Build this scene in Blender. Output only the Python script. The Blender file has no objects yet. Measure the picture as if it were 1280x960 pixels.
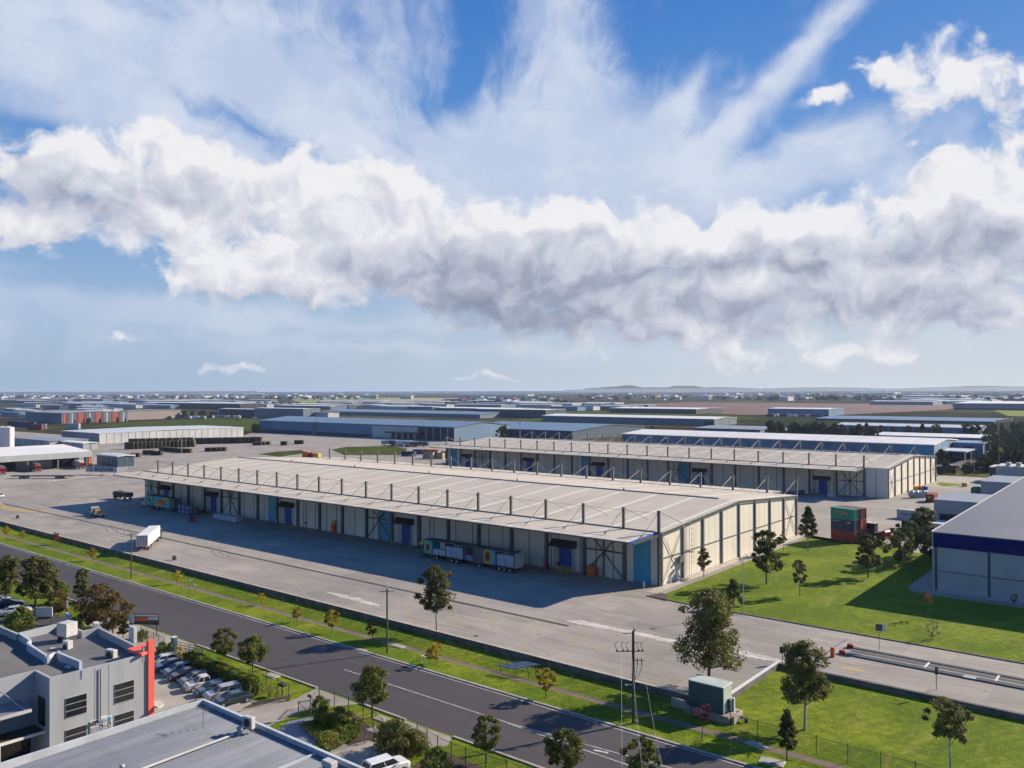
import bpy, math, random
import numpy as np
from math import sin, cos, pi, radians as R, sqrt, atan2, hypot, exp
from mathutils import Vector, Matrix
rng = random.Random(7)
S = bpy.context.scene
C = S.collection
G = -0.7                      # level of the street side, the yards lie at 0

# ---------------------------------------------------------------- camera numbers
F = 1036.; CH = 36.; YAW = R(39.2); PITCH = R(0.44); ROLL = R(0.18)
_fw0 = (-sin(YAW), cos(YAW), 0); _rt0 = (cos(YAW), sin(YAW), 0)
_fw = (_fw0[0]*cos(PITCH), _fw0[1]*cos(PITCH), sin(PITCH))
_up = (-_fw0[0]*sin(PITCH), -_fw0[1]*sin(PITCH), cos(PITCH))
RT = tuple(_rt0[i]*cos(ROLL)-_up[i]*sin(ROLL) for i in range(3))
UP = tuple(_rt0[i]*sin(ROLL)+_up[i]*cos(ROLL) for i in range(3))
def ray(u, v):
    a = (u-640)/F; b = (480-v)/F
    return tuple(_fw[i]+a*RT[i]+b*UP[i] for i in range(3))
def P(u, v, z=0.):            # survey point: where a sight line meets level z
    d = ray(u, v); t = (z-CH)/d[2]
    return (d[0]*t, d[1]*t)
def PG(u, v): return P(u, v, G)
def proj(x, y, z):
    d = (x, y, z-CH); c, a, b = (sum(d[i]*m[i] for i in range(3)) for m in (_fw, RT, UP))
    return (640+F*a/c, 480-F*b/c)
def hgt(v, x, y):
    lo, hi = -20, 400
    for _ in range(50):
        m = (lo+hi)/2
        if proj(x, y, m)[1] > v: lo = m
        else: hi = m
    return m
def xcol(u, y, v=560):        # x where column u meets the plane y
    d = ray(u, v); return d[0]*y/d[1]
def ycol(u, x, v=560):
    d = ray(u, v); return d[1]*x/d[0]

# ---------------------------------------------------------------- materials
MATS = {}
AK = .86
def _nt(name):
    m = bpy.data.materials.new(name); m.use_nodes = True
    nt = m.node_tree; b = nt.nodes['Principled BSDF']
    return m, nt, b
def mixc(nt, fac, a, b, mode='MIX'):
    n = nt.nodes.new('ShaderNodeMix'); n.data_type = 'RGBA'; n.blend_type = mode
    for s, x in ((0, fac), (6, a), (7, b)):
        if isinstance(x, bpy.types.NodeSocket): nt.links.new(x, n.inputs[s])
        elif s == 0: n.inputs[0].default_value = x
        else: n.inputs[s].default_value = (*x, 1) if len(x) == 3 else x
    return n.outputs[2]
def mth(nt, op, a, b=None, c=None, clamp=False):
    n = nt.nodes.new('ShaderNodeMath'); n.operation = op; n.use_clamp = clamp
    for s, x in ((0, a), (1, b), (2, c)):
        if x is None: continue
        if isinstance(x, bpy.types.NodeSocket): nt.links.new(x, n.inputs[s])
        else: n.inputs[s].default_value = x
    return n.outputs[0]
def ramp(nt, x, lo, hi, a=0., b=1., smooth=True):
    n = nt.nodes.new('ShaderNodeMapRange'); n.interpolation_type = 'SMOOTHSTEP' if smooth else 'LINEAR'
    nt.links.new(x, n.inputs[0])
    for i, q in enumerate((lo, hi, a, b)): n.inputs[i+1].default_value = q
    return n.outputs[0]
def coords(nt, scale=(1, 1, 1), rot=0, world=False):
    if world:
        o = nt.nodes.new('ShaderNodeNewGeometry').outputs['Position']
    else:
        o = nt.nodes.new('ShaderNodeTexCoord').outputs['Object']
    m = nt.nodes.new('ShaderNodeMapping'); m.inputs['Scale'].default_value = scale; m.inputs['Rotation'].default_value = (0, 0, rot)
    nt.links.new(o, m.inputs[0]); return m.outputs[0]
def noise(nt, vec, scale, detail=4, rough=.55, dist=0):
    n = nt.nodes.new('ShaderNodeTexNoise'); n.inputs['Scale'].default_value = scale
    n.inputs['Detail'].default_value = detail; n.inputs['Roughness'].default_value = rough; n.inputs['Distortion'].default_value = dist
    if vec is not None: nt.links.new(vec, n.inputs['Vector'])
    return n.outputs[0]
def mat(name, c1, c2=None, rough=.7, metal=0., ns=.6, lo=.35, hi=.65, stretch=(1, 1, 1), bump=0, bscale=4, spec=None, world=False):
    if name in MATS: return MATS[name]
    m, nt, b = _nt(name)
    b.inputs['Roughness'].default_value = rough; b.inputs['Metallic'].default_value = metal
    if spec is not None: b.inputs['Specular IOR Level'].default_value = spec
    if c2 is None: c2 = tuple(x*.82 for x in c1)
    c1 = tuple(x*AK for x in c1); c2 = tuple(x*AK for x in c2)
    co = coords(nt, stretch, world=world)
    f = ramp(nt, noise(nt, co, ns, 6, .6), lo, hi)
    nt.links.new(mixc(nt, f, c1, c2), b.inputs['Base Color'])
    if bump:
        bn = nt.nodes.new('ShaderNodeBump'); bn.inputs['Strength'].default_value = bump
        nt.links.new(noise(nt, co, bscale, 3), bn.inputs['Height']); nt.links.new(bn.outputs[0], b.inputs['Normal'])
    MATS[name] = m; return m

def ground_mats():
    # lawn: mottled greens with dry spots
  for nm, K in (('lawn', .82), ('cloud_shaded_grass', .3)):  # the far copy is darkened, cloud shadow put into its colour
    m, nt, b = _nt(nm); b.inputs['Roughness'].default_value = .95; b.inputs['Specular IOR Level'].default_value = .1
    w = coords(nt, world=True)
    kk = lambda *c: tuple(x*K for x in c)
    a = ramp(nt, noise(nt, w, .07, 6, .7), .4, .62)
    f = ramp(nt, noise(nt, w, .9, 5, .75), .38, .64)
    col = mixc(nt, a, kk(.12, .19, .006), kk(.235, .29, .015))
    col = mixc(nt, mth(nt, 'MULTIPLY', f, .6), col, kk(.07, .105, .006))
    d = ramp(nt, noise(nt, coords(nt, (1, .28, 1), .3, True), .3, 6, .75, .6), .52, .7)
    col = mixc(nt, mth(nt, 'MULTIPLY', d, .75), col, kk(.31, .3, .055))
    d2 = ramp(nt, noise(nt, coords(nt, (.3, 1, 1), -.2, True), .5, 5, .75, .4), .6, .74)
    col = mixc(nt, mth(nt, 'MULTIPLY', d2, .75), col, kk(.16, .125, .06))
    mow = nt.nodes.new('ShaderNodeTexWave'); mow.inputs['Scale'].default_value = .22; mow.inputs['Distortion'].default_value = 1.5
    nt.links.new(coords(nt, (1, 1, 1), .5, True), mow.inputs[0])
    col = mixc(nt, mth(nt, 'MULTIPLY', mow.outputs[1], .25), col, kk(.075, .115, .008))
    nt.links.new(col, b.inputs['Base Color'])
    bn = nt.nodes.new('ShaderNodeBump'); bn.inputs['Strength'].default_value = .8; bn.inputs['Distance'].default_value = .25
    nt.links.new(noise(nt, w, 2.2, 4, .75), bn.inputs['Height']); nt.links.new(bn.outputs[0], b.inputs['Normal'])
    MATS[nm] = m
  if True:
    # yard concrete: slabs with joints, tyre marks, stains
    m, nt, b = _nt('yard'); b.inputs['Roughness'].default_value = .85; b.inputs['Specular IOR Level'].default_value = .25
    w = coords(nt, world=True)
    big = ramp(nt, noise(nt, w, .035, 5, .6), .35, .68)
    col = mixc(nt, big, (.3, .268, .232), (.232, .212, .19))
    mid = ramp(nt, noise(nt, coords(nt, (.25, 1.2, 1), 0, True), .35, 6, .65, .8), .42, .72)
    col = mixc(nt, mth(nt, 'MULTIPLY', mid, .55), col, (.155, .143, .133))
    # slab-wise tone
    sl = nt.nodes.new('ShaderNodeTexBrick'); sl.offset = 0; sl.inputs['Scale'].default_value = 1
    sl.inputs['Color1'].default_value = (.4, .4, .4, 1); sl.inputs['Color2'].default_value = (.62, .62, .62, 1); sl.inputs['Mortar'].default_value = (.22, .22, .22, 1)
    sl.inputs['Brick Width'].default_value = 6.1; sl.inputs['Row Height'].default_value = 5.2; sl.inputs['Mortar Size'].default_value = .035; sl.inputs['Bias'].default_value = 0
    nt.links.new(w, sl.inputs[0])
    col = mixc(nt, .42, col, sl.outputs[0], 'OVERLAY')
    # curved tyre marks
    ty = nt.nodes.new('ShaderNodeTexWave'); ty.wave_type = 'RINGS'; ty.rings_direction = 'Z'
    ty.inputs['Scale'].default_value = .16; ty.inputs['Distortion'].default_value = 9; ty.inputs['Detail'].default_value = 2; ty.inputs['Detail Scale'].default_value = .12
    mp = coords(nt, (.5, 1.6, 1), .1, True); nt.links.new(mp, ty.inputs[0])
    tf = mth(nt, 'MULTIPLY', ramp(nt, ty.outputs[1], .86, 1.), ramp(nt, noise(nt, w, .06, 3), .48, .62))
    col = mixc(nt, mth(nt, 'MULTIPLY', tf, .6), col, (.11, .1, .095))
    rs = ramp(nt, noise(nt, w, .11, 6, .7), .62, .78)
    col = mixc(nt, mth(nt, 'MULTIPLY', rs, .45), col, (.33, .24, .165))
    oil = ramp(nt, noise(nt, w, .6, 4, .6), .64, .74)
    col = mixc(nt, mth(nt, 'MULTIPLY', oil, .5), col, (.1, .09, .085))
    nt.links.new(col, b.inputs['Base Color']); MATS['yard'] = m
    # road asphalt
    m, nt, b = _nt('asphalt'); b.inputs['Roughness'].default_value = .8; b.inputs['Specular IOR Level'].default_value = .3
    w = coords(nt, world=True)
    col = mixc(nt, ramp(nt, noise(nt, w, .05, 5), .35, .68), (.06, .053, .056), (.047, .043, .047))
    col = mixc(nt, mth(nt, 'MULTIPLY', ramp(nt, noise(nt, coords(nt, (.04, 1, 1), 0, True), .55, 4, .6), .45, .7), .5), col, (.074, .066, .067))
    col = mixc(nt, mth(nt, 'MULTIPLY', ramp(nt, noise(nt, w, 7, 2), .4, .7), .3), col, (.04, .037, .04))
    ck = nt.nodes.new('ShaderNodeTexVoronoi'); ck.feature = 'DISTANCE_TO_EDGE'; ck.inputs['Scale'].default_value = .085
    nt.links.new(coords(nt, (1, 1.6, 1), .3, True), ck.inputs[0])
    cf = mth(nt, 'MULTIPLY', ramp(nt, ck.outputs[0], .0, .006, 1, 0), .3)
    col = mixc(nt, cf, col, (.03, .028, .03))
    nt.links.new(col, b.inputs['Base Color']); MATS['asphalt'] = m
    # far plain
    m, nt, b = _nt('plain'); b.inputs['Roughness'].default_value = 1; b.inputs['Specular IOR Level'].default_value = 0
    w = coords(nt, world=True)
    v = nt.nodes.new('ShaderNodeTexVoronoi'); v.inputs['Scale'].default_value = .0028; nt.links.new(coords(nt, (1, 1.5, 1), .2, True), v.inputs[0])
    sep = nt.nodes.new('ShaderNodeSeparateColor'); nt.links.new(v.outputs['Color'], sep.inputs[0])
    col = mixc(nt, ramp(nt, sep.outputs[0], .3, .9), (.035, .038, .022), (.075, .066, .04))
    col = mixc(nt, ramp(nt, sep.outputs[1], .86, .9), col, (.07, .09, .025))
    col = mixc(nt, ramp(nt, noise(nt, w, .004, 6, .7), .48, .62), col, (.03, .036, .018))
    col = mixc(nt, ramp(nt, noise(nt, w, .03, 5, .7), .5, .7), col, (.06, .055, .035))
    nt.links.new(col, b.inputs['Base Color']); MATS['plain'] = m
ground_mats()

mat('concrete', (.36, .32, .27), (.27, .24, .205), .85, ns=.25)
mat('kerb_concrete', (.36, .33, .29), (.27, .25, .22), .85, ns=.5)
mat('path_dirt', (.19, .135, .1), (.14, .105, .075), .95, ns=.4)
mat('mulch', (.075, .045, .032), (.045, .03, .022), .95, ns=1.2)
mat('soil', (.12, .034, .032), (.06, .026, .024), 1, ns=.02, world=True)
mat('line_white', (.62, .6, .57), (.35, .34, .33), .7, ns=1.5, world=True)
mat('line_yellow', (.42, .33, .1), (.31, .255, .15), .8, ns=1.1, world=True)
mat('line_orange', (.55, .33, .06), (.38, .27, .12), .8, ns=1.1, world=True)
mat('chalk', (.6, .56, .5), (.4, .36, .32), .9, ns=.8, world=True, lo=.35, hi=.6, stretch=(.4, 1, 1))
mat('drain', (.035, .034, .034), (.07, .065, .06), .7, ns=1)
mat('road_patch', (.042, .039, .042), (.055, .05, .053), .85, ns=.8, world=True)
mat('tyre_mark', (.15, .137, .128), (.24, .215, .195), .9, ns=.6, world=True, lo=.4, hi=.6)
mat('retaining', (.17, .155, .14), (.09, .085, .078), .9, ns=.5, stretch=(1, 1, 2))
mat('cap_stone', (.5, .44, .36), (.36, .32, .27), .85, ns=.6)
mat('cream_wall', (.73, .675, .58), (.67, .62, .53), .75, ns=.15)
mat('cream_wall_dirty', (.335, .32, .285), (.265, .25, .225), .8, ns=.3, stretch=(1, 1, .2))
mat('dark_steel', (.07, .075, .08), (.045, .048, .052), .5, ns=2)
mat('grey_steel', (.17, .175, .18), (.12, .125, .13), .45, ns=2)
mat('mast_steel', (.19, .185, .18), (.11, .108, .11), .5, ns=3, stretch=(4, 1, .4))
mat('galv', (.42, .43, .44), (.33, .34, .36), .5, .2, ns=2)
mat('cyan_panel', (.06, .33, .52), (.05, .28, .45), .5, ns=.4)
mat('blue_door', (.004, .07, .36), (.004, .05, .27), .6, ns=1)
mat('blue_trim', (.012, .12, .42), (.01, .09, .33), .45, ns=1)
mat('black', (.018, .018, .02), (.03, .03, .032), .6)
mat('tyre', (.018, .018, .019), (.026, .026, .026), .85)
mat('white_paint', (.72, .72, .71), (.62, .61, .59), .45, ns=.8)
mat('off_white', (.55, .54, .52), (.45, .44, .42), .6, ns=.8)
mat('navy', (.003, .014, .16), (.002, .011, .13), .8, ns=.3, spec=.1)
mat('shed_white', (.39, .415, .43), (.35, .375, .39), .6, ns=.3)
mat('shed_roof_dark', (.095, .11, .15), (.08, .094, .13), .6, ns=.08)
mat('shed_roof_grey', (.17, .19, .235), (.145, .165, .21), .55, ns=.08)
mat('render_grey', (.35, .37, .39), (.29, .31, .33), .85, ns=.7, stretch=(1, 1, .12), lo=.4, hi=.75)
mat('render_light', (.52, .55, .58), (.42, .45, .48), .85, ns=.5)
mat('coral', (.85, .125, .085), (.78, .11, .075), .6, ns=.6)
mat('roof_flat_grey', (.145, .145, .15), (.115, .115, .122), .9, ns=.15)
mat('glass_dark', (.012, .014, .018), (.018, .02, .024), .08, spec=.6)
mat('teal', (.035, .1, .1), (.028, .08, .082), .6, ns=.5)
mat('teal_sunlit', (.48, .54, .49), (.4, .46, .42), .6, ns=.7)  # paler teal copy, sunlight painted into the colour
mat('wood_pole', (.085, .095, .065), (.05, .055, .04), .9, ns=1, stretch=(3, 3, .3))
mat('wood_pole_dark', (.045, .04, .035), (.028, .025, .022), .9, ns=1, stretch=(3, 3, .3))
mat('timber', (.11, .07, .045), (.05, .035, .028), .9, ns=.5, stretch=(1, 1, 4))
mat('timber_dark', (.05, .032, .026), (.028, .02, .018), .9, ns=.5, stretch=(1, 1, 4))
mat('timber_olive', (.09, .085, .035), (.045, .04, .02), .9, ns=.5)
mat('bark', (.15, .125, .1), (.085, .07, .055), .95, ns=3, stretch=(1, 1, .3))
mat('bark_pale', (.38, .35, .31), (.24, .21, .18), .9, ns=2, stretch=(1, 1, .4))
mat('orange_paint', (.62, .14, .03), (.5, .11, .03), .55)
mat('red_paint', (.42, .02, .02), (.3, .018, .018), .45)
mat('yellow_paint', (.6, .42, .03), (.5, .35, .03), .5)
mat('turquoise', (.01, .38, .46), (.01, .32, .4), .45, ns=.6)
mat('tarp_grey', (.13, .12, .11), (.09, .085, .08), .8, ns=1)
mat('green_paint', (.01, .16, .1), (.008, .12, .08), .5)
mat('pack_blue', (.22, .3, .48), (.12, .18, .34), .5, ns=2)
mat('pack_white', (.42, .45, .53), (.33, .35, .42), .5, ns=2)
mat('brick_tan', (.42, .33, .22), (.33, .25, .17), .8, ns=.5)

def leafmat(name, a, b2, c=None):
    m, nt, b = _nt(name); b.inputs['Roughness'].default_value = .7; b.inputs['Specular IOR Level'].default_value = .2
    co = coords(nt)
    col = mixc(nt, ramp(nt, noise(nt, co, .8, 3), .38, .62), a, b2)
    if c: col = mixc(nt, ramp(nt, noise(nt, co, .45, 2), .52, .62), col, c)
    oi = nt.nodes.new('ShaderNodeObjectInfo')
    hs = nt.nodes.new('ShaderNodeHueSaturation'); nt.links.new(col, hs.inputs['Color'])
    nt.links.new(ramp(nt, oi.outputs['Random'], 0, 1, .8, 1.2, False), hs.inputs['Value'])
    nt.links.new(ramp(nt, oi.outputs['Random'], 0, 1, .49, .51, False), hs.inputs['Hue'])
    nt.links.new(hs.outputs[0], b.inputs['Base Color'])
    tr = nt.nodes.new('ShaderNodeBsdfTranslucent'); nt.links.new(hs.outputs[0], tr.inputs[0])
    ms = nt.nodes.new('ShaderNodeMixShader'); ms.inputs[0].default_value = .28
    nt.links.new(b.outputs[0], ms.inputs[1]); nt.links.new(tr.outputs[0], ms.inputs[2])
    nt.links.new(ms.outputs[0], nt.nodes['Material Output'].inputs[0]); MATS[name] = m
leafmat('leaf_gum', (.1, .11, .028), (.185, .18, .05), (.16, .12, .05))
leafmat('leaf_far', (.03, .04, .02), (.055, .065, .028))
leafmat('leaf_dark', (.06, .075, .022), (.12, .13, .035))
leafmat('leaf_street', (.08, .1, .02), (.15, .165, .03))
leafmat('leaf_olive', (.09, .1, .03), (.15, .15, .045))
leafmat('leaf_brown', (.1, .062, .022), (.16, .105, .035), (.06, .06, .02))
leafmat('leaf_yellow', (.42, .27, .02), (.22, .19, .025), (.1, .12, .02))
leafmat('leaf_gold', (.55, .35, .02), (.4, .26, .02))
leafmat('leaf_rust', (.3, .11, .03), (.17, .1, .025))
leafmat('leaf_red', (.35, .085, .06), (.24, .07, .05))
leafmat('leaf_hedge', (.09, .13, .02), (.17, .21, .035), (.22, .2, .035))
leafmat('leaf_bare', (.13, .1, .08), (.09, .07, .055))

# corrugated roofs with pale translucent strips
def roofmat(name, c, strip, pitch, width=.12, ns=.05):
    c = tuple(x*AK for x in c); strip = tuple(x*AK for x in strip)
    m, nt, b = _nt(name); b.inputs['Roughness'].default_value = .5; b.inputs['Specular IOR Level'].default_value = .35
    tc = coords(nt)
    s = nt.nodes.new('ShaderNodeSeparateXYZ'); nt.links.new(tc, s.inputs[0])
    fr = mth(nt, 'FRACT', mth(nt, 'DIVIDE', mth(nt, 'ADD', s.outputs[0], 1000*pitch+1.5), pitch))
    band = mth(nt, 'LESS_THAN', fr, width)
    n1 = ramp(nt, noise(nt, coords(nt, (1, .15, 1)), .5, 4), .35, .65)
    base = mixc(nt, n1, c, tuple(x*.88 for x in c))
    base = mixc(nt, mth(nt, 'MULTIPLY', ramp(nt, noise(nt, tc, ns, 5, .6), .4, .65), .6), base, tuple(x*.8 for x in c))
    base = mixc(nt, mth(nt, 'MULTIPLY', ramp(nt, noise(nt, coords(nt, (.8, .05, 1)), .6, 5, .7), .5, .72), .45), base, tuple(x*q for x, q in zip(c, (.72, .66, .6))))
    sheet = mth(nt, 'LESS_THAN', mth(nt, 'FRACT', mth(nt, 'DIVIDE', mth(nt, 'ADD', s.outputs[0], 5000.), .765)), .12)
    base = mixc(nt, mth(nt, 'MULTIPLY', sheet, .14), base, tuple(x*.6 for x in c))
    nt.links.new(mixc(nt, band, base, strip), b.inputs['Base Color']); MATS[name] = m
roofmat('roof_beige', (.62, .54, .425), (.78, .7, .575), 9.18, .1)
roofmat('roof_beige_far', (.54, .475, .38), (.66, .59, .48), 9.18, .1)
for n_, c_ in (('roof_white', (.8, .78, .75)), ('roof_blue', (.13, .22, .34)), ('roof_grey', (.26, .3, .35)), ('roof_pale', (.56, .6, .65))):
    roofmat(n_, c_, tuple(min(.75, x*1.15) for x in c_), 14., .06, .02)

# ---------------------------------------------------------------- mesh builder
class MB:
    def __init__(s, tm=None): s.v = []; s.f = []; s.tm = tm
    def add(s, vs, fs):
        o = len(s.v)
        if s.tm is not None: vs = [tuple(s.tm @ Vector(p)) for p in vs]
        s.v += [tuple(p) for p in vs]; s.f += [tuple(i+o for i in f) for f in fs]; return s
    def box(s, x0, x1, y0, y1, z0, z1):
        return s.add([(x0, y0, z0), (x1, y0, z0), (x1, y1, z0), (x0, y1, z0), (x0, y0, z1), (x1, y0, z1), (x1, y1, z1), (x0, y1, z1)],
                     [(0, 3, 2, 1), (4, 5, 6, 7), (0, 1, 5, 4), (1, 2, 6, 5), (2, 3, 7, 6), (3, 0, 4, 7)])
    def bev(s, x0, x1, y0, y1, z0, z1, b):   # box with chamfered upright and top edges
        pts = [(x0+b, y0), (x1-b, y0), (x1, y0+b), (x1, y1-b), (x1-b, y1), (x0+b, y1), (x0, y1-b), (x0, y0+b)]
        cx, cy = (x0+x1)/2, (y0+y1)/2
        top = [(cx+(x-cx)*(1-2*b/(x1-x0)), cy+(y-cy)*(1-2*b/(y1-y0))) for x, y in pts]
        v = [(x, y, z0) for x, y in pts]+[(x, y, z1-b) for x, y in pts]+[(x, y, z1) for x, y in top]
        f = [tuple(range(7, -1, -1)), tuple(range(16, 24))]
        for k in (0, 8):
            f += [(k+i, k+(i+1) % 8, k+8+(i+1) % 8, k+8+i) for i in range(8)]
        return s.add(v, f)
    def bar(s, a, b, r, r2=None, n=6):
        r2 = r if r2 is None else r2
        a = Vector(a); b = Vector(b); d = (b-a).normalized()
        q = Vector((0, 0, 1)) if abs(d.z) < .9 else Vector((1, 0, 0))
        e1 = d.cross(q).normalized(); e2 = d.cross(e1)
        v = [a+r*(cos(2*pi*i/n)*e1+sin(2*pi*i/n)*e2) for i in range(n)]+[b+r2*(cos(2*pi*i/n)*e1+sin(2*pi*i/n)*e2) for i in range(n)]
        return s.add(v, [(i, (i+1) % n, n+(i+1) % n, n+i) for i in range(n)]+[tuple(range(n-1, -1, -1)), tuple(range(n, 2*n))])
    def prism(s, pts, z0, z1):
        n = len(pts)
        if sum(pts[i][0]*pts[(i+1) % n][1]-pts[(i+1) % n][0]*pts[i][1] for i in range(n)) < 0: pts = pts[::-1]
        v = [(x, y, z0) for x, y in pts]+[(x, y, z1) for x, y in pts]
        return s.add(v, [tuple(range(n-1, -1, -1)), tuple(range(n, 2*n))]+[(i, (i+1) % n, n+(i+1) % n, n+i) for i in range(n)])
    def sheet(s, pts, z):
        n = len(pts)
        if sum(pts[i][0]*pts[(i+1) % n][1]-pts[(i+1) % n][0]*pts[i][1] for i in range(n)) < 0: pts = pts[::-1]
        return s.add([(x, y, z) for x, y in pts], [tuple(range(n))])
    def wall(s, a, b, z0, z1, th):            # upright wall between two plan points, thickness to the left of a->b
        ax, ay = a; bx, by = b; l = hypot(bx-ax, by-ay); nx, ny = -(by-ay)/l*th, (bx-ax)/l*th
        return s.prism([(ax, ay), (bx, by), (bx+nx, by+ny), (ax+nx, ay+ny)], z0, z1)
    def ell(s, c, r, nu=10, nv=6):
        v = []; f = []
        for j in range(nv+1):
            t = pi*j/nv
            for i in range(nu):
                a = 2*pi*i/nu; v.append((c[0]+r[0]*sin(t)*cos(a), c[1]+r[1]*sin(t)*sin(a), c[2]+r[2]*cos(t)))
        for j in range(nv):
            for i in range(nu): f.append((j*nu+i, (j+1)*nu+i, (j+1)*nu+(i+1) % nu, j*nu+(i+1) % nu))
        return s.add(v, f)
    def profile(s, pts, y0, y1):              # x,z outline swept along y
        n = len(pts)
        v = [(x, y0, z) for x, z in pts]+[(x, y1, z) for x, z in pts]
        return s.add(v, [tuple(range(n)), tuple(range(2*n-1, n-1, -1))]+[(i, n+i, n+(i+1) % n, (i+1) % n) for i in range(n)])
    def build(s, name, m, parent=None, world=False, smooth=False):
        v = s.v
        if world and parent is not None:
            l = parent.location; v = [(a-l[0], b-l[1], c-l[2]) for a, b, c in v]
        me = bpy.data.meshes.new(name); me.from_pydata(v, [], s.f)
        me.materials.append(MATS[m] if isinstance(m, str) else m)
        if smooth: me.polygons.foreach_set('use_smooth', [True]*len(me.polygons))
        me.update()
        o = bpy.data.objects.new(name, me); C.objects.link(o)
        if parent is not None: o.parent = parent
        return o
def tag(o, label, cat, group=None, kind=None):
    if label: o['label'] = label
    if cat: o['category'] = cat
    if group: o['group'] = group
    if kind: o['kind'] = kind
    return o
def T(name, label, cat, loc=(0, 0, 0), rz=0, group=None):
    o = bpy.data.objects.new(name, None); C.objects.link(o); o.location = loc; o.rotation_euler = (0, 0, rz)
    o.empty_display_size = .5
    return tag(o, label, cat, group)
def struct(name, mb, m):
    o = mb.build(name, m); o['kind'] = 'structure'; return o
def ctree(o, loc=None, rz=None, label=None, group=None, parent=None):
    c = o.copy(); C.objects.link(c)
    if parent is not None: c.parent = parent
    for ch in KIDS(o): ctree(ch, parent=c)
    if loc is not None: c.location = loc
    if rz is not None: c.rotation_euler = (0, 0, rz)
    if label: c['label'] = label
    if group: c['group'] = group
    return c
def KIDS(o): return [x for x in o.children]
def text(s, size, m, parent, loc, rot, ex=.01, name='lettering', shear=0):
    cu = bpy.data.curves.new('lettering', 'FONT'); cu.body = s; cu.size = size; cu.extrude = ex; cu.align_x = 'CENTER'; cu.align_y = 'CENTER'; cu.shear = shear
    cu.offset = size*.02
    o = bpy.data.objects.new('lettering_curve', cu); C.objects.link(o)
    bpy.context.view_layer.update()
    me = bpy.data.meshes.new_from_object(o.evaluated_get(bpy.context.evaluated_depsgraph_get()))
    bpy.data.objects.remove(o); me.materials.clear(); me.materials.append(MATS[m])
    q = bpy.data.objects.new(name, me); C.objects.link(q); q.parent = parent; q.location = loc; q.rotation_euler = rot
    return q
# ---------------------------------------------------------------- ground
BIG = 32000
XR = -42.3
XW = 400
struct('terrain', MB().sheet([(-BIG, 88.9), (XR, 88.9), (XR, 107.2), (BIG, 107.2), (BIG, BIG), (-BIG, BIG)], -.004), 'plain')
struct('street_verge', MB().sheet([(-3000, -2500), (3000, -2500), (3000, 107.2), (XR, 107.2), (XR, 88.9), (-3000, 88.9)], G), 'lawn')
YD = [(-900, 88.9), (XR, 88.9), (XR, 107.2), (140, 107.2), (140, 262), (20, 300), (0, 380), (-60, 392), (-300, 405), (-420, 430), (-640, 420), (-640, 300), (-900, 300)]
struct('yard', MB().sheet(YD, 0.), 'yard')
struct('road', MB().sheet([(-3000, 64.4), (3000, 64.4), (3000, 77.2), (-3000, 77.2)], G+.006), 'asphalt')
k = MB().box(-1200, 60, 77.2, 77.55, G, G+.13)
struct('kerb', k, 'kerb_concrete')
# near kerb is interrupted by the crossings
kn = MB()
NB = [(-1200, -140.5), (-111.5, -83.6), (-75.6, -67.8), (-60.6, 60)]
for a, b in NB: kn.box(a, b, 64.08, 64.4, G, G+.13)
struct('kerb', kn, 'kerb_concrete')
struct('footpath', MB().sheet([(-1200, 81.9), (-68, 81.7), (-20, 81.9), (60, 82), (60, 83.2), (-20, 83.1), (-68, 82.9), (-1200, 83.2)], G+.006), 'path_dirt')
# crossings and driveways of the near side
dv = MB()
dv.sheet([(-140.5, 64.1), (-111.5, 64.1), (-108.5, 61.4), (-113, 58.6), (-118.2, 57.0), (-130, 57.5), (-140, 60)], G+.008)
dv.sheet([(-83.6, 64.1), (-75.6, 64.1), (-77.7, 61.2), (-79.0, 59.6), PG(337, 907), PG(292, 888), (-82.6, 59.5)], G+.008)
dv.sheet([(-67.8, 64.1), (-60.6, 64.1), (-59.5, 62.2), PG(535, 934), PG(497, 945), PG(450, 960), PG(405, 940), PG(447, 924), PG(475, 921), PG(488, 914)], G+.008)
struct('driveway', dv, 'concrete')
struct('car_park', MB().sheet([(-135, 57.2), (-118, 57.2), (-113, 58.4), (-107, 57.6), (-100, 56.2), (-79.5, 57.4), PG(292, 888), PG(337, 907), (-60, 46), (-60, 20), (-135, 20)], G+.004), 'concrete')
struct('asphalt_lot', MB().sheet([(-220, 50.5), (-136, 50.5), (-136, 58.6), (-220, 58.6)], G+.009), 'asphalt')
struct('garden_bed', MB().sheet([PG(318, 878), PG(365, 868), PG(361, 876), PG(300, 887)], G+.012), 'mulch')
struct('garden_bed', MB().sheet([PG(405, 893), PG(440, 890), PG(478, 920), PG(436, 934), PG(420, 910)], G+.012), 'mulch')
struct('garden_bed', MB().sheet([PG(545, 938), PG(560, 941), PG(640, 975), PG(560, 975), PG(515, 958)], G+.012), 'mulch')
struct('garden_edging', MB().wall(PG(280, 888), PG(316, 874), G, G+.15, .35).wall(PG(413, 941), PG(477, 923), G, G+.12, .2).wall(PG(300, 890), PG(357, 876), G, G+.12, .2), 'kerb_concrete')
struct('concrete_slab', MB().sheet([PG(360, 902), PG(395, 895), PG(420, 915), PG(385, 935), PG(345, 915)], G+.01), 'shed_roof_grey')
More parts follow.
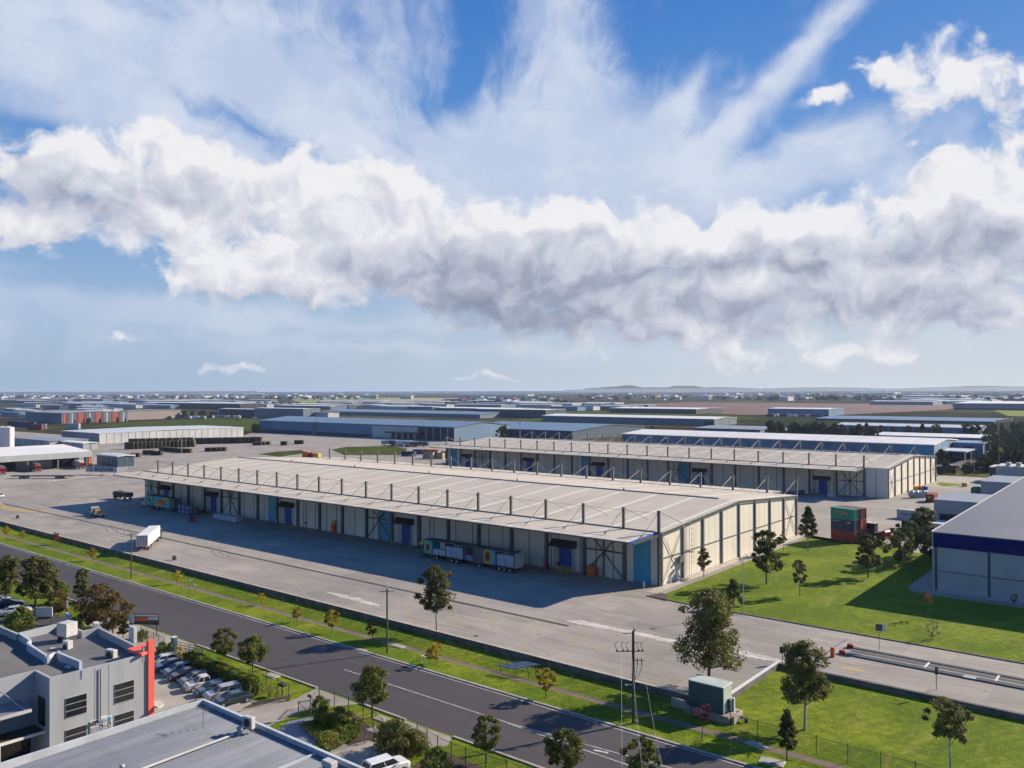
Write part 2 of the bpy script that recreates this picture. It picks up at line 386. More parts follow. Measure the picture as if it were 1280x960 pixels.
# road paint
l = MB()
l.box(-86.5, -58.3, 70.72, 70.84, G+.008, G+.012)
l.add([(-58.3, 70.72, G+.012), (-36, 72.4, G+.012), (-36, 72.52, G+.012), (-58.3, 70.84, G+.012)], [(0, 1, 2, 3)])
l.add([(-58.3, 70.6, G+.012), (-36, 69.9, G+.012), (-36, 70.02, G+.012), (-58.3, 70.72, G+.012)], [(0, 1, 2, 3)])
l.add([(-36, 72.4, G+.012), (40, 73.6, G+.012), (40, 73.72, G+.012), (-36, 72.52, G+.012)], [(0, 1, 2, 3)])
l.add([(-36, 69.9, G+.012), (40, 69.4, G+.012), (40, 69.52, G+.012), (-36, 70.02, G+.012)], [(0, 1, 2, 3)])
for x in (-54.5, -47.2): l.add([(x, 70.8, G+.013), (x+1.6, 71.1, G+.013), (x+1.4, 71.4, G+.013), (x-.1, 71.05, G+.013)], [(0, 1, 2, 3)])
struct('road_line', l, 'line_white')
struct('road_line', MB().box(-900, 60, 76.85, 76.98, G+.008, G+.0115), 'line_white')
# pale covers set in the verges
def cover(u, v, w, d, label, rz=0):
    x, y = PG(u, v); o = MB().bev(-w/2, w/2, -d/2, d/2, 0, .09, .03).build('service_pit_cover', 'cap_stone'); o.location = (x, y, G+.012); o.rotation_euler = (0, 0, rz)
    MB().box(-w/2+.08, w/2-.08, -d/2+.08, d/2-.08, .09, .096).build('lid', 'kerb_concrete', o)
    tag(o, label, 'pit cover')
cover(498, 808, 2.2, 1.1, 'concrete pit cover behind the street utility pole on the dirt path')
cover(451, 813, 1.6, .9, 'small concrete pit cover at the road kerb before the utility pole', .1)
cover(965, 953, 2.4, 1.5, 'beige concrete pit cover on the verge below the conical tree', .15)
cover(946, 932, 2.2, 1.2, 'white concrete pit cover at the kinked footpath behind the conical tree', -.3)
cover(477, 899, 1.8, 1.2, 'pale concrete pit cover under the round kerbside tree', 0)
cover(472, 914, 2.3, 1.4, 'white concrete pit cover inside the fence corner', 0)
cover(340, 845, 2.2, 1.2, 'concrete pit cover between kerb and hedge fence')
# ---- yard: drain, paint, worn streaks
struct('drain_channel', MB().box(-330, -73.5, 103.2, 104.0, .004, .009), 'drain')
yl = MB()
def stripe(mb, a, b, w, z):
    ax, ay = a; bx, by = b; l_ = hypot(bx-ax, by-ay); nx, ny = -(by-ay)/l_*w/2, (bx-ax)/l_*w/2
    mb.add([(ax-nx, ay-ny, z), (bx-nx, by-ny, z), (bx+nx, by+ny, z), (ax+nx, ay+ny, z)], [(0, 1, 2, 3)])
for (a, b) in [((502, 748), (520, 782)), ((568, 762), (588, 796)), ((598, 750), (618, 786)), ((638, 783), (662, 818)), ((652, 767), (675, 790)), ((688, 773), (718, 808)),
               ((722, 785), (748, 815)), ((735, 822), (745, 836)), ((825, 843), (845, 860)), ((440, 742), (455, 765)), ((375, 735), (390, 752))]:
    stripe(yl, P(*a), P(*b), .16, .006)
for x in range(-330, -46, 6): stripe(yl, (x, 90.3), (x+3.4, 90.3), .12, .006)
struct('yard_line', yl, 'line_yellow')
struct('yard_line', MB().sheet([P(1049, 833), P(1062, 834), P(1084, 839), P(1070, 839), P(1052, 835)], .006), 'line_orange')
struct('yard_line', MB().sheet([P(0, 632), P(40, 638), P(60, 637), P(58, 639), P(35, 641), P(0, 636)], .006), 'line_yellow')
# pale dust streaks: ragged outlines
def streak(pts, seed, z=.007, m='chalk', nm='worn_streak'):
    r = random.Random(seed); n = 46; up = []; dn = []
    for i in range(n+1):
        t = i/n*(len(pts)-1); k_ = min(int(t), len(pts)-2); f = t-k_
        u = pts[k_][0]*(1-f)+pts[k_+1][0]*f; v = pts[k_][1]*(1-f)+pts[k_+1][1]*f; w = pts[k_][2]*(1-f)+pts[k_+1][2]*f
        up.append(P(u, v-w*(.6+.6*r.random()))); dn.append(P(u, v+w*(.6+.6*r.random())))
    mb = MB(); vs = [(x, y, z) for x, y in up]+[(x, y, z) for x, y in dn]
    mb.add(vs, [(i, i+n+1, i+n+2, i+1) for i in range(n)]); struct(nm, mb, m)
streak([(708, 776, .5), (726, 778, 3.0), (760, 785, 2.6), (800, 793, 2.4), (838, 801, 2.2), (872, 807, .5)], 3)
streak([(905, 812, .3), (930, 817, 3.6), (955, 822, 3.4), (988, 828, .5)], 4)
streak([(408, 740, .2), (425, 744, 2.2), (452, 751, 2.6), (484, 759, .3)], 5)
# lawn inside the yard, right of the warehouse
gl = [(-73.2, 127.2), (-66, 126.6), (140, 126.6), (140, 190), P(1140, 690), P(1112, 681), P(1097, 680), P(1036, 673.5), P(1000, 671), (-71.8, 205), (-71.8, 131)]
struct('lawn', MB().sheet(gl, .006), 'lawn')
struct('lawn_edge', MB().wall((-66, 126.4), (140, 126.4), 0, .14, .22).wall(P(808, 745), (-66, 126.4), 0, .14, .22), 'retaining')
struct('garden_bed', MB().sheet([P(806, 745), P(828, 741), P(836, 746), P(832, 752)], .011), 'mulch')
struct('path', MB().sheet([(-75.2, 130), (-73.2, 130), (-73.2, 206), (-75.2, 206)], .009), 'cap_stone')
sx, sy = P(1167, 740)
struct('path', MB().sheet([(sx-4.6, sy+25), (sx-4.6, sy+1), (sx-3.4, sy-1.6), (sx, sy-2.8), (sx+60, sy-2.8), (sx+60, sy), (sx, sy), (sx-.2, sy+25)], .011), 'concrete')
struct('lawn', MB().sheet([P(322, 568), P(345, 564.5), P(376, 562.5), P(384, 566), P(350, 571)], .008), 'cloud_shaded_grass')
struct('lawn', MB().sheet([P(414, 562), P(432, 558.5), P(490, 557.5), P(510, 561), P(500, 569), P(430, 569)], .008), 'cloud_shaded_grass')
struct('lawn', MB().sheet([P(108, 534), P(140, 528), P(320, 521), P(340, 530), P(304, 545), P(300, 533)], .006), 'cloud_shaded_grass')
struct('lawn', MB().sheet([P(640, 520), P(660, 518), P(685, 520), P(690, 530), P(660, 530)], .006), 'cloud_shaded_grass')
struct('lawn', MB().sheet([P(1170, 596), P(1178, 587), P(1240, 588), P(1250, 594), P(1236, 602)], .006), 'cloud_shaded_grass')
struct('lawn', MB().sheet([P(1176, 602), P(1208, 602), P(1210, 606), P(1180, 608), P(1170, 605)], .006), 'lawn')
struct('lawn', MB().sheet([P(1180, 509), P(1400, 513), P(1400, 522), P(1260, 520), P(1240, 512)], .006), 'lawn')
struct('field', MB().sheet([P(360, 498.5), P(460, 497), P(560, 497.5), P(560, 501), P(470, 506), P(385, 507)], .3), mat('field_lime', (.17, .22, .03), (.1, .13, .035), 1, ns=.01, world=True))
struct('field', MB().sheet([P(480, 498), P(600, 497.6), P(560, 502), P(470, 501)], .4), mat('field_straw', (.36, .29, .14), (.22, .19, .09), 1, ns=.01, world=True))
struct('field', MB().sheet([P(690, 508), P(860, 503), P(1190, 505.5), P(1192, 512), P(1050, 519), P(930, 519), P(780, 512)], .3), 'soil')
struct('field', MB().sheet([P(0, 516), P(60, 512), P(110, 514), P(90, 524), P(0, 523)], .3), 'soil')
struct('asphalt_lot', MB().sheet([P(1173, 584), P(1190, 573), P(1232, 573), P(1236, 586)], .006), 'asphalt')
struct('road', MB().sheet([P(1168, 602), P(1172, 594), P(1280, 600), P(1280, 612)], .007), 'concrete')
struct('asphalt_lot', MB().sheet([P(-60, 615), P(0, 605), P(60, 600), P(158, 589), P(165, 570), P(110, 572), P(0, 590), P(-60, 600)], .007), 'kerb_concrete')
struct('kerb', MB().wall(P(-40, 608.5), P(0, 606.5), 0, .15, .5).wall(P(0, 606.5), P(60, 602), 0, .15, .5).wall(P(60, 602), P(160, 590.5), 0, .15, .5), 'cap_stone')
# retaining edge between street side and yard
rw = MB()
rw.box(-1200, XR+.3, 88.55, 88.9, G-.3, .16)
rw.box(XR, XR+.3, 88.9, 107.2, G-.3, .1)
rw.box(XR+.3, 140, 106.85, 107.2, G-.3, -.02)
w_ = rw.build('retaining_wall', 'retaining'); tag(w_, 'long low retaining wall that holds up the truck yard above the grass verge', 'retaining wall')
MB().box(-1200, XR, 88.5, 88.95, .16, .22).build('coping', 'cap_stone', w_)
MB().box(XR-.05, XR+.4, 88.97, 107.2, .1, .18).build('coping', 'white_paint', w_)

# distant hills, real size and far away
def hill(u0, u1, vtop, dist, seed, label=None):
    r = random.Random(seed); n = 40; mb = MB(); rows = []
    for j, (dd, hf) in enumerate(((0, 0), (1200, .55), (2600, 1), (4500, .6), (6500, 0))):
        row = []
        for i in range(n+1):
            t = i/n; u = u0+(u1-u0)*t
            d = ray(u, 486); q = (dist+dd)/hypot(d[0], d[1])
            env = sin(pi*t)**.7*(.62+.25*sin(t*7.1+seed)+.18*sin(t*17+seed*2)+.05*sin(t*41))
            vh = 487.3-(487.3-vtop)*max(0, env)*1.15
            z = ((487.5-vh)/F*(dist+2600)+CH)*hf if hf else -5
            row.append((d[0]*q, d[1]*q, z if env > .02 else -5))
        rows.append(row)
    vs = [p for row in rows for p in row]; m_ = n+1
    mb.add(vs, [(j*m_+i, j*m_+i+1, (j+1)*m_+i+1, (j+1)*m_+i) for j in range(4) for i in range(n)])
    o = mb.build('hills', mat('hill', (.05, .065, .05), (.075, .075, .05), 1, ns=.0015, world=True), smooth=True); o['kind'] = 'structure'
hill(725, 905, 480.3, 15000, 1)
hill(700, 1000, 484.2, 12500, 4)
hill(900, 1400, 483.8, 17000, 8)
hill(-60, 330, 487.6, 9000, 5)

# ---------------------------------------------------------------- the two long warehouses
def warehouse(label, ex, ey, L, D, x_first, nm, feats, cat, can_x1, roofm, wallm, blue_end, stay_r=.07, trimx=True):
    t = T('warehouse', label, cat, (ex, ey, 0))
    ZE, ZR = 9.85, 12.15
    xm = [x_first-9.18*i for i in range(nm)] if abs(x_first) > 1 else [x_first]+[-7.6-9.18*i for i in range(nm-1)]
    # walls: gable prism slightly inside the cladding frame
    w = MB()
    def gp(y): return ZE+(ZR-ZE)*(1-abs(y-D/2)/(D/2))
    prof = [(0, 0), (D, 0), (D, ZE-.05), (D/2, ZR-.05), (0, ZE-.05)]
    w.add([(0, y, z) for y, z in prof]+[(-L, y, z) for y, z in prof], [(0, 1, 2, 3, 4), (9, 8, 7, 6, 5), (0, 4, 9, 5), (1, 6, 7, 2)])
    w.build('wall', wallm, t)
    r = MB(); th = .12
    for (ya, yb, za, zb) in ((-.05, D/2, ZE, ZR), (D/2, D+.05, ZR, ZE)):
        r.add([(-L-.3, ya, za), (.25, ya, za), (.25, yb, zb), (-L-.3, yb, zb), (-L-.3, ya, za-th), (.25, ya, za-th), (.25, yb, zb-th), (-L-.3, yb, zb-th)],
              [(0, 1, 2, 3), (7, 6, 5, 4), (0, 4, 5, 1), (1, 5, 6, 2), (3, 2, 6, 7), (0, 3, 7, 4)])
    r.build('roof', roofm, t)
    rc = MB().box(-L+1, -1.2 if not trimx else -4.5, D/2-.35, D/2+.35, ZR-.02, ZR+.16); rc.build('ridge_gutter', 'grey_steel', t)
    for k_ in range(5): MB().bar((-L*(.15+.17*k_), D/2, ZR), (-L*(.15+.17*k_), D/2, ZR+.7), .18).build('roof_vent', 'grey_steel', t)
    # canopies front and back, sloping down outward
    for side in (0, 1):
        yo, yi = (-9.8, -.05) if side == 0 else (D+9.8, D+.05)
        a, b = (-L-1.0, can_x1 if side == 0 else x_first*.0-7.6)
        c = MB(); zi, zo = ZE-.1, 9.35
        vs = [(a, yo, zo), (b, yo, zo), (b, yi, zi), (a, yi, zi), (a, yo, zo-.14), (b, yo, zo-.14), (b, yi, zi-.14), (a, yi, zi-.14)]
        fs = [(0, 1, 2, 3), (7, 6, 5, 4), (0, 4, 5, 1), (1, 5, 6, 2), (3, 2, 6, 7), (0, 3, 7, 4)]
        if side: fs = [f[::-1] for f in fs]
        c.add(vs, fs)
        c.build('canopy', roofm, t)
        g = MB().box(a, b, yo-.16 if side == 0 else yo+.003, yo-.003 if side == 0 else yo+.16, zo-.3, zo+.0)
        g.build('gutter', 'grey_steel', t)
        MB().box(a, b, (-.22 if side == 0 else D+.08), (-.08 if side == 0 else D+.22), ZE-.06, ZE+.1).build('gutter', 'grey_steel', t)
        if side == 0 and blue_end:
            MB().add([(b+.01, yo-.2, zo-.42), (b+.13, yo-.2, zo-.42), (b+.13, yi-.3, zi-.42), (b+.01, yi-.3, zi-.42), (b+.01, yo-.2, zo+.12), (b+.13, yo-.2, zo+.12), (b+.13, yi-.3, zi+.12), (b+.01, yi-.3, zi+.12)],
                     [(0, 3, 2, 1), (4, 5, 6, 7), (0, 1, 5, 4), (1, 2, 6, 5), (2, 3, 7, 6), (3, 0, 4, 7)]).build('fascia', 'blue_trim', t)
        # canopy beams under, one part
        bm = MB()
        for x in xm:
            if a < x < b+.5: bm.add([(x-.12, yo+(.2 if side == 0 else -.2), zo-.5), (x+.12, yo+(.2 if side == 0 else -.2), zo-.5), (x+.12, yi, zi-.7), (x-.12, yi, zi-.7), (x-.12, yo, zo-.15), (x+.12, yo, zo-.15), (x+.12, yi, zi-.15), (x-.12, yi, zi-.15)],
                   [(0, 3, 2, 1), (4, 5, 6, 7), (0, 1, 5, 4), (1, 2, 6, 5), (2, 3, 7, 6), (3, 0, 4, 7)])
        bm.build('canopy_beam', 'dark_steel', t)
        # masts with their stays
        sg = -1 if side == 0 else 1; y0 = -.35 if side == 0 else D+.35
        for i, x in enumerate(xm):
            xs = x+(7.6 if side == 0 and i == 0 and blue_end and False else 0)
            m_ = MB()
            m_.box(xs-.27, xs-.08, y0-.17, y0+.17, ZE-.6 if side else .0, 13.8).box(xs+.08, xs+.27, y0-.17, y0+.17, ZE-.6 if side else .0, 13.8)
            m_.box(xs-.08, xs+.08, y0-.06, y0+.06, ZE-.6 if side else .0, 13.7).box(xs-.3, xs+.3, y0-.2, y0+.2, 13.66, 13.84)
            mo = m_.build('mast', 'mast_steel', t)
            s1 = MB().bar((xs, y0, 13.7), (xs, y0+sg*6.6, ZE-.32), stay_r*(.8 if side == 0 else .5)).build('stay_rod', 'grey_steel', mo)
            yb = y0-sg*9.0; s2 = MB().bar((xs, y0, 13.7), (xs, yb, gp(yb)+.05), stay_r*(1 if side == 0 else .6)).build('stay_rod', 'dark_steel' if side == 0 else 'grey_steel', mo)
            br = MB().bar((xs-.35, y0+sg*6.7, ZE-.2), (xs+.1, y0+sg*6.2, ZE+.3), .07).bar((xs+.3, y0+sg*6.7, ZE-.2), (xs+.05, y0+sg*6.2, ZE+.2), .06)
            br.build('bracket', 'dark_steel', mo)
        MB().bar((xm[-1], y0, 13.3), (xm[0], y0, 13.3), .025, n=4).build('tie_cable', 'grey_steel', t)
    # bay by bay along the front
    edges = ([0.]+xm if not (abs(x_first) < 1) else xm)+[-L]
    jn = MB(); doors = []
    for i in range(len(edges)-1):
        xr, xl = edges[i], edges[i+1]; w_ = xr-xl
        fe = feats.get(i, '')
        js = (.3, .72) if i % 3 == 1 else ((.5,) if i % 3 == 0 else (.24, .78))
        if fe == 'dock': js = (.12, .9)
        for j in js:
            x = xl+w_*j; jn.box(x-.09, x+.09, -.035, .0, .0, ZE-.6)
        if 'cyan' in fe:
            a_, b_ = ((.52, .93) if 'half' in fe else (.25, .75)); a_, b_ = xl+w_*a_, xl+w_*b_
            MB().box(a_, b_, -.06, -.0, 0, ZE-.65).build('blue_panel', 'cyan_panel', t)
        if 'brace' in fe:
            b1 = MB(); y_ = -.28; xc = (xl+xr)/2; zc = 4.9
            for (p, q) in (((xl+.3, .2), (xc, zc)), ((xr-.3, .2), (xc, zc)), ((xl+.3, 9.2), (xc, zc)) , ((xr-.3, 9.2), (xc, zc))):
                if w_ > 5: b1.bar((p[0], y_, p[1]), (q[0], y_, q[1]), .11, n=4)
            b1.box(xl+.3, xr-.3, y_-.1, y_+.1, zc+.05, zc+.3).box(xc-.12, xc+.12, y_-.12, y_+.05, 0, 9.2)
            b1.build('brace', 'dark_steel', t)
        if fe == 'dock':
            cx = xl+w_*.47
            d = MB().box(cx-1.1, cx+1.75, -.10, -.0, .0, 5.0); d_ = d.build('dock_door', 'blue_door', t)
            rb = MB()
            for z in range(1, 10): rb.box(cx-1.05, cx+1.7, -.13, -.10, z*.5-.04, z*.5)
            rb.build('door_rib', 'navy', d_)
            for (a_, b_) in ((cx-2.6, cx-1.9), (cx-1.6, cx-1.2), (cx+1.85, cx+2.6)): MB().box(a_, b_, -.09, 0, .0, 4.74).build('door_surround', 'shed_white', t)
            MB().add([(cx-2.9, -1.5, 5.0), (cx+3., -1.5, 5.0), (cx+3., -.02, 6.1), (cx-2.9, -.02, 6.1), (cx-2.9, -1.5, 4.75), (cx+3., -1.5, 4.75), (cx+3., -.02, 4.8), (cx-2.9, -.02, 4.8)],
                     [(0, 1, 2, 3), (7, 6, 5, 4), (0, 4, 5, 1), (1, 5, 6, 2), (3, 2, 6, 7), (0, 3, 7, 4)]).build('door_awning', 'black', t)
            MB().box(cx-.2, cx+.2, -.25, 0, 7.3, 7.6).build('wall_lamp', 'dark_steel', t)
            bl = MB()
            for x in (cx-2.9, cx+2.9): bl.bar((x, -1.6, 0), (x, -1.6, 1.1), .1)
            bl.build('bollard', 'yellow_paint', t)
    jn.build('panel_joint', 'dark_steel', t)
    # columns below each mast (front)
    for x in edges[1:-1]:
        MB().box(x-.4, x+.4, -.14, -.003, 0, ZE-.5).build('column', 'dark_steel', t)
    # pipes, boards
    for fx in (.12, .31, .55, .86):
        x = -L*fx; MB().bar((x, -.2, 0), (x, -.2, 9), .07).box(x-.25, x+.25, -.4, -.05, .9, 1.5).build('riser_pipe', 'red_paint', t)
    # lit end wall, facing +X
    nb = 8; yy = [D*i/nb for i in range(nb+1)]
    for i, y in enumerate(yy):
        yc = min(max(y, .22), D-.22); zt = gp(yc)-.12
        MB().box(.003, .32, yc-.26, yc+.26, 0, zt).build('column', 'grey_steel', t)
    gm = MB()
    for i in range(nb): gm.box(.003, .14, yy[i]+.27, yy[i+1]-.27, 4.85, 5.02)
    gm.build('girt', 'grey_steel', t)
    fm = MB()
    for (ya, yb) in ((0, D/2), (D/2, D)):
        za, zb = gp(ya), gp(yb)
        for dz, ww in ((-.12, .1), (-.5, .1)):
            fm.add([(.26, ya, za+dz-.1), (.4, ya, za+dz-.1), (.4, yb, zb+dz-.1), (.26, yb, zb+dz-.1), (.26, ya, za+dz+.05), (.4, ya, za+dz+.05), (.4, yb, zb+dz+.05), (.26, yb, zb+dz+.05)],
                   [(0, 3, 2, 1), (4, 5, 6, 7), (0, 1, 5, 4), (1, 2, 6, 5), (2, 3, 7, 6), (3, 0, 4, 7)])
    fm.build('barge_rail', 'grey_steel', t)
    for i in (0, nb-1):
        b2 = MB(); b2.bar((.2, yy[i]+.3, .2), (.2, yy[i+1]-.3, 9.6), .06, n=4).bar((.2, yy[i]+.3, 9.6), (.2, yy[i+1]-.3, .2), .06, n=4)
        b2.build('brace', 'grey_steel', t)
    jj = MB()
    for i in range(nb):
        for q in (.33, .67): y = yy[i]+(yy[i+1]-yy[i])*q; jj.box(.0, .012, y-.02, y+.02, 0, gp(y)-.7)
    jj.build('panel_joint', 'cream_wall_dirty', t)
    return t
B1F = {0: 'cyanm', 1: 'brace', 2: 'dock', 7: 'dock', 8: 'brace cyan half', 12: 'dock', 13: 'cyan half', 15: 'brace', 16: 'dock', 19: 'dock', 20: 'brace', 5: ''}
W1 = warehouse('huge pale warehouse with masts and canopy, its sunlit end wall by the big lawn', -75.3, 135.3, 191.3, 68.2, -.1, 21,
          B1F, 'warehouse', -.6, 'roof_beige', 'cream_wall', True)
B2F = {1: 'brace', 2: 'dock', 7: 'dock', 8: 'brace cyan half', 12: 'dock', 13: 'cyan half', 16: 'dock', 19: 'brace', 20: 'dock', 21: 'cyan'}
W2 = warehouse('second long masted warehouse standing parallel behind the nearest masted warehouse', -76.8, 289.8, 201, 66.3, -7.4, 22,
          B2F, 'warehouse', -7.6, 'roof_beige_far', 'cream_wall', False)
# fittings at the near corner
lad = MB()
for y in (10.6, 11.3): lad.box(.45, .5, y-.03, y+.03, .3, 10.9)
for i in range(34): lad.bar((.47, 10.6, .5+i*.3), (.47, 11.3, .5+i*.3), .02, n=4)
for i in range(8):
    z = 2.6+i*1.1; lad.bar((.5, 10.55, z), (1.15, 10.7, z), .02, n=4).bar((1.15, 10.7, z), (1.15, 11.2, z), .02, n=4).bar((1.15, 11.2, z), (.5, 11.35, z), .02, n=4)
for y in (10.7, 11.2): lad.bar((1.15, y, 2.6), (1.15, y, 11), .02, n=4)
lad.build('cage_ladder', 'galv', W1)
MB().box(.3, .5, 6.5, 8.4, 3.2, 4.6).bar((.3, 8.5, 4.8), (1.6, 8.5, 5.2), .08).box(1.4, 2.2, 8.2, 8.8, 5.1, 5.3).build('flood_lamp', 'grey_steel', W1)
tag(MB().profile([(-.95, 0), (.95, 0), (.95, 1.9), (-.6, 2.2), (-.95, 1.9)], -1.1, 0).build('skip_bin', 'orange_paint'), 'orange metal bin against the front wall under the braced bay', 'bin').location = (-89.6, 134.7, 0)
def add_small():
    o = T('steel_cage', 'yellow tubular cage beside the dock door nearest the sunlit corner', 'cage', (-95.3, 132.9, 0))
    f = MB()
    for x in (-1.3, 1.3):
        for y in (-.6, .6): f.bar((x, y, 0), (x, y, 1.3), .06)
    for z in (.5, .9, 1.3):
        for y in (-.6, .6): f.bar((-1.3, y, z), (1.3, y, z), .05)
        for x in (-1.3, 1.3): f.bar((x, -.6, z), (x, .6, z), .05)
    f.build('frame', 'yellow_paint', o); MB().box(-1.3, 1.3, -.6, .6, .1, .2).build('base', 'yellow_paint', o)
    tag(MB().bev(-.35, .35, -.3, .3, 0, 1.2, .08).build('waste_bin', 'red_paint'), 'small red bin by the front wall left of the dock door near the sunlit corner', 'bin').location = P(684.5, 712)+(0,)
    c = T('portable_cabinet', 'pale blue upright cabinet against the front wall near the second dock door from the corner', 'cabinet', P(681, 708)+(0,))
    MB().bev(-.5, .5, -.35, .35, 0, 2.0, .04).build('body', 'cyan_panel', c); MB().box(-.42, .42, -.38, -.352, .15, 1.85).build('door', 'shed_white', c)
    c = T('portable_cabinet', 'pale upright cabinet against the front wall behind the half-open truck', 'cabinet', (xcol(533, 134.9), 134.6, 0))
    MB().bev(-.5, .5, -.35, .35, 0, 1.9, .04).build('body', 'pack_white', c); MB().box(-.42, .42, -.38, -.352, .15, 1.75).build('door', 'cyan_panel', c)
    tag(MB().bar((0, 0, 0), (0, 0, 1.2), .16, n=10).build('bollard', 'white_paint'), 'short white bollard on the concrete before the tall blue corner panel', 'bollard').location = P(805, 735)+(0,)
    s = T('fire_cabinet', 'orange hose cabinet with yellow top on the warehouse front', 'cabinet', (xcol(417, 134.9), 134.8, 0))
    MB().bev(-.6, .6, -.35, .35, 0, 2.2, .05).build('body', 'orange_paint', s); MB().box(-.3, .9, -.3, .2, 2.25, 3.0).build('sign_panel', 'yellow_paint', s)
add_small()

# turning trucks have left arcs of rubber on the slabs, and the road carries a few repair patches
tm_ = MB(); r = random.Random(14)
for (cx_, cy_, rad_, a0_, a1_) in [(-160, 112, 15, 210, 300), (-205, 118, 22, 190, 290), (-207, 118, 24, 195, 285)]:
    for off in (0, 1.9):
        n = 22; w = .22; vs = []
        for i in range(n+1):
            a = R(a0_+(a1_-a0_)*i/n); ww = w*min(1, i/4, (n-i)/4)
            for q in (-ww, ww): vs.append((cx_+(rad_+off+q)*cos(a), cy_+(rad_+off+q)*.75*sin(a), .0105))
        tm_.add(vs, [(2*i, 2*i+1, 2*i+3, 2*i+2) for i in range(n)])
struct('tyre_mark', tm_, 'tyre_mark')
pt = MB()
for (x, y, w, d) in [(-98, 66, 5, 1.6), (-132, 73.5, 9, 1.2), (-66, 75, 3.2, 1.4), (-160, 68, 6, 2), (-48, 66.5, 4, 1.1), (-190, 74, 7, 1.3)]: pt.box(x, x+w, y, y+d, G+.007, G+.0105)
struct('road_patch', pt, 'road_patch')
# ---------------------------------------------------------------- trees
TM = {}
def leaf_mesh(name, centres, radii, n_each, size, seed, m, flat=.75, aspect=.5):
    r = np.random.RandomState(seed); V = []
    for c, q, n in zip(centres, radii, n_each):
        d = r.normal(size=(n, 3)); d /= np.linalg.norm(d, axis=1)[:, None]
        rad = q*np.clip(r.normal(.82, .22, n), .15, 1.25)
        p = np.array(c)+d*rad[:, None]*np.array([1, 1, flat])
        nn = d*.6+r.normal(size=(n, 3))*.6+np.array([0, 0, .25]); nn /= np.linalg.norm(nn, axis=1)[:, None]
        a = r.normal(size=(n, 3)); a -= (a*nn).sum(1)[:, None]*nn; a /= np.linalg.norm(a, axis=1)[:, None]
        b = np.cross(nn, a); s = size*r.uniform(.55, 1.3, n)[:, None]
        V.append(np.stack([p-a*s-b*s*aspect*.3, p-b*s*aspect, p+a*s, p+b*s*aspect], 1).reshape(-1, 3))
    V = np.concatenate(V); nq = len(V)//4
    me = bpy.data.meshes.new(name); me.vertices.add(len(V)); me.vertices.foreach_set('co', V.ravel().astype(np.float32))
    me.loops.add(nq*4); me.loops.foreach_set('vertex_index', np.arange(nq*4, dtype=np.int32))
    me.polygons.add(nq); me.polygons.foreach_set('loop_start', np.arange(0, nq*4, 4, dtype=np.int32)); me.polygons.foreach_set('loop_total', np.full(nq, 4, dtype=np.int32))
    me.materials.append(MATS[m]); me.update(); me.validate(); return me
PROF = {'round': lambda t: sqrt(max(0, 1-(2*t-1)**2))*.98+.02,
        'gum': lambda t: (sqrt(max(0, 1-(1.55*t-.62)**2)) if t < .95 else .25)*(.8+.2*sin(t*9)),
        'cone': lambda t: (1-t)**.7*min(1, t*5+.35)+.05,
        'umbrella': lambda t: .75+.25*(1-t) if t > .3 else .5+t,
        'column': lambda t: min(1, t*4+.3)*(1-t**4)*.95+.05,
        'bush': lambda t: sqrt(max(0, 1-t*t))}
def make_tree(key, h, base, rad, shape, leaf, bark='bark', nc=34, nl=70, size=.26, seed=1, gap=.3, tr=.16, lean=0.):
    """unit of its own: returns (trunk mesh, crown mesh)"""
    if key in TM: return TM[key]
    r = random.Random(seed); cs = []; rs = []; ns = []
    for i in range(nc):
        t = (i+.5)/nc; t = min(.97, max(.03, t+r.uniform(-.04, .04))); a = i*2.39996+r.uniform(-.6, .6)
        pr = PROF[shape](t); q = pr*rad*sqrt(r.uniform(gap, 1)); cr = rad*(r.uniform(.18, .34) if shape in ('gum', 'umbrella') else r.uniform(.18, .33))*(.65+.35*pr)
        if shape in ('gum', 'umbrella', 'round') and r.random() < .25: q *= 1.2; cr *= .65
        q = max(0, q-cr*.55)
        cs.append((q*cos(a)+lean*t, q*sin(a), base+(h-base)*t*.94)); rs.append(cr); ns.append(int(nl*(.6+.8*r.random())))
    me = leaf_mesh('crown', cs, rs, ns, size, seed, leaf)
    tb = MB(); n = 5; px, py = 0, 0; top = base+(h-base)*(.8 if shape != 'bush' else .4)
    pts = [(0, 0, -.1)]+[(lean*.6*k_/n+r.uniform(-.12, .12)*k_*.4, r.uniform(-.12, .12)*k_*.4, top*k_/n) for k_ in range(1, n+1)]
    for k_ in range(n): tb.bar(pts[k_], pts[k_+1], tr*(1-k_/n*.8), tr*(1-(k_+1)/n*.8), 7)
    for i in range(0, nc, 2 if nc > 16 else 1):
        c = cs[i]; z0 = max(base*.75, min(top*.95, c[2]-rad*.55)); f = z0/top
        q = min(int(f*n), n-1); g = f*n-q; s0 = [pts[q][j]*(1-g)+pts[q+1][j]*g for j in range(3)]
        tb.bar(s0, (c[0]*.9, c[1]*.9, c[2]), tr*.34, tr*.1, 5)
    bm = bpy.data.meshes.new('trunk'); bm.from_pydata(tb.v, [], tb.f); bm.materials.append(MATS[bark]); bm.update()
    TM[key] = (bm, me); return TM[key]
def put_tree(key, x, y, z, label, cat='tree', name='tree', rz=None, sc=1., sz=None, group=None, rnd=rng):
    bm, me = TM[key]
    o = T(name, label, cat, (x, y, z), rnd.uniform(0, 6.28) if rz is None else rz, group); o.scale = (sc, sc, sz or sc)
    for nm, q in (('trunk', bm), ('crown', me)):
        c = bpy.data.objects.new(nm, q); C.objects.link(c); c.parent = o
    return o
def tree_at(key, u, v, z, label, **kw):
    x, y = P(u, v, z); return put_tree(key, x, y, z, label, **kw)
